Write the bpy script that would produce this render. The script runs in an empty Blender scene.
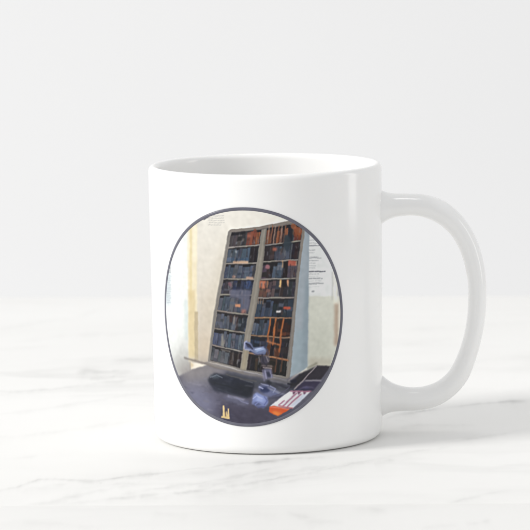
import bpy, math, random
import numpy as np

# ------------------------------------------------------------------ camera, light, exposure
MM = 0.001
scene = bpy.context.scene
col = scene.collection

CAM_D, CAM_H, PITCH, ROLL = 1200.0, 212.21, 0.125429, 0.014835
cam_data = bpy.data.cameras.new("camera")
cam = bpy.data.objects.new("camera", cam_data)
col.objects.link(cam)
cam_data.sensor_width = 36.0
cam_data.lens = 36.0 * 3433.49 / 530.0
cam_data.shift_x = (265.0 - 266.483) / 530.0
cam.location = (0, -CAM_D * MM, CAM_H * MM)
cam.rotation_mode = 'XYZ'
from mathutils import Matrix
cam.matrix_world = (Matrix.Translation((0, -CAM_D * MM, CAM_H * MM)) @ Matrix.Rotation(math.pi / 2 - PITCH, 4, 'X')
                    @ Matrix.Rotation(-ROLL, 4, 'Z'))
cam_data.clip_start, cam_data.clip_end = 0.05, 60.0
cam_data.dof.use_dof = True
cam_data.dof.focus_distance = 1.178
cam_data.dof.aperture_fstop = cam_data.lens / 7.0
scene.camera = cam

world = bpy.data.worlds.new("World")
scene.world = world
world.use_nodes = True
bg = world.node_tree.nodes["Background"]
bg.inputs["Color"].default_value = (0.985, 0.99, 1.0, 1)
wn, wl = world.node_tree.nodes, world.node_tree.links
w_tc = wn.new("ShaderNodeTexCoord")
w_dot = wn.new("ShaderNodeVectorMath"); w_dot.operation = 'DOT_PRODUCT'
w_dot.inputs[1].default_value = (-0.76, 0.28, 0.59)        # the studio is brighter to the left, behind and above
w_map = wn.new("ShaderNodeMapRange")
w_map.inputs["From Min"].default_value, w_map.inputs["From Max"].default_value = -1.0, 1.0
w_map.inputs["To Min"].default_value, w_map.inputs["To Max"].default_value = 0.545, 0.80
wl.new(w_tc.outputs["Generated"], w_dot.inputs[0])
wl.new(w_dot.outputs["Value"], w_map.inputs["Value"])
wl.new(w_map.outputs["Result"], bg.inputs["Strength"])

def area(name, loc, target, sx, sy, power, color):
    d = bpy.data.lights.new(name, 'AREA')
    d.shape, d.size, d.size_y, d.energy, d.color = 'RECTANGLE', sx, sy, power, color
    o = bpy.data.objects.new(name, d)
    col.objects.link(o)
    from mathutils import Vector
    o.location = loc
    o.rotation_euler = (Vector(target) - Vector(loc)).to_track_quat('-Z', 'Y').to_euler()
    return o

area("softbox_lamp", (-2.91, -1.06, 1.63), (0, 0, 0.04), 0.85, 0.85, 84.0, (1.0, 0.985, 0.96))
area("wall_fill_light", (0, 0.35, -1.5), (0, 1.30, 0.0), 2.0, 0.3, 6.6, (1.0, 1.0, 1.0))  # added fill, unseen below the slab, to brighten the wall
area("overhead_lamp", (0.12, 0.16, 1.25), (0.06, 0, 0.05), 0.22, 0.22, 0.85, (1.0, 0.99, 0.97))
area("strip_lamp", (0.44, 0.01, 0.178), (0, 0, 0.15), 0.085, 0.30, 0.20, (1.0, 0.99, 0.97))

vs = scene.view_settings
vs.view_transform, vs.look, vs.exposure, vs.gamma = 'Standard', 'None', 0.0, 1.0
vs.use_curve_mapping = False
scene.render.engine = 'CYCLES'
scene.cycles.max_bounces = 10
scene.cycles.diffuse_bounces = 6

# ------------------------------------------------------------------ helpers
def mesh_obj(name, verts, faces, mat, parent=None, smooth=True):
    me = bpy.data.meshes.new(name)
    me.from_pydata([tuple(v) for v in verts], [], faces)
    me.update()
    if smooth:
        me.polygons.foreach_set("use_smooth", np.ones(len(me.polygons), dtype=bool))
    me.materials.append(mat)
    o = bpy.data.objects.new(name, me)
    col.objects.link(o)
    if parent:
        o.parent = parent
    return o

def point_attr(o, name, values, kind='FLOAT'):
    a = o.data.attributes.new(name, kind, 'POINT')
    a.data.foreach_set("value" if kind == 'FLOAT' else "color", np.asarray(values, dtype=np.float32).ravel())

def grid_faces(nr, nc, wrap=False):
    f = []
    for r in range(nr - 1):
        for c in range(nc if wrap else nc - 1):
            d = (c + 1) % nc
            f.append((r * nc + c, r * nc + d, (r + 1) * nc + d, (r + 1) * nc + c))
    return f

def new_mat(name):
    m = bpy.data.materials.new(name)
    m.use_nodes = True
    return m, m.node_tree.nodes, m.node_tree.links, m.node_tree.nodes["Principled BSDF"]

def ramp(nodes, stops):
    r = nodes.new("ShaderNodeValToRGB")
    e = r.color_ramp.elements
    e[0].position, e[0].color = stops[0]
    e[1].position, e[1].color = stops[-1]
    for p, c in stops[1:-1]:
        k = e.new(p); k.color = c
    return r

def g(v):
    return (v, v, v, 1)

# ------------------------------------------------------------------ materials
def glaze_material():
    m, n, l, p = new_mat("white_glaze")
    tc = n.new("ShaderNodeTexCoord")
    no = n.new("ShaderNodeTexNoise")
    no.inputs["Scale"].default_value = 55
    no.inputs["Detail"].default_value = 3
    l.new(tc.outputs["Object"], no.inputs["Vector"])
    r = ramp(n, [(0.3, (0.888, 0.887, 0.88, 1)), (0.7, (0.902, 0.901, 0.895, 1))])
    l.new(no.outputs["Fac"], r.inputs["Fac"])
    l.new(r.outputs["Color"], p.inputs["Base Color"])
    p.inputs["Roughness"].default_value = 0.14
    p.inputs["IOR"].default_value = 1.5
    p.inputs["Subsurface Weight"].default_value = 0.12
    p.inputs["Subsurface Radius"].default_value = (1, 0.9, 0.8)
    p.inputs["Subsurface Scale"].default_value = 0.002
    # a barely uneven glaze
    n2 = n.new("ShaderNodeTexNoise"); n2.inputs["Scale"].default_value = 90
    l.new(tc.outputs["Object"], n2.inputs["Vector"])
    b = n.new("ShaderNodeBump"); b.inputs["Strength"].default_value = 0.04; b.inputs["Distance"].default_value = 0.0004
    l.new(n2.outputs["Fac"], b.inputs["Height"])
    l.new(b.outputs["Normal"], p.inputs["Normal"])
    return m

def ink_material():
    m, n, l, p = new_mat("printed_ink")
    a = n.new("ShaderNodeAttribute"); a.attribute_name = "ink"
    tc = n.new("ShaderNodeTexCoord")
    no = n.new("ShaderNodeTexNoise"); no.inputs["Scale"].default_value = 420; no.inputs["Detail"].default_value = 4
    l.new(tc.outputs["Object"], no.inputs["Vector"])
    r = ramp(n, [(0.3, g(0.97)), (0.7, g(1.0))])
    l.new(no.outputs["Fac"], r.inputs["Fac"])
    mx = n.new("ShaderNodeMix"); mx.data_type = 'RGBA'; mx.blend_type = 'MULTIPLY'
    mx.inputs["Factor"].default_value = 1.0
    l.new(a.outputs["Color"], mx.inputs["A"]); l.new(r.outputs["Color"], mx.inputs["B"])
    l.new(mx.outputs["Result"], p.inputs["Base Color"])
    p.inputs["Roughness"].default_value = 0.3
    p.inputs["Specular IOR Level"].default_value = 0.32
    return m

def border_material():
    m, n, l, p = new_mat("border_ink")
    no = n.new("ShaderNodeTexNoise"); no.inputs["Scale"].default_value = 300
    tc = n.new("ShaderNodeTexCoord"); l.new(tc.outputs["Object"], no.inputs["Vector"])
    r = ramp(n, [(0.3, (0.125, 0.125, 0.16, 1)), (0.7, (0.15, 0.15, 0.185, 1))])
    l.new(no.outputs["Fac"], r.inputs["Fac"]); l.new(r.outputs["Color"], p.inputs["Base Color"])
    p.inputs["Roughness"].default_value = 0.3
    p.inputs["Specular IOR Level"].default_value = 0.32
    return m

def marble_material(name, tone):
    m, n, l, p = new_mat(name)
    tc = n.new("ShaderNodeTexCoord")
    # warp the coordinates, then stretch them along the direction the veins run
    w = n.new("ShaderNodeTexNoise"); w.inputs["Scale"].default_value = 9; w.inputs["Detail"].default_value = 4
    l.new(tc.outputs["Object"], w.inputs["Vector"])
    wv = n.new("ShaderNodeVectorMath"); wv.operation = 'MULTIPLY_ADD'
    wv.inputs[1].default_value = (0.05, 0.05, 0.05)
    l.new(w.outputs["Color"], wv.inputs[0]); l.new(tc.outputs["Object"], wv.inputs[2])
    mp = n.new("ShaderNodeMapping"); mp.inputs["Rotation"].default_value = (0, 0, -0.62)
    mp.inputs["Scale"].default_value = (3.2, 11, 16)
    l.new(wv.outputs["Vector"], mp.inputs["Vector"])
    n1 = n.new("ShaderNodeTexNoise"); n1.inputs["Scale"].default_value = 1.3; n1.inputs["Detail"].default_value = 5
    n1.inputs["Roughness"].default_value = 0.55
    l.new(mp.outputs["Vector"], n1.inputs["Vector"])
    thin = ramp(n, [(0.44, g(0)), (0.5, g(0.20)), (0.56, g(0))])
    l.new(n1.outputs["Fac"], thin.inputs["Fac"])
    n2 = n.new("ShaderNodeTexNoise"); n2.inputs["Scale"].default_value = 0.6; n2.inputs["Detail"].default_value = 3
    l.new(mp.outputs["Vector"], n2.inputs["Vector"])
    gate = ramp(n, [(0.45, g(0)), (0.7, g(1))])
    l.new(n2.outputs["Fac"], gate.inputs["Fac"])
    mul = n.new("ShaderNodeMath"); mul.operation = 'MULTIPLY'
    l.new(thin.outputs["Color"], mul.inputs[0]); l.new(gate.outputs["Color"], mul.inputs[1])
    # the main veins, broken up by fine noise
    a = n.new("ShaderNodeAttribute"); a.attribute_name = "vein"
    n3 = n.new("ShaderNodeTexNoise"); n3.inputs["Scale"].default_value = 130; n3.inputs["Detail"].default_value = 5
    l.new(tc.outputs["Object"], n3.inputs["Vector"])
    brk = ramp(n, [(0.3, g(0.45)), (0.65, g(1.0))])
    l.new(n3.outputs["Fac"], brk.inputs["Fac"])
    mul2 = n.new("ShaderNodeMath"); mul2.operation = 'MULTIPLY'
    l.new(a.outputs["Fac"], mul2.inputs[0]); l.new(brk.outputs["Color"], mul2.inputs[1])
    add = n.new("ShaderNodeMath"); add.operation = 'ADD'; add.use_clamp = True
    l.new(mul.outputs[0], add.inputs[0]); l.new(mul2.outputs[0], add.inputs[1])
    # soft clouds in the white
    n4 = n.new("ShaderNodeTexNoise"); n4.inputs["Scale"].default_value = 0.9; n4.inputs["Detail"].default_value = 6
    l.new(mp.outputs["Vector"], n4.inputs["Vector"])
    base = ramp(n, [(0.3, (0.832 * tone, 0.828 * tone, 0.812 * tone, 1)), (0.65, (0.862 * tone, 0.859 * tone, 0.846 * tone, 1))])
    l.new(n4.outputs["Fac"], base.inputs["Fac"])
    mx = n.new("ShaderNodeMix"); mx.data_type = 'RGBA'
    l.new(add.outputs[0], mx.inputs["Factor"])
    l.new(base.outputs["Color"], mx.inputs["A"])
    mx.inputs["B"].default_value = (0.42, 0.42, 0.41, 1)
    l.new(mx.outputs["Result"], p.inputs["Base Color"])
    p.inputs["Roughness"].default_value = 0.5
    p.inputs["Specular IOR Level"].default_value = 0.08
    return m

def wall_material():
    m, n, l, p = new_mat("white_wall_paint")
    tc = n.new("ShaderNodeTexCoord")
    no = n.new("ShaderNodeTexNoise"); no.inputs["Scale"].default_value = 3; no.inputs["Detail"].default_value = 5
    l.new(tc.outputs["Object"], no.inputs["Vector"])
    r = ramp(n, [(0.3, g(0.835)), (0.7, g(0.85))])
    l.new(no.outputs["Fac"], r.inputs["Fac"]); l.new(r.outputs["Color"], p.inputs["Base Color"])
    p.inputs["Roughness"].default_value = 0.9
    p.inputs["Specular IOR Level"].default_value = 0.1
    return m

GLAZE, INK, BORDER, MARBLE, WALL = glaze_material(), ink_material(), border_material(), marble_material("white_marble", 1.0), wall_material()
MARBLE_GREY = marble_material("grey_white_marble", 0.955)

# ------------------------------------------------------------------ the setting: wall and marble slab
Y_WALL = 1.30
wall = mesh_obj("wall", [(-4, Y_WALL, -3), (4, Y_WALL, -3), (4, Y_WALL, 2.5), (-4, Y_WALL, 2.5),
                         (-4, Y_WALL + .1, -3), (4, Y_WALL + .1, -3), (4, Y_WALL + .1, 2.5), (-4, Y_WALL + .1, 2.5)],
                [(0, 1, 2, 3), (5, 4, 7, 6), (3, 2, 6, 7), (4, 5, 1, 0), (0, 3, 7, 4), (1, 5, 6, 2)], WALL, smooth=False)
wall["kind"] = "structure"
wall["label"] = "plain pale grey wall behind the marble slab"

VEINS = """1.6|.35|-111.2,107.7 -106,106.9 -100.8,106 -95.6,105.1 -90,107.6 -84.3,110.1 -77.8,114.9 -71.3,119.7 -64.7,123.4 -58,127.1 -52.3,131.5 -46.5,135.9
3|.4|-76.9,151.4 -71.8,153.5 -62.9,150.1 -58.2,152.2
2.2|.35|-69.7,143.2 -63.8,135.1 -59.3,139.6
3.2|.38|-64.1,178.9 -56.2,184.8 -48.1,185.3 -43,187.5 -38,189.7
2|.13|-106.7,52.4 -101.9,54.2 -97.1,56 -92.3,57.7 -87,61.7 -81.6,65.7 -76.9,70.6 -72.2,75.4 -67.4,80.3 -62.6,84.5 -57.7,88.7 -52.8,92.9 -45.4,101.7
2.4|.16|-102.7,3.5 -97.5,4.1 -92.2,4.6 -86.2,8.2 -80.2,11.8 -75.9,15.1 -71.6,18.3 -66.4,22.6 -61.2,26.9 -55,30.6 -48.8,34.3
1.5|.6|-91.3,-98.1 -87.5,-94.5 -83.6,-90.9 -80.3,-84.2 -76.9,-77.4 -71.3,-77 -65.4,-81 -57.8,-80.7 -50.4,-76 -43.2,-72.1 -39.1,-70.1 -35,-68.2 -29.2,-64.6 -23.4,-60.9 -17.6,-57.7 -11.7,-54.5 -6.6,-52.6 -1.5,-50.7 4.5,-48.4 10.5,-46 15,-44.2 19.6,-42.4 24.2,-40.5
1.5|.4|-57.8,-80.7 -55,-85.3
2.4|.22|-79.8,-122.4 -75.2,-119.4 -70.6,-116.5 -66.1,-111 -61.5,-105.5 -55.4,-97.4 -51.5,-94.3 -47.5,-91.1 -41.9,-87.2 -36.2,-83.3
2|.45|-64,-118.7 -59.3,-116.5 -54.6,-114.4 -49.9,-112.3 -45.1,-110.1 -40.4,-108 -35.6,-105.8 -31.6,-104.8 -27.5,-103.9 -22.7,-99.5 -17.9,-95.2 -13.8,-93.8 -9.7,-92.4 -5.7,-88.8 -1.5,-85.1 4.3,-79.9 10.1,-74.5 15.2,-69.5 20.3,-64.5 24.9,-59.9 29.5,-55.4 34.2,-50.8 39.4,-47.5 44.7,-44.1
2.2|.3|-51.6,-109.6 -47.5,-105.4 -43.3,-101.2 -39.1,-97 -34.8,-94.4 -30.5,-91.9 -26.2,-89.3 -20.5,-85.4 -14.8,-81.4 -10.7,-76.4 -6.5,-71.4 -2.1,-66.9 2.4,-62.4 6.9,-57.9
3.5|.25|-25.9,-104.8 -21,-103.5 -17,-101.3 -13,-99
1.8|.35|20.2,-68.1 27.9,-57.7 32.7,-55.3 39.3,-51.2 43.4,-49.7
2.6|.45|34.7,-56.4 40.2,-53.2
1.5|.25|35.9,-50 42.1,-43.4 48.4,-36.8 53.1,-34 57.8,-31.1 62.6,-28.3
1.6|.3|55.6,-127.8 59.8,-123.6 64,-119.4 70.9,-112.4 78.3,-107.9
1.5|.6|41.5,30.7 48.1,40.9 55.7,46.8 62.4,51.2 69.1,55.6 75.8,58.9 82.5,62.3 88.2,64.4 94,66.5 99.8,68.7
1.8|.2|59.7,-18.2 65.1,-15.7 70.5,-13.2 76,-8.6 81.6,-4 87.3,1.6 93.1,7.3
2.4|.25|41.3,5.5 47.8,11.2 54.3,16.9 59.7,16.4 65,16 69.6,16.6 74.1,17.3
1.6|.2|43.2,28.4 49.3,25.8 55.9,12.6
3|.1|-120.2,272.2 -115.2,277.7 -110.1,283.3 -105,288.9 -99.9,294.5 -92.5,300 -85.1,305.5 -80.6,318.8 -76,332.3 -71.4,346.1
3|.1|-108.9,235.8 -103.8,239.6 -98.8,243.4 -93.7,247.2 -88.6,251.1 -83,252 -77.3,252.9 -71.7,253.8 -66,254.7 -60.3,255.6 -54.6,256.5
3|.08|56.7,253.9 62.8,256.3 68.9,258.6 75.1,261 81.2,263.4 87.4,265.8 93.5,266.9 99.6,268.1 105.8,269.3 111.9,270.5 118.1,271.7
2.5|.08|-115.6,213.8 -109.9,216.1 -104.3,218.3 -98.6,220.5 -92.8,222.8 -87.1,225
3|.1|59.9,138.4 65.2,144.3 70.4,150.2 75.7,156.1 81.1,162.1 87,166.8 93,171.6 99,176.3 105,181.1 111.1,185.9
2|.12|70.2,-72.1 74.6,-68.9 79,-65.6 83.5,-62.2 87.9,-58.9
2|.1|-92.3,-40.5 -88,-37.7 -83.6,-34.8 -79.2,-32
3|.08|52.9,211 60.4,217.3 68.1,223.6 74.5,225.8 80.9,228.1
3|.16|-67.1,-121.7 -61.5,-117.2 -55.8,-116.4 -50.2,-111.9 -44.5,-110.2 -38.8,-105.5
2.4|.22|-44.9,-116.1 -39.6,-112.7 -34.2,-110 -28.8,-105.9 -23.3,-102.7 -17.9,-97.4
3.4|.2|-35.3,-115.5 -29.6,-110.6 -23.9,-108.2 -18.1,-102.5 -12.3,-98.5 -6.5,-94.7
2.6|.26|-27.7,-97.1 -22.8,-91.3 -17.7,-90.1 -12.7,-86.1 -7.6,-80.1 -2.5,-76.5
2.2|.18|-20.9,-110.9 -15.8,-107.5 -10.7,-102.9 -5.5,-98 -0.2,-91.7 5,-88.6
2.6|.22|-9.8,-81.1 -3.9,-75.1 2.1,-72.3 8.2,-68.2 14.3,-62.1 20.4,-60.6
3.2|.2|-39.7,-77.9 -33.1,-75.4 -26.6,-69.9 -20,-66.6 -13.3,-63.2 -6.6,-59.1
3|.2|5.1,-74.1 9.6,-69.5 14.2,-66.9 18.7,-62.4 23.3,-59.5 28,-54.8
2|.15|-4.8,-97 0.1,-91.9 5,-88.7 10,-82.6 15,-79.3 20.1,-75.1
3|.22|23.8,-61.1 27.9,-59.1 32,-55 36.2,-51.8 40.3,-51.4 44.6,-46.5
2.6|.18|-52.6,-87.2 -50,-85.5 -47.4,-84.2 -44.7,-85.9 -42.2,-83.5 -39.5,-84.1
2.6|.14|-81.6,-96.7 -78.6,-92.4 -75.3,-92.8 -72.1,-90.5 -69.1,-87.1 -65.8,-86.2
4|.2|-76.3,140.8 -71.4,144.6 -66.3,146.4 -61.3,149.7 -56.1,149.9 -51,150.5
2|.3|-71.9,132.3 -68.7,135.2 -65.2,133.1 -62,136.4 -58.6,137.9 -55.2,137.7
2|.3|-59.9,174.1 -57.6,177.8 -55.1,176.8 -52.7,176.3 -50.3,178.4 -47.9,179.4"""
VEINS_FRONT = """3|.2|-12.7,-135.6 -6.3,-137.7 -1.9,-141.2 2.4,-144.7
2.5|.28|4.7,-136.9 10.9,-145.3 15.4,-152 21.5,-157.1
2|.2|25.3,-132.8 31.5,-134.1 37.1,-137.8
3|.15|9.2,-153.1 13.9,-154.4 18.5,-155.8 23.1,-157.2
2|.25|59.9,-161.5 64.1,-158.7 68.6,-155.9
3|.1|-81.4,-144.7 -77.3,-146.6 -73.3,-148.5 -69.3,-150.3 -65.3,-152.2 -61.3,-154.8 -57.3,-157.4 -53.3,-160 -49.3,-162.6
3|.1|-37.9,-135.3 -33.6,-137.8 -29.4,-140.2 -25.1,-142.6
3|.1|45.8,-166.6 50,-164.8 54.2,-163.1 58.4,-161.4"""

def build_slab(yf, yb, slope_f, slope_b, z0, veins, mat, label):
    xs = np.concatenate([np.array([-600, -450, -320, -230, -180]), np.arange(-140, 140.1, 0.4), np.array([180, 230, 320, 450, 600])])
    front = yf - xs * slope_f
    back = yb - xs * slope_b
    t = np.linspace(0, 1, 330) ** 1.25
    T, X = np.meshgrid(t, xs, indexing='ij')
    Yt = front[None, :] * (1 - T) + back[None, :] * T
    rows = []
    Rb, TH = 0.18, 20.0
    # front face, rounded arris, top, rounded arris, back face
    rows.append(np.stack([xs, front, np.full_like(xs, -TH)], 1))
    rows.append(np.stack([xs, front, np.full_like(xs, -10.0)], 1))
    for k in range(0, 5):
        a = math.pi / 2 * k / 5
        rows.append(np.stack([xs, front + Rb * (1 - math.cos(a)), np.full_like(xs, -Rb + Rb * math.sin(a))], 1))
    nf = len(rows)
    for i in range(len(t)):
        y = (front + Rb) * (1 - t[i]) + (back - Rb) * t[i]
        rows.append(np.stack([xs, y, np.zeros_like(xs)], 1))
    for k in range(4, -1, -1):
        a = math.pi / 2 * k / 5
        rows.append(np.stack([xs, back - Rb * (1 - math.cos(a)), np.full_like(xs, -Rb + Rb * math.sin(a))], 1))
    rows.append(np.stack([xs, back, np.full_like(xs, -TH)], 1))
    V = np.concatenate(rows)
    V[:, 2] += z0
    V *= MM
    nr, nc = len(rows), len(xs)
    faces = grid_faces(nr, nc)
    faces.append(tuple(range(nc)) [::-1] + tuple((nr - 1) * nc + c for c in range(nc)))
    faces.append(tuple(r * nc for r in range(nr)))
    faces.append(tuple(r * nc + nc - 1 for r in range(nr))[::-1])
    o = mesh_obj("marble_slab", V, faces, mat)
    # main veins: distance to drawn vein lines, wobbling as they run
    rng = np.random.RandomState(3)
    P = V / MM
    px, py = P[:, 0], P[:, 1] * 0.145
    val = np.zeros(len(P))
    top = np.zeros(len(P), bool); top[nf * nc:(nf + len(t)) * nc] = True
    for ln in veins.strip().split('\n'):
        w, a, pts = ln.split('|')
        w, a = float(w) * 0.36, float(a)
        q = np.array([[float(c) for c in s.split(',')] for s in pts.split()])
        # subdivide and wobble
        s = np.linspace(0, len(q) - 1, (len(q) - 1) * 6 + 1)
        qx = np.interp(s, np.arange(len(q)), q[:, 0]); qy = np.interp(s, np.arange(len(q)), q[:, 1])
        wob = np.convolve(rng.normal(0, 1, len(s) + 8), np.ones(5) / 5, 'same')[4:-4] * 1.4
        qy = (qy + wob) * 0.145
        amp = np.clip(0.75 + 0.5 * np.convolve(rng.normal(0, 1, len(s) + 8), np.ones(7) / 7, 'same')[4:-4] * 1.6, .25, 1.25)
        ww = w * np.clip(1 + 0.8 * np.convolve(rng.normal(0, 1, len(s) + 8), np.ones(7) / 7, 'same')[4:-4], .5, 1.8)
        fade = np.minimum(1, np.minimum(np.arange(len(s)), np.arange(len(s))[::-1]) / (0.18 * len(s)) + .05)
        sel = np.where(top & (px > qx.min() - 6) & (px < qx.max() + 6) & (py > qy.min() - 4 * w - 1) & (py < qy.max() + 4 * w + 1))[0]
        best = np.full(len(sel), 9e9); ba = np.zeros(len(sel)); bw = np.ones(len(sel)); side = np.zeros(len(sel))
        for i in range(len(s) - 1):
            ax, ay, bx, by = qx[i], qy[i], qx[i + 1], qy[i + 1]
            dx, dy = bx - ax, by - ay
            tt = np.clip(((px[sel] - ax) * dx + (py[sel] - ay) * dy) / (dx * dx + dy * dy + 1e-9), 0, 1)
            ex, ey = px[sel] - ax - tt * dx, py[sel] - ay - tt * dy
            d = np.hypot(ex, ey)
            k = d < best
            best[k] = d[k]; ba[k] = (amp[i] * fade[i] * (1 - tt) + amp[i + 1] * fade[i + 1] * tt)[k]
            bw[k] = ww[i]; side[k] = ey[k]
        wid = bw * np.where(side > 0, 0.8, 1.35)          # crisp on one side, feathered on the other
        val[sel] = np.maximum(val[sel], a * ba * (0.62 * np.exp(-(best / (0.55 * wid)) ** 2) + 0.38 * np.exp(-best / (1.3 * wid))))
    point_attr(o, "vein", val)
    o["kind"] = "structure"
    o["label"] = label
    return o

build_slab(-126.0, 367.2, 0.052, 0.089, 0.0, VEINS, MARBLE, "white marble slab with grey veins carrying the mug")
build_slab(-460.0, -126.12, 0.052, 0.052, -0.05, VEINS_FRONT, MARBLE_GREY, "slightly greyer marble slab butted against the front of the first")

# ------------------------------------------------------------------ the mug
R_TOP, R_BOT, H_MUG, WALL_T = 41.0, 40.2, 96.8, 3.3
def r_out(z):
    return R_BOT + (R_TOP - R_BOT) * z / H_MUG

mug = bpy.data.objects.new("mug", None)
col.objects.link(mug)
mug["label"] = "white ceramic coffee mug with a round printed picture of a type case, on white marble"
mug["category"] = "mug"

def build_body():
    prof = [(0.001, 2.2), (20, 2.2), (33.0, 2.0), (34.6, 0.9), (35.6, 0.25), (36.4, 0.05), (37.0, 0.12)]
    c = (r_out(0) - 3.0, 3.4)
    for k in range(9):                                    # rounded heel
        a = -math.pi / 2 + math.pi / 2 * k / 8
        prof.append((c[0] + 3.0 * math.cos(a) * (1 if k else 1), c[1] + 3.2 * math.sin(a) + 0.0))
    for z in np.linspace(6, H_MUG - 3.2, 26):
        prof.append((r_out(z), z))
    ro = r_out(H_MUG); rm = ro - WALL_T / 2
    for k in range(0, 15):                                # rounded lip
        a = math.pi * k / 14
        prof.append((rm + WALL_T / 2 * math.cos(a), H_MUG - 2.0 + 2.0 * math.sin(a)))
    ri = ro - WALL_T
    for z in np.linspace(H_MUG - 4, 14, 22):
        prof.append((ri - (H_MUG - z) * 0.008, z))
    rf = ri - 0.7
    for k in range(1, 8):
        a = math.pi / 2 * k / 7
        prof.append((rf - 8 + 8 * math.cos(a), 13.5 - 8 * math.sin(a)))
    prof += [(18, 5.4), (0.001, 5.4)]
    N = 192
    V = []
    for r, z in prof:
        for k in range(N):
            a = 2 * math.pi * k / N
            V.append((r * math.cos(a) * MM, r * math.sin(a) * MM, z * MM))
    return mesh_obj("body", V, grid_faces(len(prof), N, True), GLAZE, mug)

build_body()

def catmull(P, n):
    P = np.asarray(P, float)
    d = np.r_[0, np.cumsum(np.hypot(*(np.diff(P, axis=0)).T))]
    # natural cubic through the points, by chord length
    out = []
    s = np.linspace(0, d[-1], n)
    m = np.gradient(P, d, axis=0)
    for v in s:
        i = min(np.searchsorted(d, v, side='right') - 1, len(d) - 2)
        h = d[i + 1] - d[i]; t = (v - d[i]) / h
        h00, h10, h01, h11 = 2*t**3-3*t**2+1, t**3-2*t**2+t, -2*t**3+3*t**2, t**3-t**2
        out.append(h00 * P[i] + h10 * h * m[i] + h01 * P[i + 1] + h11 * h * m[i + 1])
    return np.array(out)

def build_handle():
    outer = [(38.6, 88.6), (41.2, 86.6), (44.2, 85.7), (48.7, 85.5), (57.1, 84.8), (63.2, 82.4), (69.0, 77.3), (73.7, 69.9), (76.3, 61.9),
             (77.2, 56.0), (77.4, 49.6), (77.0, 41.6), (75.7, 34.2), (73.4, 26.0), (70.6, 19.2), (66.2, 13.9), (60.0, 9.9), (52.8, 8.3), (46.5, 8.1), (42.6, 7.6), (38.6, 5.6)]
    inner = [(38.6, 73.0), (41.2, 75.2), (43.9, 76.7), (47.6, 77.5), (53.9, 77.4), (60.2, 74.9), (65.1, 70.5), (68.3, 64.6), (70.3, 57.4),
             (70.9, 53.5), (71.0, 49.7), (70.6, 41.7), (69.3, 34.4), (66.9, 27.4), (63.8, 21.8), (59.8, 18.4), (53.4, 16.5), (47.6, 16.9), (43.6, 18.4), (41.2, 20.2), (38.6, 22.8)]
    NS, NC = 120, 40
    A, B = catmull(outer, NS), catmull(inner, NS)
    V = []
    for i in range(NS):
        c = (A[i] + B[i]) / 2; h = (A[i] - B[i]) / 2
        s = i / (NS - 1)
        e = max(0, 1 - min(s, 1 - s) / 0.075)
        half_w = 5.9 + 2.4 * e ** 1.6
        for k in range(NC):
            a = 2 * math.pi * k / NC
            ca, sa = math.cos(a), math.sin(a)
            x2, y2 = ca, sa                               # oval section
            p = c + h * x2
            V.append((p[0] * MM, y2 * half_w * MM, p[1] * MM))
    f = grid_faces(NS, NC, True)
    f.append(tuple(range(NC))[::-1]); f.append(tuple((NS - 1) * NC + k for k in range(NC)))
    return mesh_obj("handle", V, f, GLAZE, mug)

build_handle()

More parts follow.
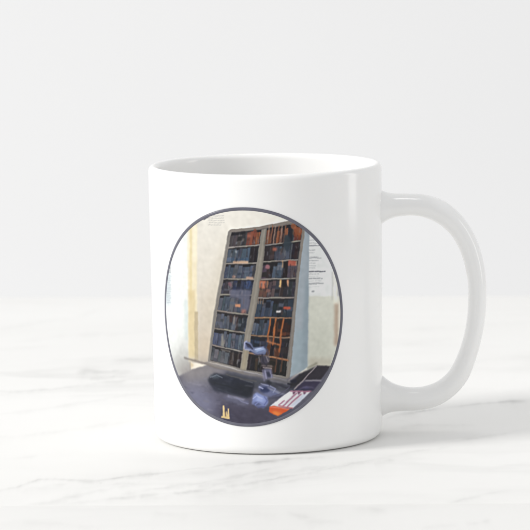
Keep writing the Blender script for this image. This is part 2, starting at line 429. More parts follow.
# ------------------------------------------------------------------ the printed picture
# Every line is one patch or stroke of ink: kind|colour|softness|opacity|width|points in millimetres from the picture's centre,
# measured on the unrolled side of the mug.
PRINT_U, PRINT_V, PRINT_A, PRINT_B = -7.55, 48.0, 35.75, 37.85  # soft pale patches on the desk's left paint in the glare haze
INKS = """0|226,220,208|0|1|0|-37.7,38.4 -33.9,38.7 -30.6,39 -27.7,39.2 -25,39.4 -22.5,39.6 -20.1,39.7 -17.9,39.8 -15.8,39.9 -13.7,40 -11.7,40.1 -9.8,40.1 -7.9,40.2 -6,40.2 -4.2,40.3 -2.4,40.3 -.6,40.3 1.2,40.3 2.9,40.3 4.7,40.3 6.4,40.3 8.1,40.3 9.9,40.2 11.6,40.2 13.4,40.1 15.1,40.1 16.9,40 18.7,40 20.5,39.9 22.4,39.8 24.3,39.7 26.2,39.6 28.2,39.4 30.2,39.3 32.3,39.1 34.5,39 36.9,38.8 39.3,38.6 39.3,36.9 39.2,35.2 39.2,33.4 39.2,31.7 39.1,30 39.1,28.3 39.1,26.5 39.1,24.8 39,23.1 39,21.4 39,19.6 38.9,17.9 38.9,16.2 38.9,14.4 38.9,12.7 38.8,11 38.8,9.2 38.8,7.5 38.7,5.8 38.7,4 38.7,2.3 38.6,.6 38.6,-1.2 38.6,-2.9 38.6,-4.6 38.5,-6.4 38.5,-8.1 38.5,-9.8 38.5,-11.6 38.4,-13.3 38.4,-15.1 38.4,-16.8 38.3,-18.5 38.3,-20.3 38.3,-22 38.2,-23.8 38.2,-25.5 38.2,-27.2 38.2,-29 38.1,-30.7 38.1,-32.5 38.1,-34.2 38,-36 38,-37.7 38,-39.5 38,-41.2 37.9,-43 35.5,-42.7 33.3,-42.4 31.1,-42.1 29,-41.9 27,-41.7 25,-41.5 23.1,-41.4 21.2,-41.2 19.4,-41.1 17.6,-41 15.8,-40.9 14,-40.8 12.2,-40.8 10.5,-40.7 8.7,-40.7 7,-40.6 5.2,-40.6 3.5,-40.6 1.7,-40.6 -.1,-40.7 -1.9,-40.7 -3.7,-40.8 -5.5,-40.8 -7.4,-40.9 -9.3,-41 -11.3,-41.1 -13.3,-41.3 -15.3,-41.4 -17.5,-41.6 -19.7,-41.8 -22.1,-42 -24.5,-42.3 -27.2,-42.6 -30.1,-43 -33.4,-43.5 -37.1,-44 -41.9,-44.8 -41.8,-43 -41.7,-41.2 -41.6,-39.4 -41.5,-37.6 -41.4,-35.8 -41.3,-34 -41.2,-32.2 -41.1,-30.4 -41,-28.7 -40.9,-26.9 -40.8,-25.1 -40.7,-23.3 -40.6,-21.5 -40.5,-19.8 -40.4,-18 -40.3,-16.2 -40.2,-14.4 -40.1,-12.7 -40.1,-10.9 -40,-9.1 -39.9,-7.3 -39.8,-5.6 -39.7,-3.8 -39.6,-2 -39.5,-.2 -39.4,1.5 -39.4,3.3 -39.3,5 -39.2,6.8 -39.1,8.6 -39,10.3 -38.9,12.1 -38.9,13.9 -38.8,15.6 -38.7,17.4 -38.6,19.1 -38.5,20.9 -38.4,22.6 -38.4,24.4 -38.3,26.1 -38.2,27.9 -38.1,29.7 -38,31.4 -38,33.2 -37.9,34.9 -37.8,36.7
0|232,228,218|5|1|0|-20.4,39.7 -18.2,39.8 -16.1,39.9 -14.1,40 -12.1,40.1 -10.2,40.1 -8.3,40.2 -6.5,40.2 -4.7,40.3 -2.9,40.3 -1.2,40.3 .6,40.3 2.3,40.3 4,40.3 5.7,40.3 7.4,40.3 9.1,40.3 10.8,40.2 12.5,40.2 14.2,40.1 15.9,40.1 17.7,40 19.4,39.9 19.4,38.1 19.4,36.3 19.4,34.5 19.3,32.6 19.3,30.8 19.3,29 17.5,28.8 15.8,28.6 14,28.4 12.3,28.1 10.6,27.9 8.9,27.6 7.2,27.4 5.5,27.1 3.8,26.9 2,26.6 .3,26.3 -1.4,26 -3.2,25.7 -5,25.4 -6.8,25.1 -8.6,24.7 -10.5,24.4 -12.4,24 -14.4,23.6 -16.5,23.2 -18.6,22.8 -20.8,22.4 -20.8,24.1 -20.8,25.9 -20.7,27.6 -20.7,29.3 -20.6,31.1 -20.6,32.8 -20.6,34.5 -20.5,36.2 -20.5,38
0|214,202,184|4|1|0|-18.6,5.3 -16.7,6.3 -14.9,7.2 -13.1,8.2 -11.4,9.2 -9.8,10.1 -8.1,11 -8.3,9.3 -8.5,7.5 -8.7,5.8 -8.9,4.1 -9.1,2.4 -9.3,.6 -9.5,-1.1 -9.7,-2.9 -9.9,-4.6 -10.1,-6.3 -10.3,-8.1 -10.5,-9.8 -10.7,-11.6 -10.9,-13.3 -11.1,-15 -11.3,-16.8 -11.5,-18.5 -11.7,-20.3 -14.1,-20.4 -16.6,-20.6 -19.1,-20.8 -19.1,-19.1 -19.1,-17.3 -19,-15.6 -19,-13.8 -18.9,-12.1 -18.9,-10.4 -18.9,-8.6 -18.8,-6.9 -18.8,-5.1 -18.8,-3.4 -18.7,-1.7 -18.7,.1 -18.6,1.8 -18.6,3.5
0|208,190,166|3|1|0|-18.4,-6.8 -15.8,-6.7 -13.4,-6.5 -11.1,-6.4 -11.4,-8.1 -11.7,-9.9 -12,-11.6 -12.4,-13.4 -12.7,-15.1 -13,-16.9 -13.4,-18.6 -13.7,-20.4 -16.1,-20.6 -18.7,-20.8 -18.6,-19 -18.6,-17.3 -18.6,-15.6 -18.5,-13.8 -18.5,-12.1 -18.5,-10.3 -18.4,-8.6
0|206,196,176|2|.6|0|-9.5,18.9 -8.7,20.7 -7.9,22.6 -7.2,24.4 -6.4,26.2 -5.6,28.1 -4.9,29.9 -4.1,31.7 -4.4,30 -4.6,28.3 -4.9,26.6 -5.1,24.9 -5.4,23.1 -5.6,21.4 -5.8,19.7 -6.1,17.9 -6.3,16.2 -6.6,14.5 -7.1,12.8 -7.5,11 -8,9.3 -8.5,7.5 -9,5.8 -9.4,4.1 -9.9,2.3 -10.4,.6 -10.9,-1.2 -11.4,-2.9 -14.6,-4.8 -14.2,-3 -13.8,-1.2 -13.4,.7 -13,2.5 -12.6,4.3 -12.2,6.1 -11.8,8 -11.4,9.8 -11,11.6 -10.6,13.4 -10.2,15.2 -9.8,17.1
0|238,241,238|.17|1|0|-37.7,38.4 -33.5,38.8 -29.9,39 -26.7,39.3 -23.8,39.5 -21.1,39.6 -21.2,37.9 -21.2,36.2 -21.2,34.5 -21.3,32.7 -21.3,31 -21.4,29.3 -21.4,27.6 -21.4,25.8 -21.5,24.1 -21.5,22.4 -21.6,20.6 -21.6,18.9 -21.6,17.2 -21.7,15.4 -21.7,13.7 -21.8,12 -21.8,10.2 -21.9,8.5 -21.9,6.8 -21.9,5 -22,3.3 -22,1.6 -22.1,-.2 -22.1,-1.9 -22.1,-3.7 -22.2,-5.4 -22.2,-7.2 -22.3,-8.9 -22.3,-10.6 -22.4,-12.4 -22.4,-14.1 -22.4,-15.9 -22.5,-17.6 -22.5,-19.4 -22.6,-21.1 -22.6,-22.9 -22.6,-24.6 -22.7,-26.4 -22.7,-28.1 -22.8,-29.9 -22.8,-31.6 -22.9,-33.4 -22.9,-35.1 -22.9,-36.9 -23,-38.6 -23,-40.4 -23.1,-42.2 -25.9,-42.5 -29.1,-42.9 -32.6,-43.4 -36.7,-43.9 -41.9,-44.8 -41.8,-43 -41.7,-41.2 -41.6,-39.4 -41.5,-37.6 -41.4,-35.8 -41.3,-34 -41.2,-32.2 -41.1,-30.4 -41,-28.7 -40.9,-26.9 -40.8,-25.1 -40.7,-23.3 -40.6,-21.5 -40.5,-19.8 -40.4,-18 -40.3,-16.2 -40.2,-14.4 -40.1,-12.7 -40.1,-10.9 -40,-9.1 -39.9,-7.3 -39.8,-5.6 -39.7,-3.8 -39.6,-2 -39.5,-.2 -39.4,1.5 -39.4,3.3 -39.3,5 -39.2,6.8 -39.1,8.6 -39,10.3 -38.9,12.1 -38.9,13.9 -38.8,15.6 -38.7,17.4 -38.6,19.1 -38.5,20.9 -38.4,22.6 -38.4,24.4 -38.3,26.1 -38.2,27.9 -38.1,29.7 -38,31.4 -38,33.2 -37.9,34.9 -37.8,36.7
0|244,247,245|3|1|0|-38,33.2 -33.6,33.5 -30,33.9 -26.8,34.1 -23.8,34.3 -23.9,32.6 -23.9,30.8 -24,29.1 -24,27.4 -24.1,25.6 -24.1,23.9 -24.1,22.2 -24.2,20.4 -24.2,18.7 -24.3,17 -24.3,15.2 -24.4,13.5 -24.4,11.8 -24.5,10 -24.5,8.3 -24.6,6.5 -24.6,4.8 -24.6,3.1 -24.7,1.3 -24.7,-.4 -24.8,-2.2 -24.8,-3.9 -24.9,-5.7 -27.9,-6 -31.3,-6.3 -35.1,-6.8 -39.9,-7.3 -39.8,-5.6 -39.7,-3.8 -39.6,-2 -39.5,-.2 -39.4,1.5 -39.4,3.3 -39.3,5 -39.2,6.8 -39.1,8.6 -39,10.3 -38.9,12.1 -38.9,13.9 -38.8,15.6 -38.7,17.4 -38.6,19.1 -38.5,20.9 -38.4,22.6 -38.4,24.4 -38.3,26.1 -38.2,27.9 -38.1,29.7 -38,31.4
0|214,226,232|.66|.7|0|-38.9,13.2 -34.5,13.6 -30.9,14 -31,12 -31.1,10 -31.1,8 -31.2,6 -31.2,4.1 -31.3,2.1 -35,1.7 -39.5,1.2 -39.4,3.2 -39.3,5.2 -39.2,7.2 -39.1,9.2 -39,11.2
0|205,222,220|.55|.5|0|-24.1,4.8 -21.7,5 -21.7,3.3 -21.8,1.6 -21.8,-.2 -21.9,-1.9 -21.9,-3.6 -21.9,-5.4 -22,-7.1 -22,-8.9 -24.5,-9.1 -24.4,-7.3 -24.4,-5.6 -24.3,-3.9 -24.3,-2.1 -24.2,-.4 -24.2,1.4 -24.1,3.1
0|196,196,192|2.5|.9|0|-34,-18.9 -31.9,-17.1 -30,-15.4 -28.3,-13.7 -26.6,-12.1 -25,-10.4 -23.5,-8.8 -22,-7.1 -22,-8.9 -22.1,-10.6 -22.1,-12.4 -22.2,-14.1 -22.2,-15.9 -22.2,-17.6 -22.3,-19.4 -22.3,-21.1 -22.4,-22.9 -25,-24.2 -27.8,-25.5 -30.9,-26.9 -34.3,-28.4 -34.3,-26.5 -34.2,-24.6 -34.1,-22.7 -34.1,-20.8
0|176,172,166|2|.7|0|-28,-23.4 -26.9,-21.7 -25.9,-19.9 -24.9,-18.2 -24,-16.5 -23.1,-14.8 -22.1,-13.1 -22.2,-15 -22.2,-17 -22.3,-18.9 -22.3,-20.9 -22.4,-22.9 -25.1,-23.1
0|240,228,196|.28|1|0|-21.4,39.6 -17.4,39.8 -17.4,38.1 -17.5,36.4 -17.5,34.6 -17.5,32.9 -17.6,31.1 -17.6,29.4 -17.6,27.6 -17.7,25.9 -17.7,24.1 -17.8,22.4 -17.8,20.6 -17.8,18.9 -17.9,17.1 -17.9,15.4 -17.9,13.6 -18,11.9 -18,10.1 -18.1,8.4 -18.1,6.6 -18.1,4.9 -18.2,3.1 -18.2,1.4 -18.2,-.4 -18.3,-2.1 -18.3,-3.9 -18.4,-5.7 -18.4,-7.4 -18.4,-9.2 -18.5,-10.9 -18.5,-12.7 -18.6,-14.5 -18.6,-16.2 -22.7,-16.6 -22.6,-14.8 -22.6,-13.1 -22.6,-11.3 -22.5,-9.5 -22.5,-7.8 -22.4,-6 -22.4,-4.2 -22.4,-2.5 -22.3,-.7 -22.3,1.1 -22.2,2.8 -22.2,4.6 -22.1,6.3 -22.1,8.1 -22.1,9.8 -22,11.6 -22,13.4 -21.9,15.1 -21.9,16.9 -21.9,18.6 -21.8,20.4 -21.8,22.1 -21.7,23.9 -21.7,25.6 -21.6,27.4 -21.6,29.1 -21.6,30.9 -21.5,32.6 -21.5,34.4 -21.4,36.1 -21.4,37.9
0|247,240,216|.44|.8|0|-21.4,39.6 -20,39.7 -20,38 -20.1,36.3 -20.1,34.5 -20.1,32.8 -20.2,31.1 -20.2,29.4 -20.3,27.6 -20.3,25.9 -20.3,24.2 -20.4,22.4 -20.4,20.7 -20.5,19 -21.8,18.9 -21.8,20.6 -21.8,22.4 -21.7,24.1 -21.7,25.8 -21.6,27.5 -21.6,29.3 -21.6,31 -21.5,32.7 -21.5,34.5 -21.4,36.2 -21.4,37.9
0|246,238,214|.44|.7|0|-19.1,39.8 -17.4,39.8 -17.4,38.1 -17.5,36.3 -17.5,34.5 -17.5,32.7 -17.6,30.9 -17.6,29.2 -17.6,27.4 -17.7,25.6 -17.7,23.8 -17.8,22 -17.8,20.2 -17.8,18.5 -19.6,18.4 -19.5,20.1 -19.5,21.9 -19.5,23.7 -19.4,25.5 -19.4,27.3 -19.3,29.1 -19.3,30.9 -19.3,32.6 -19.2,34.4 -19.2,36.2 -19.1,38
0|232,214,160|.22|.7|0|-20.8,30.7 -19.8,30.8 -19.8,28.9 -19.8,27.1 -19.9,25.3 -19.9,23.5 -19.9,21.6 -20,19.8 -20,18 -20.1,16.1 -20.1,14.3 -20.2,12.5 -20.2,10.7 -20.2,8.8 -20.3,7 -20.3,5.2 -21.4,5.1 -21.3,6.9 -21.3,8.7 -21.2,10.6 -21.2,12.4 -21.2,14.2 -21.1,16.1 -21.1,17.9 -21,19.7 -21,21.6 -20.9,23.4 -20.9,25.2 -20.9,27.1 -20.8,28.9
0|226,204,154|.39|.7|0|-21.9,8.5 -18.9,8.7 -19,6.9 -19,5.1 -19,3.3 -19.1,1.5 -19.1,-.4 -19.2,-2.2 -19.2,-4 -19.2,-5.8 -19.3,-7.6 -19.3,-9.4 -19.4,-11.3 -19.4,-13.1 -19.4,-14.9 -22.4,-15.2 -22.4,-13.3 -22.3,-11.5 -22.3,-9.7 -22.2,-7.9 -22.2,-6.1 -22.2,-4.2 -22.1,-2.4 -22.1,-.6 -22,1.2 -22,3 -21.9,4.9 -21.9,6.7
0|190,172,138|.22|.75|0|-19.4,1.1 -17.9,1.2 -17.9,-.7 -17.9,-2.6 -18,-4.5 -18,-6.4 -18.1,-8.3 -18.1,-10.2 -18.2,-12.1 -18.2,-14 -18.2,-15.9 -19.8,-16 -19.8,-14.1 -19.7,-12.2 -19.7,-10.3 -19.6,-8.4 -19.6,-6.5 -19.6,-4.6 -19.5,-2.7 -19.5,-.8
1|158,158,160|.07|.55|.17|-12.8,34.5 -12.3,34.6
1|158,158,160|.07|.55|.17|-11.9,34.6 -11.5,34.7
1|158,158,160|.07|.55|.17|-11.1,34.6 -10.5,34.7
1|158,158,160|.07|.55|.17|-10.3,34.6 -9.6,34.7
1|158,158,160|.07|.55|.17|-9.4,34.7 -8.8,34.8
1|158,158,160|.07|.55|.17|-8.6,34.7 -8.2,34.8
1|158,158,160|.07|.55|.17|-7.9,34.7 -7,34.8
1|158,158,160|.07|.55|.17|-12.8,33.8 -12.1,33.9
1|158,158,160|.07|.55|.17|-11.6,33.8 -10.9,33.9
1|158,158,160|.07|.55|.17|-10.6,33.9 -9.6,34
1|158,158,160|.07|.55|.17|-9.4,33.9 -8.5,34
1|158,158,160|.07|.55|.17|-8.3,33.9 -7.8,34
1|158,158,160|.07|.55|.17|-7.6,33.9 -7.1,34
1|158,158,160|.07|.55|.17|-12.9,33 -12.2,33.1
1|158,158,160|.07|.55|.17|-11.8,33 -11.2,33.1
1|158,158,160|.07|.55|.17|-10.8,33 -10.4,33.1
1|158,158,160|.07|.55|.17|-10.2,33.1 -9.7,33.2
1|158,158,160|.07|.55|.17|-9.3,33.1 -8.7,33.2
1|158,158,160|.07|.55|.17|-8.4,33.1 -7.7,33.2
1|158,158,160|.07|.55|.17|-7.4,33.2 -6.9,33.2
1|158,158,160|.07|.55|.17|-12.5,32.2 -12,32.3
1|158,158,160|.07|.55|.17|-11.6,32.3 -10.9,32.4
1|158,158,160|.07|.55|.17|-10.5,32.3 -9.7,32.4
1|158,158,160|.07|.55|.17|-9.4,32.3 -8.4,32.4
1|158,158,160|.07|.55|.17|-8.2,32.4 -7.6,32.5
1|158,158,160|.07|.55|.17|-7.2,32.4 -6.8,32.5
1|158,158,160|.07|.55|.17|-13,31.4 -12.2,31.6
1|158,158,160|.07|.55|.17|-11.8,31.5 -11.1,31.6
1|158,158,160|.07|.55|.17|-10.7,31.6 -10.1,31.6
1|158,158,160|.07|.55|.17|-9.7,31.6 -9,31.7
1|158,158,160|.07|.55|.17|-8.7,31.6 -8,31.7
1|110,110,120|.09|.9|.56|-14.6,33.4 -13,34.1
1|120,128,140|.09|.6|.28|-32.2,17.3 -31.1,17.1
1|120,128,140|.09|.6|.28|-32.2,16.8 -31.1,16.5
1|120,128,140|.09|.6|.28|-32.2,16.2 -31.1,16
1|120,128,140|.09|.6|.28|-32.2,15.7 -31.1,15.4
1|120,128,140|.09|.6|.28|-32.3,15.1 -31.1,14.9
1|120,128,140|.09|.6|.28|-32.3,14.5 -31.1,14.3
1|120,128,140|.09|.6|.28|-32.3,14 -31.2,13.7
1|190,203,212|.12|.7|.28|-33.8,12.3 -30.7,12.5
1|190,203,212|.12|.7|.28|-33.9,11.5 -31.3,11.7
1|190,203,212|.12|.7|.28|-33.9,10.8 -31.1,10.9
1|190,203,212|.12|.7|.28|-33.9,10 -31.9,10.1
1|190,203,212|.12|.7|.28|-33.9,9.2 -31.1,9.4
1|190,203,212|.12|.7|.28|-34,8.4 -31.2,8.6
1|190,203,212|.12|.7|.28|-34,7.7 -30.8,7.9
1|190,203,212|.12|.7|.28|-34,6.9 -31.1,7.1
1|190,203,212|.12|.7|.28|-34,6.1 -31.8,6.3
1|190,203,212|.12|.7|.28|-34.1,5.3 -31.6,5.5
1|190,203,212|.12|.7|.28|-34.1,4.6 -31.3,4.8
1|190,203,212|.12|.7|.28|-34.1,3.8 -32.2,3.9
1|190,203,212|.12|.7|.28|-34.2,3 -31.6,3.2
0|206,206,196|.17|1|0|22,39.8 23.9,39.7 25.9,39.6 27.9,39.5 30,39.3 32.1,39.2 34.4,39 36.8,38.8 39.3,38.6 39.3,36.9 39.2,35.2 39.2,33.4 39.2,31.7 39.1,30 39.1,28.3 39.1,26.5 39.1,24.8 39,23.1 39,21.4 39,19.6 38.9,17.9 38.9,16.2 38.9,14.4 38.9,12.7 38.8,11 38.8,9.2 38.8,7.5 38.7,5.8 38.7,4 38.7,2.3 38.6,.6 38.6,-1.2 38.6,-2.9 38.6,-4.6 38.5,-6.4 38.5,-8.1 38.5,-9.8 38.5,-11.6 38.4,-13.3 38.4,-15.1 38.4,-16.8 38.3,-18.5 38.3,-20.3 38.3,-22 35.8,-21.7 33.5,-21.5 31.2,-21.2 29.1,-21 27,-20.9 25,-20.7 23,-20.5 21.1,-20.4 21.1,-18.7 21.2,-16.9 21.2,-15.2 21.2,-13.5 21.2,-11.8 21.3,-10 21.3,-8.3 21.3,-6.6 21.3,-4.8 21.4,-3.1 21.4,-1.4 21.4,.3 21.4,2 21.4,3.8 21.5,5.5 21.5,7.2 21.5,8.9 21.6,10.7 21.6,12.4 21.6,14.1 21.6,15.8 21.6,17.5 21.7,19.2 21.7,21 21.7,22.7 21.7,24.4 21.8,26.1 21.8,27.8 21.8,29.5 21.8,31.2 21.9,33 21.9,34.7 21.9,36.4 21.9,38.1
0|223,225,224|.17|1|0|22.3,39.8 24.4,39.7 26.5,39.5 28.7,39.4 31,39.2 33.3,39.1 33.3,37.3 33.3,35.6 33.2,33.9 33.2,32.1 33.2,30.4 33.2,28.6 33.1,26.9 33.1,25.1 33.1,23.4 33.1,21.6 33,19.9 33,18.1 33,16.4 33,14.6 32.9,12.9 32.9,11.1 32.9,9.3 32.8,7.6 32.8,5.8 30.5,6 28.2,6.2 26,6.4 23.9,6.5 21.9,6.7 21.9,8.4 21.9,10.2 21.9,11.9 22,13.7 22,15.4 22,17.1 22,18.9 22.1,20.6 22.1,22.4 22.1,24.1 22.1,25.9 22.1,27.6 22.2,29.4 22.2,31.1 22.2,32.8 22.2,34.6 22.3,36.3 22.3,38
0|212,213,200|.55|1|0|21.9,6.5 23.9,6.4 26.1,6.2 28.3,6 30.6,5.9 33,5.7 35.5,5.4 35.4,3.7 35.4,2 35.4,.2 35.3,-1.5 35.3,-3.2 35.3,-5 35.3,-6.7 35.2,-8.4 35.2,-10.2 35.2,-11.9 35.1,-13.7 35.1,-15.4 35.1,-17.1 35.1,-18.9 35,-20.6 32.6,-20.3 30.2,-20.1 27.9,-19.9 25.7,-19.7 23.6,-19.5 21.5,-19.4 21.5,-17.7 21.5,-15.9 21.6,-14.2 21.6,-12.5 21.6,-10.7 21.6,-9 21.7,-7.3 21.7,-5.6 21.7,-3.8 21.7,-2.1 21.8,-.4 21.8,1.3 21.8,3.1 21.8,4.8
0|196,198,184|3|.7|0|22.1,-4.9 24,-4.3 26,-3.8 28.1,-3.3 30.2,-2.8 30.3,-4.5 30.5,-6.3 30.6,-8.1 30.8,-9.9 31,-11.7 31.1,-13.5 31.3,-15.3 31.4,-17.1 31.6,-18.9 29.5,-18.6 27.6,-18.5 25.6,-18.3 23.7,-18.2 21.9,-18 21.9,-16.1 21.9,-14.3 21.9,-12.4 22,-10.5 22,-8.6 22,-6.8
0|186,178,160|.66|.6|0|21.9,-14.6 24,-14.7 26,-14.9 28.2,-15.1 30.4,-15.3 30.4,-17 30.4,-18.7 28.1,-18.5 26,-18.3 23.9,-18.2 21.9,-18 21.9,-16.3
0|178,176,170|.28|.5|0|31.1,14.5 31.8,14.4 31.7,12.5 31.7,10.5 31.7,8.6 31.6,6.7 31.6,4.7 30.9,4.8 31,6.7 31,8.7 31,10.6 31.1,12.5
0|234,230,214|.33|.8|0|31.9,17.8 33.6,17.7 33.6,15.8 33.6,14 33.6,12.1 33.5,10.3 33.5,8.4 33.5,6.6 33.4,4.7 33.4,2.8 31.7,3 31.7,4.9 31.7,6.7 31.8,8.6 31.8,10.4 31.8,12.3 31.8,14.1 31.9,16
0|178,178,184|.33|.9|0|33.4,9.8 35.1,9.6 35,7.7 35,5.8 33.3,6 33.4,7.9
0|186,160,138|.5|.85|0|32,3.3 34,3.1 34,1.3 33.9,-.5 33.9,-2.3 33.9,-4.1 33.9,-6 33.8,-7.8 33.8,-9.6 33.8,-11.4 31.8,-11.2 31.8,-9.4 31.9,-7.6 31.9,-5.8 31.9,-4 31.9,-2.1 32,-.3 32,1.5
0|224,216,200|.33|.9|0|33.9,4.5 35.4,4.4 35.4,2.6 35.4,.9 35.4,-.8 35.3,-2.5 35.3,-4.3 35.3,-6 35.2,-7.8 35.2,-9.5 33.7,-9.3 33.7,-7.6 33.8,-5.9 33.8,-4.1 33.8,-2.4 33.8,-.7 33.9,1.1 33.9,2.8
1|118,120,130|.09|.72|.31|22.3,24 22.9,24
1|118,120,130|.09|.72|.31|23.1,24 23.6,24
1|118,120,130|.09|.72|.31|23.9,24 24.5,24
1|118,120,130|.09|.72|.31|24.7,24 25.5,23.9
1|118,120,130|.09|.72|.31|25.8,23.9 26.4,23.9
1|118,120,130|.09|.72|.31|26.6,23.9 27.6,23.9
1|118,120,130|.09|.72|.31|28,23.9 29.2,23.8
1|118,120,130|.09|.72|.31|29.6,23.8 29.7,23.8
1|118,120,130|.09|.54|.2|22.3,22.6 23.1,22.5
1|118,120,130|.09|.54|.2|23.4,22.5 24.6,22.5
1|118,120,130|.09|.45|.17|22.3,21.7 22.9,21.7
1|118,120,130|.09|.45|.17|23.1,21.7 23.7,21.6
1|118,120,130|.09|.45|.17|24,21.6 24.2,21.6
1|118,120,130|.09|.45|.2|22.3,20.1 22.7,20.1
1|118,120,130|.09|.45|.2|22.9,20.1 23.7,20
1|118,120,130|.09|.45|.2|24,20 25.3,20
1|118,120,130|.09|.45|.2|25.6,20 25.7,20
1|118,120,130|.09|.59|.22|22.3,19.7 23.3,19.7
1|118,120,130|.09|.59|.22|23.5,19.7 24.7,19.7
1|118,120,130|.09|.59|.22|25,19.7 26.3,19.6
1|118,120,130|.09|.59|.22|26.6,19.6 26.9,19.6
1|118,120,130|.09|.54|.2|22.2,18.9 22.8,18.9
1|118,120,130|.09|.54|.2|23.1,18.9 23.6,18.8
1|118,120,130|.09|.54|.2|23.7,18.8 24.4,18.8
1|118,120,130|.09|.54|.2|24.6,18.8 25.3,18.8
1|118,120,130|.09|.54|.2|25.5,18.8 25.9,18.8
1|118,120,130|.09|.45|.17|22.2,18.1 22.8,18.1
1|118,120,130|.09|.45|.17|23,18.1 23.5,18.1
1|118,120,130|.09|.45|.17|23.8,18 24.8,18
1|118,120,130|.09|.45|.17|22.2,17.2 22.9,17.1
1|118,120,130|.09|.45|.17|23.1,17.1 23.9,17.1
1|118,120,130|.09|.45|.17|24.1,17.1 24.9,17.1
1|118,120,130|.09|.45|.17|22.2,16.4 23.1,16.4
1|118,120,130|.09|.45|.17|23.3,16.3 23.8,16.3
1|118,120,130|.09|.45|.17|24,16.3 24.6,16.3
1|118,120,130|.09|.9|.42|22.2,15.1 23.4,15.1
1|118,120,130|.09|.9|.42|23.6,15.1 24,15.1
1|118,120,130|.09|.9|.42|24.4,15 25.3,15
1|118,120,130|.09|.9|.42|25.5,15 26.5,15
1|118,120,130|.09|.9|.42|26.6,14.9 27.6,14.9
1|118,120,130|.09|.9|.42|28,14.9 28.4,14.9
1|118,120,130|.09|.45|.2|22.2,14.2 22.9,14.2
1|118,120,130|.09|.45|.2|23.1,14.2 23.7,14.2
1|118,120,130|.09|.45|.2|24,14.2 24.9,14.1
1|118,120,130|.09|.45|.2|25.3,14.1 26,14.1
1|118,120,130|.09|.68|.28|22.2,12.7 23.3,12.7
1|118,120,130|.09|.68|.28|23.7,12.7 24.9,12.6
1|118,120,130|.09|.68|.28|25.2,12.6 26.4,12.6
1|118,120,130|.09|.68|.28|26.8,12.5 27.2,12.5
1|118,120,130|.09|.63|.25|22.1,11.1 22.9,11.1
1|118,120,130|.09|.63|.25|23.1,11.1 23.5,11.1
1|118,120,130|.09|.63|.25|23.7,11.1 24.4,11.1
1|118,120,130|.09|.63|.25|24.7,11.1 26.1,11
1|118,120,130|.09|.63|.25|26.3,11 27.6,10.9
1|118,120,130|.09|.45|.2|22.1,10.8 23.4,10.8
1|118,120,130|.09|.45|.2|23.6,10.8 24.3,10.8
1|118,120,130|.09|.45|.2|24.5,10.8 25.1,10.7
1|118,120,130|.09|.54|.5|23.4,8.3 23.9,8.3
1|118,120,130|.09|.45|.2|22.3,24.9 23.5,24.9
1|118,120,130|.09|.45|.2|23.8,24.9 24.8,24.8
1|118,120,130|.09|.45|.2|25.1,24.8 25.7,24.8
1|118,120,130|.09|.45|.2|26,24.8 26.6,24.8
1|118,120,130|.09|.45|.2|22.4,25.9 23.4,25.9
1|118,120,130|.09|.45|.2|23.7,25.9 24.3,25.9
1|118,120,130|.09|.45|.2|24.6,25.9 25.1,25.8
1|118,120,130|.09|.32|.14|22.2,13.4 23.5,13.3
1|118,120,130|.09|.32|.14|23.7,13.3 24.5,13.3
1|118,120,130|.09|.32|.14|24.9,13.3 25.6,13.3
1|118,120,130|.09|.32|.14|22.1,11.9 22.7,11.9
1|118,120,130|.09|.32|.14|22.9,11.9 24.1,11.9
1|118,120,130|.09|.32|.14|24.5,11.9 25.1,11.8
1|118,120,130|.09|.32|.14|25.4,11.8 26.8,11.8
1|118,120,130|.09|.27|.14|22.1,9.9 22.9,9.9
1|118,120,130|.09|.27|.14|23.1,9.9 23.7,9.9
1|118,120,130|.09|.27|.14|23.9,9.9 25.2,9.8
1|118,120,130|.09|.27|.14|25.5,9.8 26,9.8
0|162,174,184|.12|1|0|21.1,29.9 22.5,28.5 22.5,26.7 22.4,24.9 22.4,23.2 22.3,21.4 22.3,19.6 22.2,17.9 22.2,16.1 22.1,14.3 22.1,12.6 22.1,10.8 22,9 22,7.2 21.9,5.5 21.9,3.7 21.8,1.9 21.8,.1 21.7,-1.6 21.7,-3.4 21.7,-5.2 21.6,-7 21.6,-8.8 21.5,-10.5 21.5,-12.3 21.4,-14.1 21.4,-15.9 21.4,-17.6 19.7,-18.7 18,-19.7 16.3,-20.7 14.7,-21.8 14.8,-20 15,-18.1 15.2,-16.3 15.3,-14.5 15.4,-12.7 15.6,-10.9 15.8,-9 15.9,-7.2 16.1,-5.4 16.2,-3.6 16.4,-1.8 16.5,0 16.7,1.9 16.8,3.7 17.1,5.5 17.4,7.4 17.7,9.3 18,11.2 18.3,13.1 18.6,14.9 18.9,16.8 19.1,18.7 19.5,20.6 19.8,22.4 20.1,24.3 20.4,26.2 20.8,28.1
0|170,180,188|.5|.7|0|20.9,26.8 21.6,26.1 21.4,24.4 21.3,22.7 21.2,21 21.1,19.3 20.9,17.6 20.8,15.9 20.7,14.1 20.6,12.4 20.4,10.7 20.3,9 20.2,7.3 20,5.6 19.9,3.8 19.8,2 19.6,.3 19.5,-1.5 19.4,-3.3 19.3,-5 19.1,-6.8 19,-8.6 18.9,-10.3 18.8,-12.1 18.6,-13.9 18.5,-15.6 18.4,-17.4 18.2,-19.2 16.8,-20.1 15.4,-21.1 15.6,-19.3 15.7,-17.5 15.9,-15.8 16.1,-14 16.2,-12.2 16.4,-10.4 16.6,-8.6 16.7,-6.8 16.9,-5 17.1,-3.2 17.2,-1.4 17.4,.3 17.6,2.1 17.7,3.9 17.9,5.7 18.1,7.5 18.4,9.2 18.6,11 18.9,12.8 19.1,14.5 19.4,16.3 19.6,18 19.9,19.8 20.1,21.6 20.4,23.3 20.6,25.1
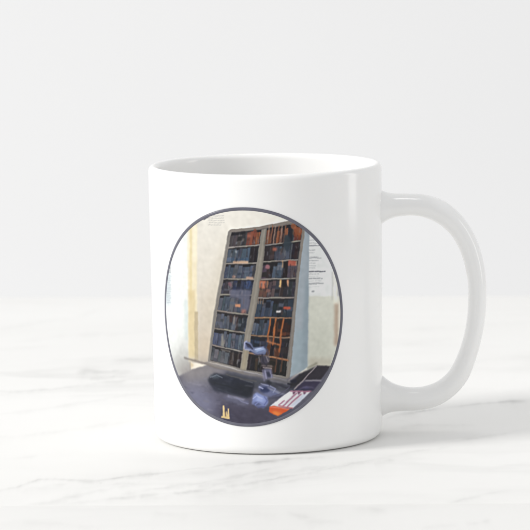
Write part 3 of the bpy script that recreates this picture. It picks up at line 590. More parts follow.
0|144,162,172|.5|.7|0|21.2,12.4 22.1,12.3 22,10.6 22,8.8 21.9,7.1 21.9,5.3 21.9,3.5 21.8,1.8 21.8,0 21.7,-1.8 21.7,-3.5 21.6,-5.3 21.6,-7 21.6,-8.8 21.5,-10.6 21.5,-12.3 21.4,-14.1 21.4,-15.9 21.4,-17.6 18.6,-19.2 18.8,-17.4 18.9,-15.7 19,-13.9 19.2,-12.2 19.3,-10.4 19.5,-8.7 19.6,-6.9 19.8,-5.1 19.9,-3.4 20.1,-1.6 20.2,.1 20.3,1.9 20.5,3.6 20.6,5.4 20.8,7.1 20.9,8.9 21.1,10.6
0|152,174,184|.66|.6|0|17.4,-4.6 19.9,-4.8 19.7,-6.5 19.6,-8.2 19.4,-9.9 19.2,-11.6 19.1,-13.4 18.9,-15.1 18.8,-16.8 18.6,-18.5 17,-19.5 15.4,-20.4 15.6,-18.7 15.9,-16.9 16.1,-15.2 16.3,-13.4 16.5,-11.7 16.7,-9.9 16.9,-8.1 17.2,-6.4
0|138,132,126|.06|1|0|-4.7,30.1 -2.6,30.3 -.5,30.5 1.5,30.8 3.5,31 5.5,31.1 7.5,31.5 9.4,31.9 11.3,32.3 13.3,32.7 15.2,33 17.2,33.4 18.4,32 19.7,30.6 20.9,29.2 20.4,26.2 20.1,24.3 19.8,22.4 19.5,20.6 19.2,18.7 19,16.8 18.8,14.9 18.6,13.1 18.4,11.2 18.1,9.3 17.9,7.4 17.7,5.5 17.5,3.6 17.4,1.9 17.2,.2 17,-1.5 16.9,-3.2 16.7,-4.9 16.5,-6.7 16.4,-8.4 16.2,-10.1 16,-11.8 15.9,-13.5 15.7,-15.3 15.5,-17 15.4,-18.7 15.2,-20.4 15,-22.1 13.2,-21.7 11.4,-21.2 9.7,-20.8 7.9,-20.4 6.1,-20 4.3,-19.6 2.5,-19.2 .7,-18.8 -1.1,-18.5 -2.9,-18.1 -4.7,-17.6 -6.5,-17.2 -8.3,-16.8 -10.2,-16.4 -12.2,-16.1 -14.2,-15.7 -13.8,-13.9 -13.4,-12.1 -13.1,-10.3 -12.7,-8.5 -12.3,-6.7 -12,-4.9 -11.6,-3.1 -11.3,-1.3 -10.9,.5 -10.5,2.4 -10.1,4.3 -9.6,6.1 -9.2,8 -8.8,9.8 -8.4,11.7 -8,13.4 -7.7,15.2 -7.3,16.9 -7,18.6 -6.7,20.3 -6.3,22.3 -5.9,24.2 -5.5,26.2 -5.1,28.1
0|34,32,38|.07|1|0|-4.3,29.2 -2.6,29.4 -.8,29.6 .9,29.8 2.6,30 4.3,30.2 6,30.4 5.7,28.6 5.4,26.8 5.2,25 3.4,24.8 1.7,24.7 -.1,24.5 -1.8,24.4 -3.6,24.2 -5.4,24 -5,25.7 -4.7,27.5
0|81,75,77|.08|.95|0|-4.6,28.1 -3.4,28.2 -3.8,26.2 -4.2,24.3 -5.3,24.1 -5,26.1
1|127,123,137|.08|.45|.17|-3.5,27.9 -4.2,24.6
0|82,72,77|.08|.95|0|-3.4,28.2 -2,28.3 -2.4,26.4 -2.8,24.4 -4.1,24.3 -3.7,26.2
0|85,79,78|.08|.95|0|-1.9,28.4 -.5,28.5 -.8,26.5 -1.2,24.6 -2.7,24.4 -2.3,26.4
1|124,128,131|.08|.45|.17|-.6,28.2 -1.2,24.9
0|28,29,32|.12|.8|0|-2,27.8 -.5,27.9 -.8,26.4 -2.3,26.2
0|54,52,59|.08|.95|0|-.3,28.7 .4,28.8 0,26.7 -.3,24.7 -1.1,24.6 -.7,26.6
0|103,96,90|.12|.8|0|-.6,27.2 .2,27.2 0,26.1 -.8,26
0|62,61,63|.08|.95|0|.6,29.4 1.3,29.4 .9,27.1 .5,24.7 -.3,24.7 .1,27
1|115,122,131|.08|.45|.17|1.2,29.2 .8,27.1 .5,25
0|124,70,61|.08|.95|0|1.3,29.3 2.4,29.4 1.9,27.1 1.6,24.8 .5,24.7 .9,27
1|127,128,130|.08|.45|.17|2.3,29.1 1.9,27.1 1.6,25.1
0|109,59,46|.12|.8|0|.9,27.2 2,27.3 1.9,26.4 .8,26.3
0|149,80,59|.08|.95|0|2.4,29.6 3.5,29.7 3.1,27.3 2.8,24.9 1.6,24.8 2,27.2
0|113,59,48|.08|.95|0|3.5,29.2 4.3,29.3 4,27.1 3.6,25 2.8,24.9 3.2,27.1
0|155,91,58|.08|.95|0|4.4,29.3 5.7,29.4 5.3,27.3 5,25.1 3.7,25 4,27.1
1|128,127,142|.08|.45|.17|5.6,29.1 5.3,27.3 5,25.4
0|34,32,38|.07|1|0|-5.4,23.7 -3.6,23.9 -1.9,24.1 -.1,24.2 1.6,24.4 3.4,24.5 5.1,24.7 4.8,22.7 4.5,20.8 4.2,18.9 2.4,18.9 .7,18.8 -1.1,18.8 -2.9,18.7 -4.7,18.6 -6.5,18.5 -6.1,20.3 -5.8,22
0|85,97,113|.08|.95|0|-5.5,23.3 -4,23.4 -4.5,21.1 -4.9,18.8 -6.5,18.7 -6,21
1|137,143,148|.08|.45|.17|-4.1,23.1 -4.5,21.1 -4.9,19
0|104,115,139|.12|.8|0|-6.1,20.5 -4.5,20.6 -4.7,19.3 -6.3,19.2
0|72,85,98|.08|.95|0|-3.9,23.4 -2.7,23.6 -3.1,21.2 -3.5,18.8 -4.8,18.8 -4.3,21.1
1|127,126,132|.08|.45|.17|-2.8,23.3 -3.2,21.2 -3.5,19.1
0|69,80,100|.12|.8|0|-4.4,20.8 -3.1,20.8 -3.3,19.9 -4.6,19.9
0|73,84,104|.08|.95|0|-2.7,23 -1.8,23.1 -2.2,21 -2.5,18.9 -3.5,18.8 -3.1,20.9
1|116,118,126|.08|.45|.17|-1.9,22.8 -2.2,21 -2.5,19.1
0|70,75,94|.08|.95|0|-1.6,23.7 -.7,23.8 -1.1,21.4 -1.5,18.9 -2.5,18.9 -2,21.3
1|120,124,130|.08|.45|.17|-.7,23.5 -1.1,21.4 -1.5,19.2
0|73,92,110|.08|.95|0|-.6,23.7 1,23.8 .6,21.4 .2,19 -1.5,18.9 -1,21.3
1|116,119,130|.08|.45|.17|.9,23.5 .6,21.4 .2,19.3
0|72,85,100|.12|.8|0|-1.2,20.5 .6,20.6 .5,20 -1.3,19.9
0|83,102,124|.08|.95|0|1.2,24 2.2,24.1 1.9,22.4 1.6,20.7 1.3,19 .3,19 .7,21.5
0|57,65,80|.08|.95|0|2.1,23.2 2.3,23.2 1.9,21.1 1.6,19 1.4,19 1.7,21.1
0|43,35,41|.08|.95|0|2.5,24.1 3.7,24.2 3.5,22.5 3.2,20.8 2.9,19 1.6,19 2,21.6
1|131,132,142|.08|.45|.17|3.6,23.9 3.3,21.6 2.9,19.3
0|36,26,36|.08|.95|0|3.6,22.9 4.4,23 4.1,21 3.7,19.1 3,19 3.3,21
0|39,38,42|.08|.95|0|4.6,24 5,24 4.6,21.6 4.2,19.1 3.8,19.1 4.2,21.5
1|126,126,137|.08|.45|.17|4.9,23.7 4.5,21.6 4.2,19.4
0|34,32,38|.07|1|0|-6.5,18.3 -4.7,18.4 -2.9,18.4 -1.1,18.5 .6,18.5 2.4,18.6 4.1,18.6 3.8,16.8 3.5,15.1 3.2,13.3 1.4,13.3 -.3,13.3 -2.1,13.3 -3.9,13.3 -5.7,13.3 -7.5,13.2 -7,15.8
0|70,80,103|.08|.95|0|-6.7,17.3 -5.8,17.4 -6.1,15.4 -6.5,13.4 -7.5,13.4 -7.1,15.4
1|133,133,146|.08|.45|.17|-5.8,17.1 -6.2,15.4 -6.5,13.7
0|87,89,105|.12|.8|0|-7.1,15.5 -6,15.5 -6.2,14.9 -7.2,14.9
0|75,89,108|.08|.95|0|-5.6,18 -4.8,18 -5.2,15.7 -5.7,13.4 -6.5,13.4 -6,15.7
0|62,77,96|.12|.8|0|-6.2,14.6 -5.4,14.6 -5.5,14 -6.3,13.9
0|69,83,102|.08|.95|0|-4.9,17.1 -3.7,17.1 -4,15.3 -4.4,13.5 -5.6,13.4 -5.3,15.3
1|114,112,121|.08|.45|.17|-3.8,16.9 -4.4,13.7
0|94,97,107|.08|.95|0|-3.4,18.1 -2.1,18.2 -2.5,15.8 -3,13.5 -4.3,13.5 -3.9,15.8
1|123,124,130|.08|.45|.17|-2.2,17.9 -2.6,15.8 -3,13.8
0|76,82,91|.12|.8|0|-3.7,16.5 -2.3,16.5 -2.6,15 -4,14.9
0|88,96,114|.08|.95|0|-2,17.9 -.6,17.9 -1,15.7 -1.4,13.5 -2.9,13.5 -2.5,15.7
1|137,140,144|.08|.45|.17|-.7,17.7 -1.1,15.7 -1.5,13.8
0|61,75,92|.12|.8|0|-2.5,15.4 -1,15.4 -1.2,14.5 -2.7,14.4
0|72,78,99|.08|.95|0|-.7,17.3 .2,17.3 -.2,15.4 -.5,13.5 -1.4,13.5 -1,15.4
1|130,134,141|.08|.45|.17|.1,17.1 -.5,13.8
0|63,75,97|.12|.8|0|-.6,17.4 .3,17.4 0,16.1 -.9,16.1
0|82,95,114|.08|.95|0|.3,17.4 1.9,17.5 1.6,15.5 1.2,13.5 -.5,13.5 -.1,15.5
1|124,130,140|.08|.45|.17|1.8,17.2 1.5,15.5 1.2,13.8
0|95,104,125|.12|.8|0|0,16.1 1.8,16.1 1.7,15.5 -.1,15.5
0|89,98,123|.08|.95|0|2.1,17.9 3.1,17.9 2.7,15.7 2.3,13.5 1.3,13.5 1.7,15.7
1|128,131,142|.08|.45|.17|3,17.6 2.7,15.7 2.3,13.8
0|57,70,92|.12|.8|0|1.7,15.7 2.8,15.8 2.6,15 1.6,15
0|69,69,78|.08|.95|0|3.2,18.1 4,18.1 3.6,15.8 3.2,13.5 2.4,13.5 2.8,15.8
0|34,32,38|.07|1|0|-7.6,13 -5.7,13 -3.9,13 -2.1,13.1 -.4,13.1 1.4,13.1 3.1,13.1 2.8,11.3 2.5,9.5 2.2,7.7 .4,7.7 -1.4,7.8 -3.2,7.8 -5,7.8 -6.8,7.8 -8.7,7.8 -8.3,9.5 -7.9,11.2
0|78,77,93|.08|.95|0|-7.8,11.7 -7,11.7 -7.4,9.8 -7.8,7.9 -8.7,7.9 -8.2,9.8
0|55,58,71|.12|.8|0|-8.1,10.5 -7.2,10.5 -7.4,9.2 -8.4,9.2
0|64,60,71|.08|.95|0|-6.8,12.2 -5.1,12.2 -5.5,10.1 -6,7.9 -7.7,7.9 -7.3,10.1
0|87,91,103|.12|.8|0|-7.3,9.7 -5.5,9.7 -5.7,9.1 -7.5,9
0|101,95,105|.08|.95|0|-5,12.4 -4,12.4 -4.4,10.2 -4.9,7.9 -5.9,7.9 -5.4,10.2
0|45,55,89|.08|.95|0|-3.8,12.7 -2.5,12.7 -2.9,10.3 -3.4,7.9 -4.8,7.9 -4.3,10.3
0|58,61,80|.12|.8|0|-3.9,12 -2.5,12 -2.7,11 -4.1,11
0|36,41,61|.08|.95|0|-2.5,11.7 -1.5,11.7 -1.8,9.8 -2.2,7.9 -3.3,7.9 -2.9,9.8
0|42,47,75|.12|.8|0|-2.8,10.5 -1.6,10.5 -1.9,9.1 -3.1,9.1
0|57,63,87|.08|.95|0|-1.2,12.8 -.2,12.8 -.7,10.4 -1.1,7.9 -2.1,7.9 -1.7,10.4
0|49,56,80|.08|.95|0|-.2,12.4 .6,12.4 .2,10.2 -.2,7.9 -1.1,7.9 -.6,10.2
0|64,77,115|.08|.95|0|.7,12.5 2.1,12.5 1.7,10.2 1.2,7.9 -.2,7.9 .3,10.2
0|58,62,77|.12|.8|0|.2,9.9 1.7,9.9 1.6,9.2 .1,9.2
0|66,73,98|.08|.95|0|2,11.5 2.8,11.5 2.4,9.7 2.1,7.8 1.3,7.9 1.7,9.7
0|26,34,51|.12|.8|0|2.1,11.9 2.9,11.9 2.6,10.5 1.8,10.5
0|34,32,38|.07|1|0|-8.8,7.5 -6.9,7.5 -5,7.5 -3.2,7.5 -1.4,7.5 .3,7.4 2.1,7.4 1.7,5.3 1.3,3.2 1,1.1 -.8,1.3 -2.6,1.5 -4.4,1.6 -6.2,1.8 -8.1,1.9 -10,2.1 -9.6,3.9 -9.2,5.7
0|92,96,110|.08|.95|0|-9,6.5 -7.7,6.5 -8.2,4.3 -8.7,2.2 -9.9,2.2 -9.5,4.4
0|70,87,99|.08|.95|0|-7.5,7.2 -6.7,7.2 -7.2,4.6 -7.8,2.1 -8.6,2.2 -8.1,4.7
0|79,91,107|.08|.95|0|-6.7,7 -5,7 -5.5,4.5 -6,2 -7.7,2.1 -7.2,4.5
0|71,82,101|.12|.8|0|-7,5.7 -5.2,5.6 -5.5,3.9 -7.3,4
0|103,106,115|.08|.95|0|-5,6.6 -3.4,6.6 -3.9,4.2 -4.4,1.8 -5.9,1.9 -5.5,4.3
0|87,98,117|.12|.8|0|-5.2,5.3 -3.6,5.2 -3.7,4.4 -5.4,4.5
0|96,94,107|.08|.95|0|-3.3,6.5 -2.2,6.5 -2.7,4.1 -3.1,1.7 -4.3,1.8 -3.8,4.2
1|113,111,121|.08|.45|.17|-2.3,6.2 -2.7,4.1 -3.1,2
0|65,75,94|.08|.95|0|-2,7 -.3,7 -.7,5.2 -1,3.3 -1.4,1.5 -3.1,1.7 -2.7,3.5 -2.4,5.2
0|74,85,103|.12|.8|0|-2.8,3.2 -1,3.1 -1.2,1.9 -3,2.1
0|66,66,74|.08|.95|0|-.3,6.8 .6,6.7 .3,5 -.1,3.2 -.4,1.4 -1.3,1.5 -.9,3.3 -.6,5
1|137,137,150|.08|.45|.17|.5,6.4 .1,4.1 -.4,1.8
0|79,74,86|.08|.95|0|.6,6.4 1.9,6.3 1.4,3.8 .9,1.3 -.3,1.4 .1,3.9
1|119,117,128|.08|.45|.17|1.7,6 1.3,3.8 .9,1.6
0|68,76,90|.12|.8|0|-.1,2.9 1.3,2.8 1,1.3 -.3,1.4
0|34,32,38|.07|1|0|-10.1,1.8 -8.2,1.6 -6.3,1.5 -4.5,1.3 -2.6,1.1 -.9,1 .9,.8 .5,-1.2 .1,-3.2 -.2,-5.1 -2,-4.9 -3.8,-4.7 -5.6,-4.5 -7.4,-4.3 -9.3,-4.1 -11.2,-4 -10.8,-2 -10.4,-.1
0|89,90,100|.08|.95|0|-10.2,1 -8.7,.9 -9.2,-1.5 -9.6,-3.9 -11.2,-3.8 -10.7,-1.4
1|127,126,132|.08|.45|.17|-8.8,.6 -9.2,-1.5 -9.6,-3.6
0|97,103,121|.12|.8|0|-10.8,-1.7 -9.1,-1.8 -9.4,-3 -11,-2.9
0|95,101,120|.08|.95|0|-8.6,1.1 -7.4,1 -7.9,-1.5 -8.3,-4 -9.5,-3.9 -9.1,-1.4
1|116,123,126|.08|.45|.17|-7.5,.7 -7.9,-1.5 -8.3,-3.7
0|62,67,75|.12|.8|0|-8.9,-.7 -7.7,-.8 -7.9,-1.9 -9.1,-1.7
0|82,92,110|.08|.95|0|-7.5,.2 -6.3,.1 -6.7,-2 -7.1,-4.1 -8.3,-4 -7.9,-1.9
0|75,81,97|.12|.8|0|-8,-2.3 -6.7,-2.4 -6.8,-3.1 -8.1,-3
0|90,96,109|.08|.95|0|-6.2,.6 -5.2,.5 -5.7,-1.9 -6.1,-4.2 -7,-4.2 -6.6,-1.8
1|133,135,139|.08|.45|.17|-5.3,.2 -5.7,-1.9 -6.1,-3.9
0|59,68,83|.08|.95|0|-5.2,.5 -4.4,.4 -4.9,-2 -5.3,-4.3 -6.1,-4.2 -5.6,-1.9
0|95,103,118|.08|.95|0|-4.4,.1 -2.8,-.1 -3.2,-2.3 -3.6,-4.5 -5.3,-4.3 -4.8,-2.1
1|133,137,143|.08|.45|.17|-3,-.4 -3.3,-2.3 -3.7,-4.2
0|40,51,60|.08|.95|0|-2.6,-.3 -1.1,-.5 -1.4,-2.6 -1.9,-4.7 -3.4,-4.5 -3,-2.5
0|91,98,109|.12|.8|0|-2.9,-2.1 -1.3,-2.3 -1.5,-3.3 -3.1,-3.1
0|40,49,61|.08|.95|0|-.8,.1 .2,-.1 -.2,-2.5 -.7,-4.9 -1.8,-4.8 -1.3,-2.4
0|52,60,76|.08|.95|0|.3,-.1 .7,-.2 .2,-2.6 -.2,-5 -.6,-4.9 -.1,-2.5
1|132,135,138|.08|.45|.17|.6,-.5 .2,-2.6 -.2,-4.6
0|80,94,120|.12|.8|0|-.4,-3.7 0,-3.7 -.2,-4.8 -.6,-4.8
0|34,32,38|.07|1|0|-11.2,-4.2 -9.3,-4.4 -7.5,-4.6 -5.6,-4.8 -3.8,-5 -2,-5.2 -.3,-5.5 -.6,-7.5 -.9,-9.6 -1.2,-11.7 -3,-11.3 -4.8,-11 -6.6,-10.7 -8.5,-10.4 -10.4,-10.2 -12.3,-9.9 -11.9,-8 -11.6,-6.1
0|86,94,124|.08|.95|0|-11.5,-5.5 -9.7,-5.7 -10.1,-7.8 -10.5,-9.9 -12.3,-9.7 -11.9,-7.6
0|79,87,112|.08|.95|0|-9.6,-5.8 -7.9,-6 -8.3,-8.1 -8.6,-10.2 -10.4,-10 -10,-7.9
0|72,80,106|.12|.8|0|-9.8,-6.6 -7.9,-6.8 -8.2,-8.6 -10.1,-8.3
0|91,98,114|.08|.95|0|-7.6,-4.9 -6.7,-5 -7,-6.8 -7.3,-8.6 -7.6,-10.4 -8.5,-10.2 -8.2,-8.5 -7.9,-6.7
1|118,123,127|.08|.45|.17|-6.7,-5.3 -7.2,-7.7 -7.5,-10.1
0|104,110,125|.08|.95|0|-6.7,-5.9 -6,-6 -6.3,-8.2 -6.7,-10.5 -7.5,-10.4 -7.1,-8.1
0|71,80,99|.12|.8|0|-7,-7.7 -6.2,-7.8 -6.4,-8.7 -7.2,-8.5
0|80,99,118|.08|.95|0|-5.8,-5.5 -4.8,-5.7 -5.2,-8.2 -5.6,-10.7 -6.7,-10.5 -6.3,-8
0|102,103,118|.08|.95|0|-4.7,-5.5 -3.4,-5.6 -3.7,-7.4 -4,-9.2 -4.2,-10.9 -5.5,-10.7 -5.3,-8.9 -5,-7.2
0|67,82,94|.12|.8|0|-5,-7.4 -3.6,-7.5 -3.7,-8.2 -5.1,-8
0|70,81,103|.08|.95|0|-3.4,-6 -2.3,-6.1 -2.7,-8.6 -3.1,-11.1 -4.2,-10.9 -3.8,-8.4
0|82,91,112|.12|.8|0|-3.4,-6.2 -2.3,-6.4 -2.5,-7.9 -3.6,-7.7
0|100,112,127|.08|.95|0|-2.2,-6 -1.2,-6.1 -1.5,-7.8 -1.8,-9.6 -2,-11.3 -3,-11.1 -2.8,-9.4 -2.5,-7.7
0|88,106,122|.12|.8|0|-2.6,-8.6 -1.6,-8.8 -1.8,-10.1 -2.8,-9.9
0|77,91,103|.08|.95|0|-1.1,-5.6 -.4,-5.7 -.7,-7.6 -1,-9.5 -1.2,-11.4 -2,-11.3 -1.7,-9.4 -1.4,-7.5
1|127,130,139|.08|.45|.17|-.5,-6.1 -.9,-8.6 -1.2,-11.1
0|105,109,121|.12|.8|0|-1.4,-7.7 -.7,-7.8 -.9,-9.1 -1.6,-9
0|34,32,38|.07|1|0|-12.4,-10.2 -10.4,-10.4 -8.5,-10.7 -6.7,-11 -4.8,-11.3 -3.1,-11.6 -1.3,-12 -1.6,-13.9 -1.9,-15.8 -2.1,-17.7 -3.9,-17.2 -5.7,-16.8 -7.6,-16.4 -9.5,-16 -11.4,-15.6 -13.3,-15.3 -12.8,-12.7
0|74,78,86|.08|.95|0|-12.4,-10.6 -11.3,-10.8 -11.7,-13.1 -12.1,-15.3 -13.3,-15.1 -12.9,-12.9
1|110,111,121|.08|.45|.17|-11.4,-11.1 -11.7,-13.1 -12.1,-15.1
0|109,107,117|.08|.95|0|-11.3,-11.2 -9.8,-11.4 -10.1,-13.5 -10.5,-15.6 -12,-15.3 -11.7,-13.3
0|63,65,80|.12|.8|0|-11.8,-14.3 -10.2,-14.6 -10.4,-15.7 -12,-15.3
0|85,93,99|.08|.95|0|-9.7,-11.7 -8.8,-11.9 -9.1,-13.9 -9.4,-15.8 -10.4,-15.7 -10.1,-13.7
1|136,138,146|.08|.45|.17|-8.8,-12.2 -9.4,-15.6
0|96,97,105|.08|.95|0|-8.6,-11.6 -7.4,-11.8 -7.8,-13.9 -8.1,-16.1 -9.4,-15.9 -9,-13.7
1|124,132,134|.08|.45|.17|-7.5,-12 -7.8,-13.9 -8.2,-15.8
0|72,75,85|.12|.8|0|-8.7,-12 -7.4,-12.2 -7.6,-13.6 -8.9,-13.4
0|96,102,111|.08|.95|0|-7.4,-12.1 -6,-12.4 -6.3,-14.4 -6.7,-16.4 -8.1,-16.1 -7.7,-14.1
0|60,61,71|.08|.95|0|-6,-12.8 -5.6,-12.8 -5.9,-14.7 -6.2,-16.5 -6.6,-16.5 -6.3,-14.6
0|54,45,46|.08|.95|0|-5.5,-12.1 -4.1,-12.3 -4.5,-14.6 -4.9,-16.9 -6.2,-16.5 -5.9,-14.3
1|117,120,132|.08|.45|.17|-4.2,-12.6 -4.5,-14.6 -4.9,-16.6
0|70,55,56|.12|.8|0|-6,-14.8 -4.5,-15.2 -4.7,-16.6 -6.2,-16.3
0|42,33,34|.08|.95|0|-4.1,-12.6 -2.6,-12.9 -2.9,-15.1 -3.3,-17.2 -4.8,-16.9 -4.4,-14.7
0|31,23,31|.12|.8|0|-4.5,-15.4 -2.9,-15.7 -3,-16.4 -4.6,-16
0|46,33,39|.08|.95|0|-2.4,-12.2 -1.4,-12.4 -1.8,-14.9 -2.2,-17.5 -3.2,-17.2 -2.8,-14.7
1|131,138,141|.08|.45|.17|-1.5,-12.7 -1.8,-14.9 -2.2,-17.2
0|28,27,35|.12|.8|0|-2.9,-15.3 -1.8,-15.5 -2.1,-17.3 -3.1,-17.1
0|34,32,38|.07|1|0|7.8,30.7 9.6,30.9 11.3,31.1 13,31.3 14.7,31.5 16.4,31.7 18.2,31.9 20,32 19.8,30 19.6,28 19.5,26 17.7,25.9 15.9,25.8 14.2,25.6 12.4,25.5 10.7,25.3 8.9,25.1 7.2,24.9 7.4,26.9 7.6,28.8
0|131,77,49|.08|.95|0|7.8,29.9 9.2,30.1 8.9,27.7 8.7,25.3 7.2,25.1 7.5,27.5
0|111,60,50|.12|.8|0|7.7,28.9 9.2,29.1 9,27.7 7.5,27.6
0|64,42,41|.08|.95|0|9.3,30.2 11.1,30.4 10.9,28 10.6,25.5 8.8,25.3 9,27.8
1|116,123,130|.08|.45|.17|11,30.1 10.8,28 10.6,25.8
0|141,78,49|.08|.95|0|11.2,29.6 12.2,29.7 12,27.7 11.7,25.6 10.7,25.5 11,27.6
0|129,64,36|.12|.8|0|11,27.3 12,27.4 11.9,26.2 10.8,26.1
0|120,77,63|.08|.95|0|12.3,30.5 13.3,30.6 13,28.1 12.8,25.7 11.8,25.6 12.1,28
1|125,127,135|.08|.45|.17|13.2,30.3 13,28.1 12.8,26
0|101,49,35|.12|.8|0|12.2,29.1 13.2,29.2 13.2,28.1 12.1,28
0|63,39,37|.08|.95|0|13.3,30 14.1,30.1 13.9,27.9 13.7,25.8 12.8,25.7 13.1,27.8
0|57,44,47|.12|.8|0|13.1,27.6 14,27.7 13.8,26.2 12.9,26.1
0|154,89,58|.08|.95|0|14.2,30.4 15.2,30.5 14.9,28.2 14.7,25.8 13.8,25.8 14,28.1
1|124,128,139|.08|.45|.17|15.1,30.1 14.9,28.1 14.7,26.1
0|34,37,50|.08|.95|0|15.3,31.3 16.8,31.5 16.6,29.6 16.5,27.8 16.3,26 14.8,25.9 14.9,27.7 15.1,29.5
0|57,77,90|.08|.95|0|16.9,30.6 17.2,30.7 16.9,28.3 16.7,26 16.4,26 16.6,28.3
0|45,59,73|.12|.8|0|16.6,27.7 17,27.8 16.8,26.2 16.4,26.2
0|117,56,46|.08|.95|0|17.2,30.5 18.6,30.6 18.4,28.4 18.2,26.1 16.7,26 17,28.3
1|127,128,135|.08|.45|.17|18.6,30.3 18.4,28.4 18.1,26.4
0|131,63,42|.08|.95|0|18.7,30.5 19.8,30.6 19.6,28.4 19.4,26.2 18.3,26.1 18.5,28.3
0|153,80,47|.12|.8|0|18.7,29.8 19.9,29.9 19.7,28 18.5,27.9
0|34,32,38|.07|1|0|7.2,24.7 8.9,24.8 10.6,25 12.4,25.2 14.1,25.3 15.9,25.4 17.6,25.6 19.4,25.7 19.2,23.7 18.9,21.7 18.6,19.7 16.9,19.7 15.1,19.6 13.4,19.6 11.7,19.5 10,19.4 8.3,19.3 6.6,19.2 6.8,21 7,22.8
0|50,41,46|.08|.95|0|7.1,24 9,24.2 8.7,21.8 8.4,19.5 6.6,19.4 6.8,21.7
1|135,140,149|.08|.45|.17|8.9,23.9 8.6,21.8 8.4,19.8
0|63,50,50|.08|.95|0|9.1,24.5 10.5,24.6 10.2,22.1 9.9,19.6 8.6,19.5 8.8,22
0|80,65,69|.12|.8|0|8.8,21.4 10.2,21.5 10,20 8.6,19.9
0|61,70,87|.08|.95|0|10.7,24.4 11.9,24.5 11.6,22.1 11.3,19.6 10.2,19.6 10.4,22
0|76,93,112|.08|.95|0|12,24.3 12.8,24.4 12.6,22.1 12.3,19.7 11.4,19.6 11.7,22
1|113,113,118|.08|.45|.17|12.8,24.1 12.5,22.1 12.3,20
0|55,60,65|.12|.8|0|11.9,23.6 12.8,23.7 12.7,22.6 11.8,22.5
0|88,91,101|.08|.95|0|12.9,24.1 14.3,24.2 14,22 13.7,19.8 12.3,19.7 12.6,21.9
1|129,133,138|.08|.45|.17|14.2,23.9 13.9,21.9 13.7,20.1
0|87,95,114|.08|.95|0|14.4,24.3 15.8,24.4 15.5,22.1 15.2,19.8 13.8,19.8 14.1,22.1
0|88,93,101|.08|.95|0|16,25.2 16.6,25.2 16.4,23.4 16.1,21.6 15.9,19.8 15.3,19.8 15.6,21.6 15.8,23.4
1|122,129,134|.08|.45|.17|16.5,24.9 16.2,22.5 15.9,20.1
0|71,78,90|.12|.8|0|15.8,23.1 16.4,23.1 16.2,21.5 15.6,21.5
0|42,35,51|.08|.95|0|16.6,24.8 17.5,24.8 17.2,22.4 16.9,19.9 15.9,19.8 16.3,22.3
0|53,37,42|.12|.8|0|16.1,21.3 17.1,21.3 17,20.4 16,20.3
0|56,39,42|.08|.95|0|17.6,25.3 18.9,25.4 18.6,23.6 18.4,21.7 18.1,19.9 16.9,19.9 17.1,21.7 17.4,23.5
1|127,127,136|.08|.45|.17|18.8,25.1 18.4,22.7 18.1,20.2
0|45,24,33|.12|.8|0|17.4,23.3 18.7,23.4 18.5,22.3 17.2,22.2
0|37,39,46|.08|.95|0|18.9,25.1 19.3,25.2 19.1,23.4 18.9,21.7 18.6,19.9 18.2,19.9 18.4,21.7 18.7,23.4
1|136,139,148|.08|.45|.17|19.3,24.9 19,22.6 18.6,20.2
0|34,32,38|.07|1|0|6.5,18.9 8.2,19 9.9,19.1 11.6,19.2 13.3,19.2 15.1,19.3 16.8,19.4 18.6,19.4 18.3,17.4 18,15.3 17.8,13.2 16,13.2 14.2,13.3 12.5,13.3 10.8,13.3 9,13.3 7.3,13.3 5.6,13.2 5.9,15.1 6.2,17
0|87,69,87|.08|.95|0|6.3,17.9 7.8,17.9 7.5,15.7 7.1,13.4 5.6,13.4 6,15.6
0|37,35,32|.12|.8|0|6,15.5 7.5,15.6 7.3,13.9 5.7,13.9
0|57,43,46|.08|.95|0|7.9,18 8.9,18.1 8.5,15.8 8.1,13.5 7.2,13.4 7.6,15.7
1|123,127,128|.08|.45|.17|8.8,17.8 8.5,15.8 8.2,13.8
0|55,49,51|.12|.8|0|7.9,17.8 8.9,17.9 8.8,17.2 7.8,17.1
0|32,24,32|.08|.95|0|8.7,16.7 9.7,16.8 9.2,13.5 8.2,13.5
1|110,112,125|.08|.45|.17|9.6,16.5 9.2,13.8
0|28,23,25|.12|.8|0|8.4,14.5 9.4,14.5 9.2,13.5 8.2,13.5
0|80,95,115|.08|.95|0|9.8,17.5 11.1,17.5 10.8,15.5 10.5,13.5 9.2,13.5 9.5,15.5
1|129,133,141|.08|.45|.17|11,17.2 10.8,15.5 10.5,13.8
0|73,89,108|.08|.95|0|11.4,18.7 13.2,18.8 12.9,17 12.7,15.2 12.4,13.5 10.6,13.5 10.9,15.2 11.1,17
1|120,118,131|.08|.45|.17|13.1,18.4 12.7,16.1 12.4,13.8
0|117,121,133|.12|.8|0|11.3,17.9 13.2,18 12.9,16.1 11,16.1
0|75,87,110|.08|.95|0|13.3,18.9 13.6,18.9 13.4,17.1 13.1,15.3 12.8,13.5 12.6,13.5 12.8,15.3 13.1,17.1
0|42,30,35|.08|.95|0|13.6,18.9 15,19 14.8,17.1 14.5,15.3 14.2,13.5 12.9,13.5 13.1,15.3 13.4,17.1
0|40,31,37|.12|.8|0|13,14.5 14.5,14.5 14.3,13.5 12.9,13.5
0|92,80,94|.08|.95|0|15.1,18.8 16.2,18.8 15.9,17 15.7,15.2 15.5,13.4 14.3,13.5 14.6,15.2 14.8,17
0|96,84,91|.08|.95|0|16.1,18 17.3,18 17,15.7 16.7,13.4 15.5,13.4 15.8,15.7
0|94,89,100|.12|.8|0|16.1,17.9 17.4,18 17.2,17 16,17
0|81,71,85|.08|.95|0|17.3,17.8 18.3,17.8 18,15.6 17.7,13.4 16.8,13.4 17.1,15.6
0|93,86,99|.12|.8|0|17.4,17.9 18.4,18 18.1,16.2 17.1,16.2
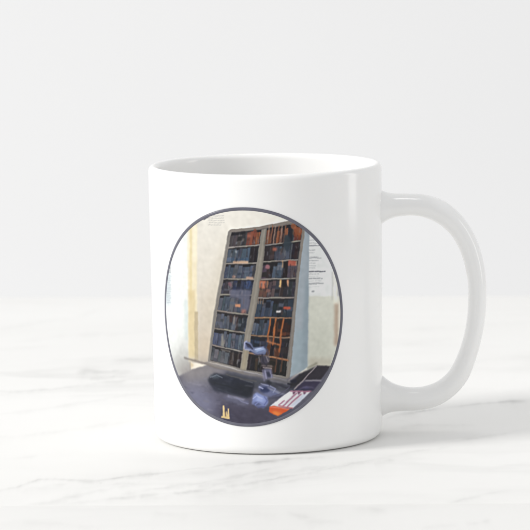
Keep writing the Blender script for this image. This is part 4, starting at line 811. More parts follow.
0|34,32,38|.07|1|0|5.5,12.9 7.2,12.9 9,13 10.7,13 12.4,13 14.2,12.9 15.9,12.9 17.7,12.9 17.4,10.8 17.2,8.7 16.9,6.6 15.1,6.7 13.3,6.7 11.6,6.8 9.8,6.8 8,6.8 6.3,6.9 4.5,6.9 4.9,8.9 5.2,10.9
0|111,81,67|.08|.95|0|5.3,11.6 6.7,11.6 6.3,9.3 6,7 4.5,7 4.9,9.3
0|110,72,65|.12|.8|0|4.8,8.9 6.3,8.9 6.2,7.8 4.7,7.7
0|112,76,67|.08|.95|0|6.9,12.5 8.3,12.5 8,10.7 7.7,8.9 7.4,7 6.1,7 6.3,8.9 6.6,10.7
1|114,115,120|.08|.45|.17|8.2,12.2 7.8,9.8 7.4,7.4
0|92,68,71|.12|.8|0|6.7,10.9 8.1,10.9 7.8,9 6.4,9
0|90,74,80|.08|.95|0|8.4,12.2 9.5,12.2 9.2,10.5 9,8.7 8.7,7 7.6,7 7.9,8.8 8.2,10.5
0|113,99,101|.12|.8|0|7.9,8.6 9,8.6 8.9,7.8 7.8,7.8
0|102,83,85|.08|.95|0|9.6,12.6 10.8,12.6 10.5,10.7 10.2,8.9 10,7 8.8,7 9.1,8.9 9.4,10.7
1|118,120,122|.08|.45|.17|10.7,12.3 10.3,9.8 10,7.3
0|55,48,65|.12|.8|0|9.4,10.9 10.6,10.9 10.5,9.9 9.2,9.9
0|63,66,77|.08|.95|0|10.9,12.6 12.3,12.6 12,10.7 11.7,8.9 11.5,7 10.1,7 10.3,8.9 10.6,10.8
0|37,30,37|.12|.8|0|10.4,9.6 11.9,9.6 11.7,8.3 10.2,8.3
0|104,88,89|.08|.95|0|12.2,11.3 12.5,11.3 12.2,9.1 11.9,7 11.6,7 11.9,9.1
0|62,50,49|.08|.95|0|12.7,12.5 13.7,12.5 13.5,10.7 13.2,8.8 12.9,7 11.9,7 12.2,8.8 12.5,10.7
0|47,46,55|.08|.95|0|13.8,12.4 15.1,12.4 14.8,10.6 14.6,8.7 14.3,6.9 13,7 13.2,8.8 13.5,10.6
1|121,118,128|.08|.45|.17|15,12.1 14.7,9.7 14.3,7.2
0|47,54,60|.08|.95|0|15.1,12.2 16.5,12.1 16.2,10.4 16,8.6 15.8,6.9 14.4,6.9 14.7,8.7 14.9,10.4
1|122,128,130|.08|.45|.17|16.4,11.8 16.1,9.5 15.8,7.2
0|59,56,71|.08|.95|0|16.5,11.9 17.4,11.9 17.1,9.4 16.8,6.8 15.8,6.9 16.2,9.4
0|71,75,89|.12|.8|0|16.4,10.8 17.3,10.7 17.2,10 16.3,10
0|34,32,38|.07|1|0|4.5,6.5 6.2,6.5 8,6.5 9.7,6.5 11.5,6.5 13.3,6.4 15.1,6.3 16.9,6.3 16.6,4.1 16.3,1.9 16,-.3 14.2,-.2 12.3,-.1 10.5,-.1 8.7,0 6.9,0 5.1,0 3.2,.1 3.6,2.2 4.1,4.4
0|59,75,94|.08|.95|0|4.3,5.6 6,5.6 5.6,3.8 5.3,2 5,.2 3.3,.3 3.6,2 4,3.8
0|70,82,107|.08|.95|0|5.8,3.9 7,3.9 6.6,2 6.3,.2 5.1,.2 5.5,2.1
1|117,118,122|.08|.45|.17|6.8,3.5 6.3,.6
0|86,89,103|.12|.8|0|6,5 7.2,5 7,3.4 5.7,3.4
0|54,67,89|.08|.95|0|7.3,6 8.9,6 8.6,4 8.2,2.1 7.9,.2 6.3,.2 6.7,2.1 7,4.1
1|131,137,145|.08|.45|.17|8.8,5.6 8.3,3.1 7.9,.5
0|25,27,42|.12|.8|0|7.2,5.3 8.9,5.3 8.6,3.2 6.9,3.3
0|72,86,112|.08|.95|0|8.9,5.5 9.8,5.5 9.5,3.7 9.2,1.9 8.9,.2 8,.2 8.3,2 8.6,3.7
0|64,70,87|.12|.8|0|8.7,3.9 9.6,3.9 9.4,2.6 8.5,2.7
0|35,47,54|.08|.95|0|9.7,4.5 11.4,4.5 11,2.3 10.7,.1 9,.2 9.3,2.4
1|113,111,120|.08|.45|.17|11.3,4.2 11,2.3 10.7,.5
0|43,55,74|.12|.8|0|9.2,1.4 11,1.3 10.8,.1 9,.2
0|34,40,50|.08|.95|0|11.7,5.5 13.2,5.4 12.9,3.6 12.7,1.9 12.4,.1 10.9,.1 11.2,1.9 11.4,3.7
1|117,120,129|.08|.45|.17|13.1,5.1 12.8,2.8 12.4,.4
0|95,101,119|.12|.8|0|11.6,4.8 13.2,4.7 13,3.4 11.4,3.5
0|52,62,71|.08|.95|0|13.4,6 14.7,5.9 14.4,3.9 14.1,2 13.8,0 12.5,.1 12.8,2 13.1,4
0|35,46,64|.12|.8|0|13.1,3.7 14.4,3.7 14.2,1.9 12.8,1.9
0|50,64,81|.08|.95|0|14.8,6 16.7,6 16.4,3.9 16.1,1.9 15.9,-.1 13.9,0 14.2,2 14.5,4
0|80,87,108|.12|.8|0|14.4,3.4 16.5,3.3 16.3,1.9 14.2,2
0|34,32,38|.07|1|0|3.2,-.3 5,-.3 6.8,-.3 8.6,-.4 10.4,-.4 12.3,-.5 14.1,-.6 16,-.7 15.7,-2.9 15.4,-5 15.1,-7.2 13.2,-7 11.3,-6.8 9.4,-6.7 7.6,-6.5 5.7,-6.3 3.8,-6.2 1.9,-6.1 2.4,-4.2 2.8,-2.2
0|100,107,121|.08|.95|0|2.8,-1.9 3.7,-1.9 3.3,-3.9 2.9,-6 2,-5.9 2.4,-3.9
1|126,131,136|.08|.45|.17|3.6,-2.2 3.2,-3.9 2.9,-5.7
0|59,71,96|.12|.8|0|2.2,-4.7 3.1,-4.8 3,-5.4 2.1,-5.4
0|85,100,121|.08|.95|0|3.7,-2.1 4.7,-2.2 4.3,-4.1 3.9,-6 2.9,-6 3.3,-4.1
0|80,90,112|.12|.8|0|3.5,-3 4.5,-3.1 4.2,-4.9 3.1,-4.8
0|57,68,83|.08|.95|0|5,-.7 6.6,-.8 6.2,-2.6 5.9,-4.3 5.6,-6.2 4,-6 4.3,-4.3 4.7,-2.5
1|124,130,133|.08|.45|.17|6.4,-1.1 6,-3.5 5.5,-5.8
0|46,64,83|.12|.8|0|4.3,-4.4 5.9,-4.5 5.7,-5.9 4,-5.8
0|83,89,107|.08|.95|0|6.5,-1.9 7.3,-1.9 6.9,-4.1 6.5,-6.2 5.7,-6.2 6.1,-4
1|132,133,140|.08|.45|.17|7.2,-2.2 6.9,-4.1 6.6,-5.9
0|79,93,111|.12|.8|0|6.1,-3.7 7,-3.8 6.7,-5.3 5.8,-5.3
0|67,81,104|.08|.95|0|7.5,-.9 8.4,-.9 8.1,-2.7 7.8,-4.5 7.4,-6.3 6.6,-6.2 6.9,-4.5 7.2,-2.7
0|60,70,82|.12|.8|0|6.9,-4.7 7.7,-4.7 7.5,-6.3 6.6,-6.2
0|35,21,24|.08|.95|0|8.1,-2.7 9.8,-2.8 9.5,-4.6 9.2,-6.4 7.5,-6.3 7.8,-4.5
1|125,120,133|.08|.45|.17|9.7,-3.1 9.2,-6.1
0|56,26,24|.12|.8|0|7.9,-3.9 9.7,-4 9.6,-5 7.7,-4.9
0|69,35,20|.08|.95|0|10.1,-1.5 11.4,-1.5 11.1,-4 10.7,-6.6 9.3,-6.5 9.7,-4
1|127,126,134|.08|.45|.17|11.3,-1.9 11,-4 10.7,-6.2
0|70,34,25|.12|.8|0|9.6,-4.8 11,-4.9 10.9,-5.8 9.4,-5.7
0|51,26,17|.08|.95|0|11.6,-1 13,-1.1 12.7,-3 12.4,-4.8 12.2,-6.7 10.8,-6.6 11.1,-4.7 11.3,-2.9
0|118,64,34|.12|.8|0|11.1,-4.1 12.6,-4.2 12.4,-5.3 11,-5.2
0|59,31,27|.08|.95|0|12.9,-2.1 14.5,-2.1 14.2,-4.5 13.9,-6.9 12.2,-6.7 12.6,-4.4
0|116,62,38|.12|.8|0|12.4,-5.2 14.2,-5.4 14,-6.5 12.3,-6.4
0|54,29,24|.08|.95|0|14.5,-2.6 15.6,-2.7 15.3,-4.8 15.1,-7 14,-6.9 14.2,-4.8
0|94,57,43|.12|.8|0|14.2,-5.4 15.3,-5.5 15.2,-6.4 14,-6.3
0|34,32,38|.07|1|0|1.9,-6.4 3.8,-6.5 5.7,-6.7 7.5,-6.8 9.4,-7 11.3,-7.2 13.2,-7.4 15.1,-7.6 14.8,-9.3 14.6,-11.1 14.4,-12.9 14.1,-14.7 12.3,-14.3 10.4,-13.9 8.5,-13.5 6.7,-13.1 4.8,-12.8 2.9,-12.4 1,-12.1 1.3,-10.2 1.6,-8.3
0|42,56,81|.08|.95|0|1.7,-7.6 3,-7.7 2.6,-9.9 2.3,-12.1 1.1,-11.9 1.4,-9.7
0|27,40,57|.08|.95|0|3.2,-6.8 4.9,-6.9 4.7,-8.8 4.4,-10.6 4.1,-12.4 2.4,-12.2 2.6,-10.4 2.9,-8.6
0|62,79,111|.12|.8|0|3,-7.9 4.9,-8.1 4.7,-9.1 2.9,-8.8
0|55,57,82|.08|.95|0|4.7,-9.7 6.3,-9.9 5.9,-12.8 4.2,-12.5
0|59,65,89|.12|.8|0|4.9,-8 6.7,-8.2 6.4,-9.7 4.7,-9.5
0|58,61,82|.08|.95|0|6.7,-7.6 7.6,-7.7 7.4,-9.4 7.2,-11.2 6.9,-13 6,-12.8 6.2,-11.1 6.5,-9.3
1|116,115,121|.08|.45|.17|7.5,-8 7.2,-10.3 6.9,-12.6
0|44,61,88|.12|.8|0|6.5,-9.4 7.4,-9.5 7.3,-10.3 6.4,-10.1
0|106,67,47|.08|.95|0|7.8,-7.2 8.9,-7.3 8.7,-9.3 8.4,-11.2 8.1,-13.2 7,-13 7.2,-11.1 7.5,-9.1
1|130,128,140|.08|.45|.17|8.8,-7.7 8.6,-9.4 8.3,-11.1 8.1,-12.8
0|88,48,26|.12|.8|0|7.4,-9.5 8.7,-9.7 8.4,-11.5 7.2,-11.3
0|27,18,29|.08|.95|0|8.9,-7.7 10.1,-7.9 9.8,-9.7 9.6,-11.6 9.3,-13.4 8.2,-13.2 8.4,-11.4 8.7,-9.6
1|118,125,128|.08|.45|.17|10,-8.2 9.7,-10.7 9.3,-13.1
0|94,51,32|.08|.95|0|10,-9.1 12,-9.4 11.7,-11.6 11.4,-13.9 9.4,-13.4 9.7,-11.3
1|127,127,140|.08|.45|.17|11.9,-9.7 11.6,-11.6 11.4,-13.5
0|36,32,32|.12|.8|0|10,-9.4 12.1,-9.7 11.9,-10.9 9.8,-10.6
0|41,35,51|.08|.95|0|12.2,-8.5 13.4,-8.7 13.1,-10.5 12.9,-12.3 12.7,-14.1 11.5,-13.9 11.8,-12.1 12,-10.3
0|57,48,50|.12|.8|0|12,-10.4 13.2,-10.6 12.9,-12.8 11.7,-12.6
0|37,34,39|.08|.95|0|13.5,-8.6 14.8,-8.8 14.6,-10.7 14.3,-12.6 14.1,-14.4 12.7,-14.1 13,-12.3 13.2,-10.5
1|130,134,142|.08|.45|.17|14.7,-9.2 14.4,-11.6 14.1,-14
0|54,42,46|.12|.8|0|13.2,-10.4 14.7,-10.6 14.4,-12.7 13,-12.4
0|34,32,38|.07|1|0|1,-12.4 2.9,-12.7 4.8,-13.1 6.6,-13.4 8.5,-13.8 10.3,-14.2 12.2,-14.6 14.1,-15 13.9,-16.9 13.8,-18.7 13.6,-20.6 11.7,-20.2 9.7,-19.8 7.8,-19.5 5.9,-19.1 4,-18.8 2.1,-18.5 .1,-18.2 .4,-16.2 .7,-14.3
0|47,37,43|.08|.95|0|.9,-13.2 1.8,-13.3 1.5,-15.7 1.1,-18.1 .2,-18 .5,-15.6
1|120,119,126|.08|.45|.17|1.8,-13.6 1.4,-15.7 1.1,-17.8
0|33,30,38|.08|.95|0|1.9,-13.6 3.3,-13.8 3,-16.1 2.7,-18.4 1.2,-18.1 1.5,-15.9
0|63,52,42|.08|.95|0|3.4,-13.9 4.3,-14.1 4,-16.3 3.7,-18.6 2.8,-18.4 3.1,-16.1
0|73,52,46|.12|.8|0|3.3,-14.3 4.3,-14.5 4.2,-15.3 3.2,-15.1
0|29,28,29|.08|.95|0|4.4,-13.5 5.5,-13.7 5.2,-16.2 4.9,-18.8 3.8,-18.6 4.1,-16
1|124,129,135|.08|.45|.17|5.4,-14 5.2,-16.2 4.9,-18.4
0|44,36,39|.12|.8|0|3.9,-17.4 5.1,-17.6 5,-18.8 3.8,-18.6
0|37,28,35|.08|.95|0|5.5,-14.2 7.1,-14.5 6.9,-16.8 6.6,-19.1 5,-18.8 5.2,-16.5
0|47,44,47|.12|.8|0|5.1,-17.6 6.8,-17.9 6.7,-18.8 5,-18.5
0|45,40,40|.08|.95|0|7.2,-14.6 8.2,-14.8 8,-17 7.7,-19.3 6.7,-19.1 7,-16.8
0|50,43,43|.12|.8|0|6.9,-17.1 8,-17.3 7.9,-18.1 6.8,-17.9
0|58,45,36|.08|.95|0|8.3,-14.3 10.4,-14.7 10.1,-17.2 9.8,-19.7 7.8,-19.3 8,-16.8
0|30,28,26|.12|.8|0|8.2,-15 10.4,-15.4 10.3,-16.9 8.1,-16.4
0|27,27,27|.08|.95|0|10.4,-15.7 11.9,-16 11.7,-18 11.5,-20 10,-19.7 10.2,-17.7
1|131,137,143|.08|.45|.17|11.8,-16.2 11.4,-19.7
0|28,31,33|.08|.95|0|12.1,-14.9 13.6,-15.2 13.4,-17.8 13.1,-20.3 11.6,-20 11.8,-17.5
1|117,113,125|.08|.45|.17|13.5,-15.5 13.3,-17.8 13.1,-20
0|28,20,19|.12|.8|0|11.7,-18.7 13.3,-19.1 13.3,-20.1 11.6,-19.7
0|19,19,19|.08|.95|0|13.7,-15.4 14,-15.5 13.8,-18 13.6,-20.4 13.2,-20.3 13.5,-17.9
0|22,16,16|.12|.8|0|13.4,-18.5 13.8,-18.6 13.6,-19.8 13.3,-19.8
1|159,152,147|.07|.92|.52|-5.4,23.9 -3.8,24.1
1|142,134,133|.07|.92|.39|-3.8,24.1 -1.5,24.3
1|144,139,133|.07|.92|.52|-1.5,24.3 .9,24.5
1|158,148,140|.07|.92|.39|.9,24.5 2.7,24.6 4.5,24.8
1|147,139,136|.07|.92|.52|4.5,24.8 5.1,24.9
1|58,54,58|.12|.5|.28|-5.5,23.4 -3.7,23.6 -1.9,23.7 -.2,23.9 1.6,24 3.3,24.2 5,24.3
1|152,146,138|.07|.92|.39|-6.5,18.4 -4.7,18.5
1|149,140,134|.07|.92|.52|-4.7,18.5 -2.7,18.6 -.6,18.6
1|151,146,143|.07|.92|.52|-.6,18.6 1.2,18.7
1|146,143,130|.07|.92|.39|1.2,18.7 2.9,18.7
1|155,147,143|.07|.92|.52|2.9,18.7 4.1,18.8
1|58,54,58|.12|.5|.28|-6.6,17.9 -4.8,18 -3,18.1 -1.2,18.1 .6,18.2 2.3,18.2 4,18.3
1|146,141,135|.07|.92|.39|-7.5,13.1 -4.7,13.2
1|145,139,130|.07|.92|.52|-4.7,13.2 -2.7,13.2
1|146,143,135|.07|.92|.39|-2.7,13.2 -.8,13.2
1|160,154,141|.07|.92|.52|-.8,13.2 1.2,13.2 3.2,13.2
1|58,54,58|.12|.5|.28|-7.6,12.6 -5.8,12.7 -4,12.7 -2.2,12.7 -.4,12.7 1.3,12.7 3.1,12.7
1|146,142,131|.07|.92|.52|-8.7,7.6 -5.3,7.7
1|149,136,130|.07|.92|.52|-5.3,7.7 -2.9,7.7
1|142,133,128|.07|.92|.52|-2.9,7.7 -.1,7.6
1|150,141,134|.07|.92|.39|-.1,7.6 2.1,7.6
1|58,54,58|.12|.5|.28|-8.8,7.1 -7,7.1 -5.1,7.1 -3.3,7.1 -1.5,7.1 .3,7 2,7
1|145,133,125|.07|.92|.52|-10,2 -6.8,1.7
1|150,140,136|.07|.92|.52|-6.8,1.7 -4.4,1.5
1|148,144,134|.07|.92|.52|-4.4,1.5 -1.4,1.2
1|152,146,133|.07|.92|.39|-1.4,1.2 .9,.9
1|58,54,58|.12|.5|.28|-10.1,1.4 -8.2,1.3 -6.4,1.1 -4.5,1 -2.7,.8 -.9,.6 .8,.4
1|144,134,125|.07|.92|.39|-11.2,-4.1 -9.3,-4.2 -7.5,-4.4
1|152,150,137|.07|.92|.52|-7.5,-4.4 -4.3,-4.8
1|141,131,124|.07|.92|.39|-4.3,-4.8 -1.7,-5.1
1|158,153,144|.07|.92|.39|-1.7,-5.1 -.2,-5.3
1|58,54,58|.12|.5|.28|-11.3,-4.6 -9.4,-4.8 -7.5,-5 -5.7,-5.2 -3.9,-5.4 -2.1,-5.6 -.4,-5.8
1|145,135,131|.07|.92|.52|-12.3,-10 -10.2,-10.3 -8.1,-10.6
1|141,137,132|.07|.92|.39|-8.1,-10.6 -6.1,-10.9 -4.2,-11.2
1|148,145,140|.07|.92|.52|-4.2,-11.2 -2.5,-11.6
1|151,144,139|.07|.92|.39|-2.5,-11.6 -1.3,-11.8
1|58,54,58|.12|.5|.28|-12.4,-10.5 -10.5,-10.8 -8.6,-11.1 -6.7,-11.3 -4.9,-11.7 -3.1,-12 -1.3,-12.3
1|138,132,130|.07|.92|.52|7.2,24.8 9,25 10.8,25.2
1|147,137,128|.07|.92|.39|10.8,25.2 12.5,25.4 14.3,25.5
1|156,150,135|.07|.92|.52|14.3,25.5 16,25.6 17.8,25.8
1|153,145,132|.07|.92|.52|17.8,25.8 19.5,25.9
1|58,54,58|.12|.5|.28|7.1,24.3 8.9,24.5 10.6,24.6 12.3,24.8 14.1,24.9 15.8,25.1 17.6,25.2 19.4,25.3
1|152,146,136|.07|.92|.39|6.5,19.1 8.7,19.2 10.8,19.3
1|158,147,142|.07|.92|.52|10.8,19.3 13.8,19.4
1|148,142,136|.07|.92|.52|13.8,19.4 16,19.5 18.3,19.6
1|146,136,134|.07|.92|.52|18.3,19.6 18.6,19.6
1|58,54,58|.12|.5|.28|6.5,18.6 8.2,18.6 9.9,18.7 11.6,18.8 13.3,18.9 15,18.9 16.8,19 18.5,19
1|153,138,132|.07|.92|.52|5.6,13.1 7.4,13.2
1|145,136,132|.07|.92|.52|7.4,13.2 10.1,13.2
1|156,153,148|.07|.92|.39|10.1,13.2 12.4,13.2 14.8,13.1
1|153,144,136|.07|.92|.39|14.8,13.1 17.8,13.1
1|58,54,58|.12|.5|.28|5.5,12.6 7.2,12.6 8.9,12.6 10.7,12.6 12.4,12.6 14.1,12.6 15.9,12.5 17.7,12.5
1|160,150,146|.07|.92|.39|4.5,6.7 6.8,6.7 9,6.7
1|151,146,137|.07|.92|.52|9,6.7 10.7,6.7 12.4,6.6
1|150,139,131|.07|.92|.52|12.4,6.6 15.4,6.5
1|144,136,135|.07|.92|.52|15.4,6.5 16.9,6.5
1|58,54,58|.12|.5|.28|4.4,6.1 6.2,6.1 7.9,6.1 9.7,6.1 11.4,6 13.2,6 15,5.9 16.8,5.9
1|157,120,90|.07|.92|.52|3.2,-.1 6.5,-.1
1|162,130,96|.07|.92|.39|6.5,-.1 9.4,-.2
1|147,114,88|.07|.92|.52|9.4,-.2 11.3,-.3 13.2,-.3
1|159,117,91|.07|.92|.39|13.2,-.3 16,-.5
1|58,54,58|.12|.5|.28|3.1,-.6 4.9,-.7 6.7,-.7 8.6,-.8 10.4,-.8 12.2,-.9 14.1,-1 15.9,-1.1
1|149,114,86|.07|.92|.39|1.9,-6.2 4.8,-6.4
1|153,120,93|.07|.92|.52|4.8,-6.4 7.5,-6.6
1|166,127,94|.07|.92|.39|7.5,-6.6 10.1,-6.8
1|151,116,90|.07|.92|.39|10.1,-6.8 12.5,-7.1 15,-7.3
1|164,129,103|.07|.92|.52|15,-7.3 15.1,-7.3
1|58,54,58|.12|.5|.28|1.9,-6.8 3.7,-6.9 5.6,-7 7.5,-7.2 9.3,-7.4 11.2,-7.6 13.1,-7.8 15,-8
1|160,122,95|.07|.92|.52|1,-12.2 4.3,-12.8
1|154,119,87|.07|.92|.52|4.3,-12.8 6.3,-13.2 8.3,-13.6
1|167,134,97|.07|.92|.52|8.3,-13.6 10.3,-14
1|151,115,86|.07|.92|.39|10.3,-14 12.2,-14.4 14.1,-14.8
1|58,54,58|.12|.5|.28|.9,-12.8 2.8,-13.1 4.7,-13.4 6.6,-13.8 8.4,-14.2 10.3,-14.5 12.2,-14.9 14.1,-15.3
0|142,136,126|.07|1|0|6.2,30.9 7.8,31.1 7.6,29.3 7.4,27.6 7.2,25.9 7,24.2 6.8,22.5 6.6,20.8 6.5,19.1 6.1,17.3 5.8,15.4 5.5,13.6 5.2,11.8 4.9,9.9 4.6,8.1 4.3,6.3 4,4.4 3.7,2.6 3.3,.7 2.9,-1.2 2.4,-3.1 2,-5 1.7,-6.9 1.4,-8.8 1.1,-10.8 .8,-12.7 .5,-14.6 .2,-16.5 -.1,-18.5 -2.1,-18.3 -1.9,-16.5 -1.6,-14.8 -1.4,-13 -1.1,-11.3 -.8,-9.5 -.6,-7.8 -.3,-6 0,-4.3 .3,-2.6 .7,-.8 1,.9 1.3,2.6 1.6,4.3 2,6.2 2.3,8 2.6,9.9 3,11.7 3.3,13.6 3.6,15.4 4,17.3 4.3,19.1 4.6,21.1 4.9,23 5.3,25 5.6,27 5.9,28.9
1|166,160,148|.17|.6|.45|7.1,30.4 6.8,28.5 6.5,26.6 6.2,24.7 6,22.9 5.7,21 5.4,19.1 5.1,17.3 4.8,15.6 4.5,13.8 4.2,12.1 3.9,10.3 3.6,8.6 3.3,6.8 3,5.1 2.7,3.3 2.3,1.4 1.9,-.4 1.5,-2.3 1.1,-4.2 .7,-6 .4,-8 .1,-9.9 -.2,-11.9 -.5,-13.9 -.8,-15.8 -1.1,-17.8
1|112,106,100|.09|.7|.28|7.6,30.4 7.3,28.5 7.1,26.6 6.9,24.7 6.7,22.9 6.5,21 6.3,19.1 6,17.3 5.7,15.4 5.4,13.6 5.1,11.8 4.8,9.9 4.5,8.1 4.2,6.3 3.8,4.4 3.5,2.6 3.1,.7 2.7,-1.2 2.3,-3.1 1.8,-5
0|174,160,130|.44|.6|0|-.4,-9.5 1,-9.5 .7,-11.2 .4,-13 .2,-14.8 -.1,-16.5 -.4,-18.3 -1.9,-18.1 -1.6,-16.4 -1.3,-14.7 -1,-12.9 -.7,-11.2
1|140,132,124|.07|1|.91|-4.7,29.7 -2.6,29.9 -.5,30.1 1.5,30.3 3.5,30.6 5.5,30.7 7.3,31.1 9,31.4 10.8,31.7 12.6,32 14.3,32.3 16.1,32.6 17.9,32.9
1|108,100,98|.09|.8|.28|-4,29.1 -2.1,29.4 -.1,29.6 1.8,29.8 3.6,30 5.5,30.2 7.3,30.5 9,30.8 10.8,31.1 12.6,31.4 14.3,31.7 16.1,32 17.9,32.3
1|132,128,124|.14|1|.77|-5.2,29.3 -5.5,27.5 -5.8,25.7 -6.2,23.9 -6.6,22.1 -6.9,20.3 -7.3,18.6 -7.6,16.9 -7.9,15.2 -8.3,13.4 -8.6,11.7 -9.1,9.8 -9.5,8 -9.9,6.1 -10.3,4.2 -10.7,2.4 -11.2,.5 -11.5,-1.2 -11.8,-3 -12.1,-4.8 -12.3,-6.6 -12.6,-8.4 -12.9,-10.2 -13.2,-12 -13.5,-13.8 -13.8,-15.6
1|160,154,144|.17|.6|.28|-5.6,27.2 -6,25.5 -6.4,23.8 -6.9,22.1 -7.3,20.3 -7.6,18.6 -7.9,16.9 -8.3,15.1 -8.6,13.4 -8.9,11.7 -9.3,9.8 -9.8,8 -10.2,6.1 -10.6,4.2 -11.1,2.4 -11.5,.5 -11.8,-1.4 -12.1,-3.3 -12.4,-5.2 -12.8,-7.2 -13.1,-9.1 -13.4,-11 -13.7,-12.9 -14.1,-14.9
1|144,136,128|.07|1|.98|20.4,28.9 20.2,27.2 19.9,25.5 19.6,23.8 19.3,22.1 19.1,20.4 18.8,18.7 18.6,16.8 18.3,14.9 18.1,13.1 17.9,11.2 17.7,9.3 17.5,7.4 17.2,5.5 17,3.7 16.8,1.9 16.6,.1 16.5,-1.6 16.3,-3.4 16.1,-5.2 15.9,-6.9 15.7,-8.7 15.5,-10.5 15.3,-12.2 15.2,-14 15,-15.8 14.8,-17.5 14.6,-19.3 14.4,-21.1
1|108,102,100|.12|.7|.28|19.9,28.9 19.6,27.1 19.3,25.2 19.1,23.3 18.8,21.5 18.5,19.6 18.3,17.7 18.1,15.9 17.8,14.2 17.6,12.4 17.4,10.7 17.2,8.9 17,7.2 16.8,5.4 16.5,3.7 16.3,1.9 16.1,.1 15.9,-1.7 15.7,-3.5 15.5,-5.3 15.3,-7.1 15.2,-8.9 14.9,-10.7 14.8,-12.5 14.6,-14.3 14.4,-16.1 14.2,-17.9 14,-19.7
0|175,100,77|.28|.85|0|2.5,28 2.5,27.6 1.9,27.5 1.3,27.5 .9,27.8 .9,28.2 1.3,28.5 1.9,28.6 2.4,28.3
0|157,80,57|.14|.7|0|4.6,29 4.3,28.2 3.9,27.6 3.4,27.7 3,28.5 3.2,29.5 3.4,30.4 4,30.6 4.4,29.9
0|150,158,166|.14|.8|0|-2.5,22.5 -2.5,22.1 -2.8,21.9 -3.1,22.1 -3.2,22.3 -3.3,22.7 -3.1,23 -2.8,23.1 -2.5,22.8
0|204,168,139|.14|.95|0|-4,19.4 -2.2,19.5 -.5,19.5 1.3,19.5 1.2,18.6 -.5,18.6 -2.2,18.6 -4,18.6
0|62,92,126|.28|.6|0|-5.4,20.2 -3.6,20.2 -1.9,20.2 -.1,20.3 1.6,20.3 1.6,19.6 -.1,19.6 -1.9,19.6 -3.6,19.5 -5.4,19.5
0|194,158,137|.17|.9|0|.5,14 3,14 3,13.1 .5,13.1
0|171,140,128|.14|.95|0|-3.2,13.9 -3.5,13.6 -3.9,13.3 -4.3,13.5 -4.5,13.7 -4.5,14 -4.2,14.3 -3.9,14.4 -3.4,14.2
0|132,92,100|.14|.8|0|-4.6,11.3 -4.6,10.7 -5.1,10.5 -5.5,10.7 -5.8,11 -5.9,11.6 -5.6,12.1 -5.1,12 -4.8,11.8
0|56,80,130|.5|.7|0|-.2,12.6 2.5,12.6 2.5,10.2 -.3,10.2
0|108,110,132|.28|.9|0|-5.2,9.6 -3.4,9.5 -1.5,9.5 .3,9.4 2.1,9.3 1.9,7.5 1.6,5.8 1.3,4 1,2.3 -1.8,2.6 -1.7,4.5 -1.5,6.4 -3.5,6.5 -5.5,6.6
1|88,94,118|.17|.5|.32|-3.1,9.1 -3.3,7 -3.5,4.9 -3.7,2.9
1|88,94,118|.17|.5|.32|-1.7,9.1 -1.9,7 -2.1,5 -2.3,2.9
1|88,94,118|.17|.5|.32|-.3,9.1 -.5,7.1 -.7,5 -.9,2.9
1|88,94,118|.17|.5|.32|.8,9.1 .5,7.1 .3,5 .1,2.9
0|202,142,109|.14|1|0|-3.6,4.6 -1.7,4.6 -1.7,3.5 -3.6,3.5
0|176,122,113|.28|.9|0|-1.4,2.8 .3,2.8 .3,1.4 -1.5,1.3
0|74,50,48|.22|.9|0|-5.6,.8 -4.5,.8 -4.6,-1.8 -5.6,-1.8
0|72,48,48|.22|.6|0|-3.6,.8 -2.5,.8 -2.5,-.9 -2.6,-2.6 -2.6,-4.3 -3.7,-4.4 -3.6,-2.6 -3.6,-.9
1|172,152,132|.17|.8|.35|-3.8,.5 -4.2,-2.3
0|152,148,138|.22|.85|0|-8.6,-5.9 -7.9,-5.9 -7.9,-8.1 -7.8,-10.4 -9.2,-10.1 -8.9,-8
1|160,152,142|.17|.7|.45|-8.9,-11.3 -5.6,-11.9
1|150,140,126|.17|.5|.35|-4.5,-12 -4.9,-14.1 -5.3,-16.2
1|150,140,126|.17|.5|.35|-2.4,-11.9 -2.8,-14 -3.2,-16.1
1|170,140,122|.12|.85|.42|8.6,31.4 8.4,29.4 8.1,27.5 7.8,25.6
1|162,104,75|.12|.85|.42|9.8,31.4 9.5,29.4 9.2,27.5 8.9,25.6
1|170,140,122|.12|.85|.42|10.8,31.3 10.5,29.4 10.2,27.5 9.9,25.5
1|162,104,75|.12|.85|.42|11.9,31.3 11.6,29.4 11.3,27.4 11,25.5
1|170,140,122|.12|.85|.42|13,31.3 12.8,29.3 12.5,27.4 12.2,25.5
1|162,104,75|.12|.85|.42|14.3,31.2 14,29.3 13.7,27.4 13.4,25.4
0|52,66,78|.28|.95|0|16.3,25.3 15.7,23.8 14.9,22.2 13.9,23.1 13.2,24.5 13.4,26.3 13.9,28.1 15,28.1 15.7,27
0|173,92,50|.33|.7|0|20,28.9 19.2,27.9 18.5,26.8 17.6,27.6 16.7,28.4 16.9,29.8 17.4,31.1 18.5,30.7 19.4,30.3
0|187,104,62|.14|.7|0|17.9,31.1 17.8,30.3 17,29.9 16.3,30.2 16,30.9 16,31.5 16.4,32 17,32.1 17.6,31.7
0|193,104,81|.28|.85|0|11.2,23.3 11.1,22.8 10.5,22.6 10,22.8 9.4,23.1 9.7,23.5 9.9,23.9 10.5,23.9 11.2,23.8
0|84,82,98|.44|.7|0|14.2,21 13.3,20.2 12.2,19.5 10.7,19.7 10.1,20.6 10.1,21.5 10.9,22.2 12.3,22.6 13.2,21.8
0|170,112,122|.14|.9|0|8.7,17.3 8.5,16.8 8,16.6 7.5,16.7 7.1,17.1 7.3,17.6 7.5,18.1 8.1,18.1 8.6,17.9
0|193,99,81|.17|.95|0|14.9,19.4 17.8,19.2 17.8,17.5 14.9,17.6
1|212,180,151|.12|.8|.35|17.9,19.1 17.7,17.7
1|194,156,117|.14|.9|.42|13.1,19.3 12.9,17.2
0|34,28,32|.22|.9|0|13.3,18.9 14.6,18.9 14.6,16.1 13.3,16.2
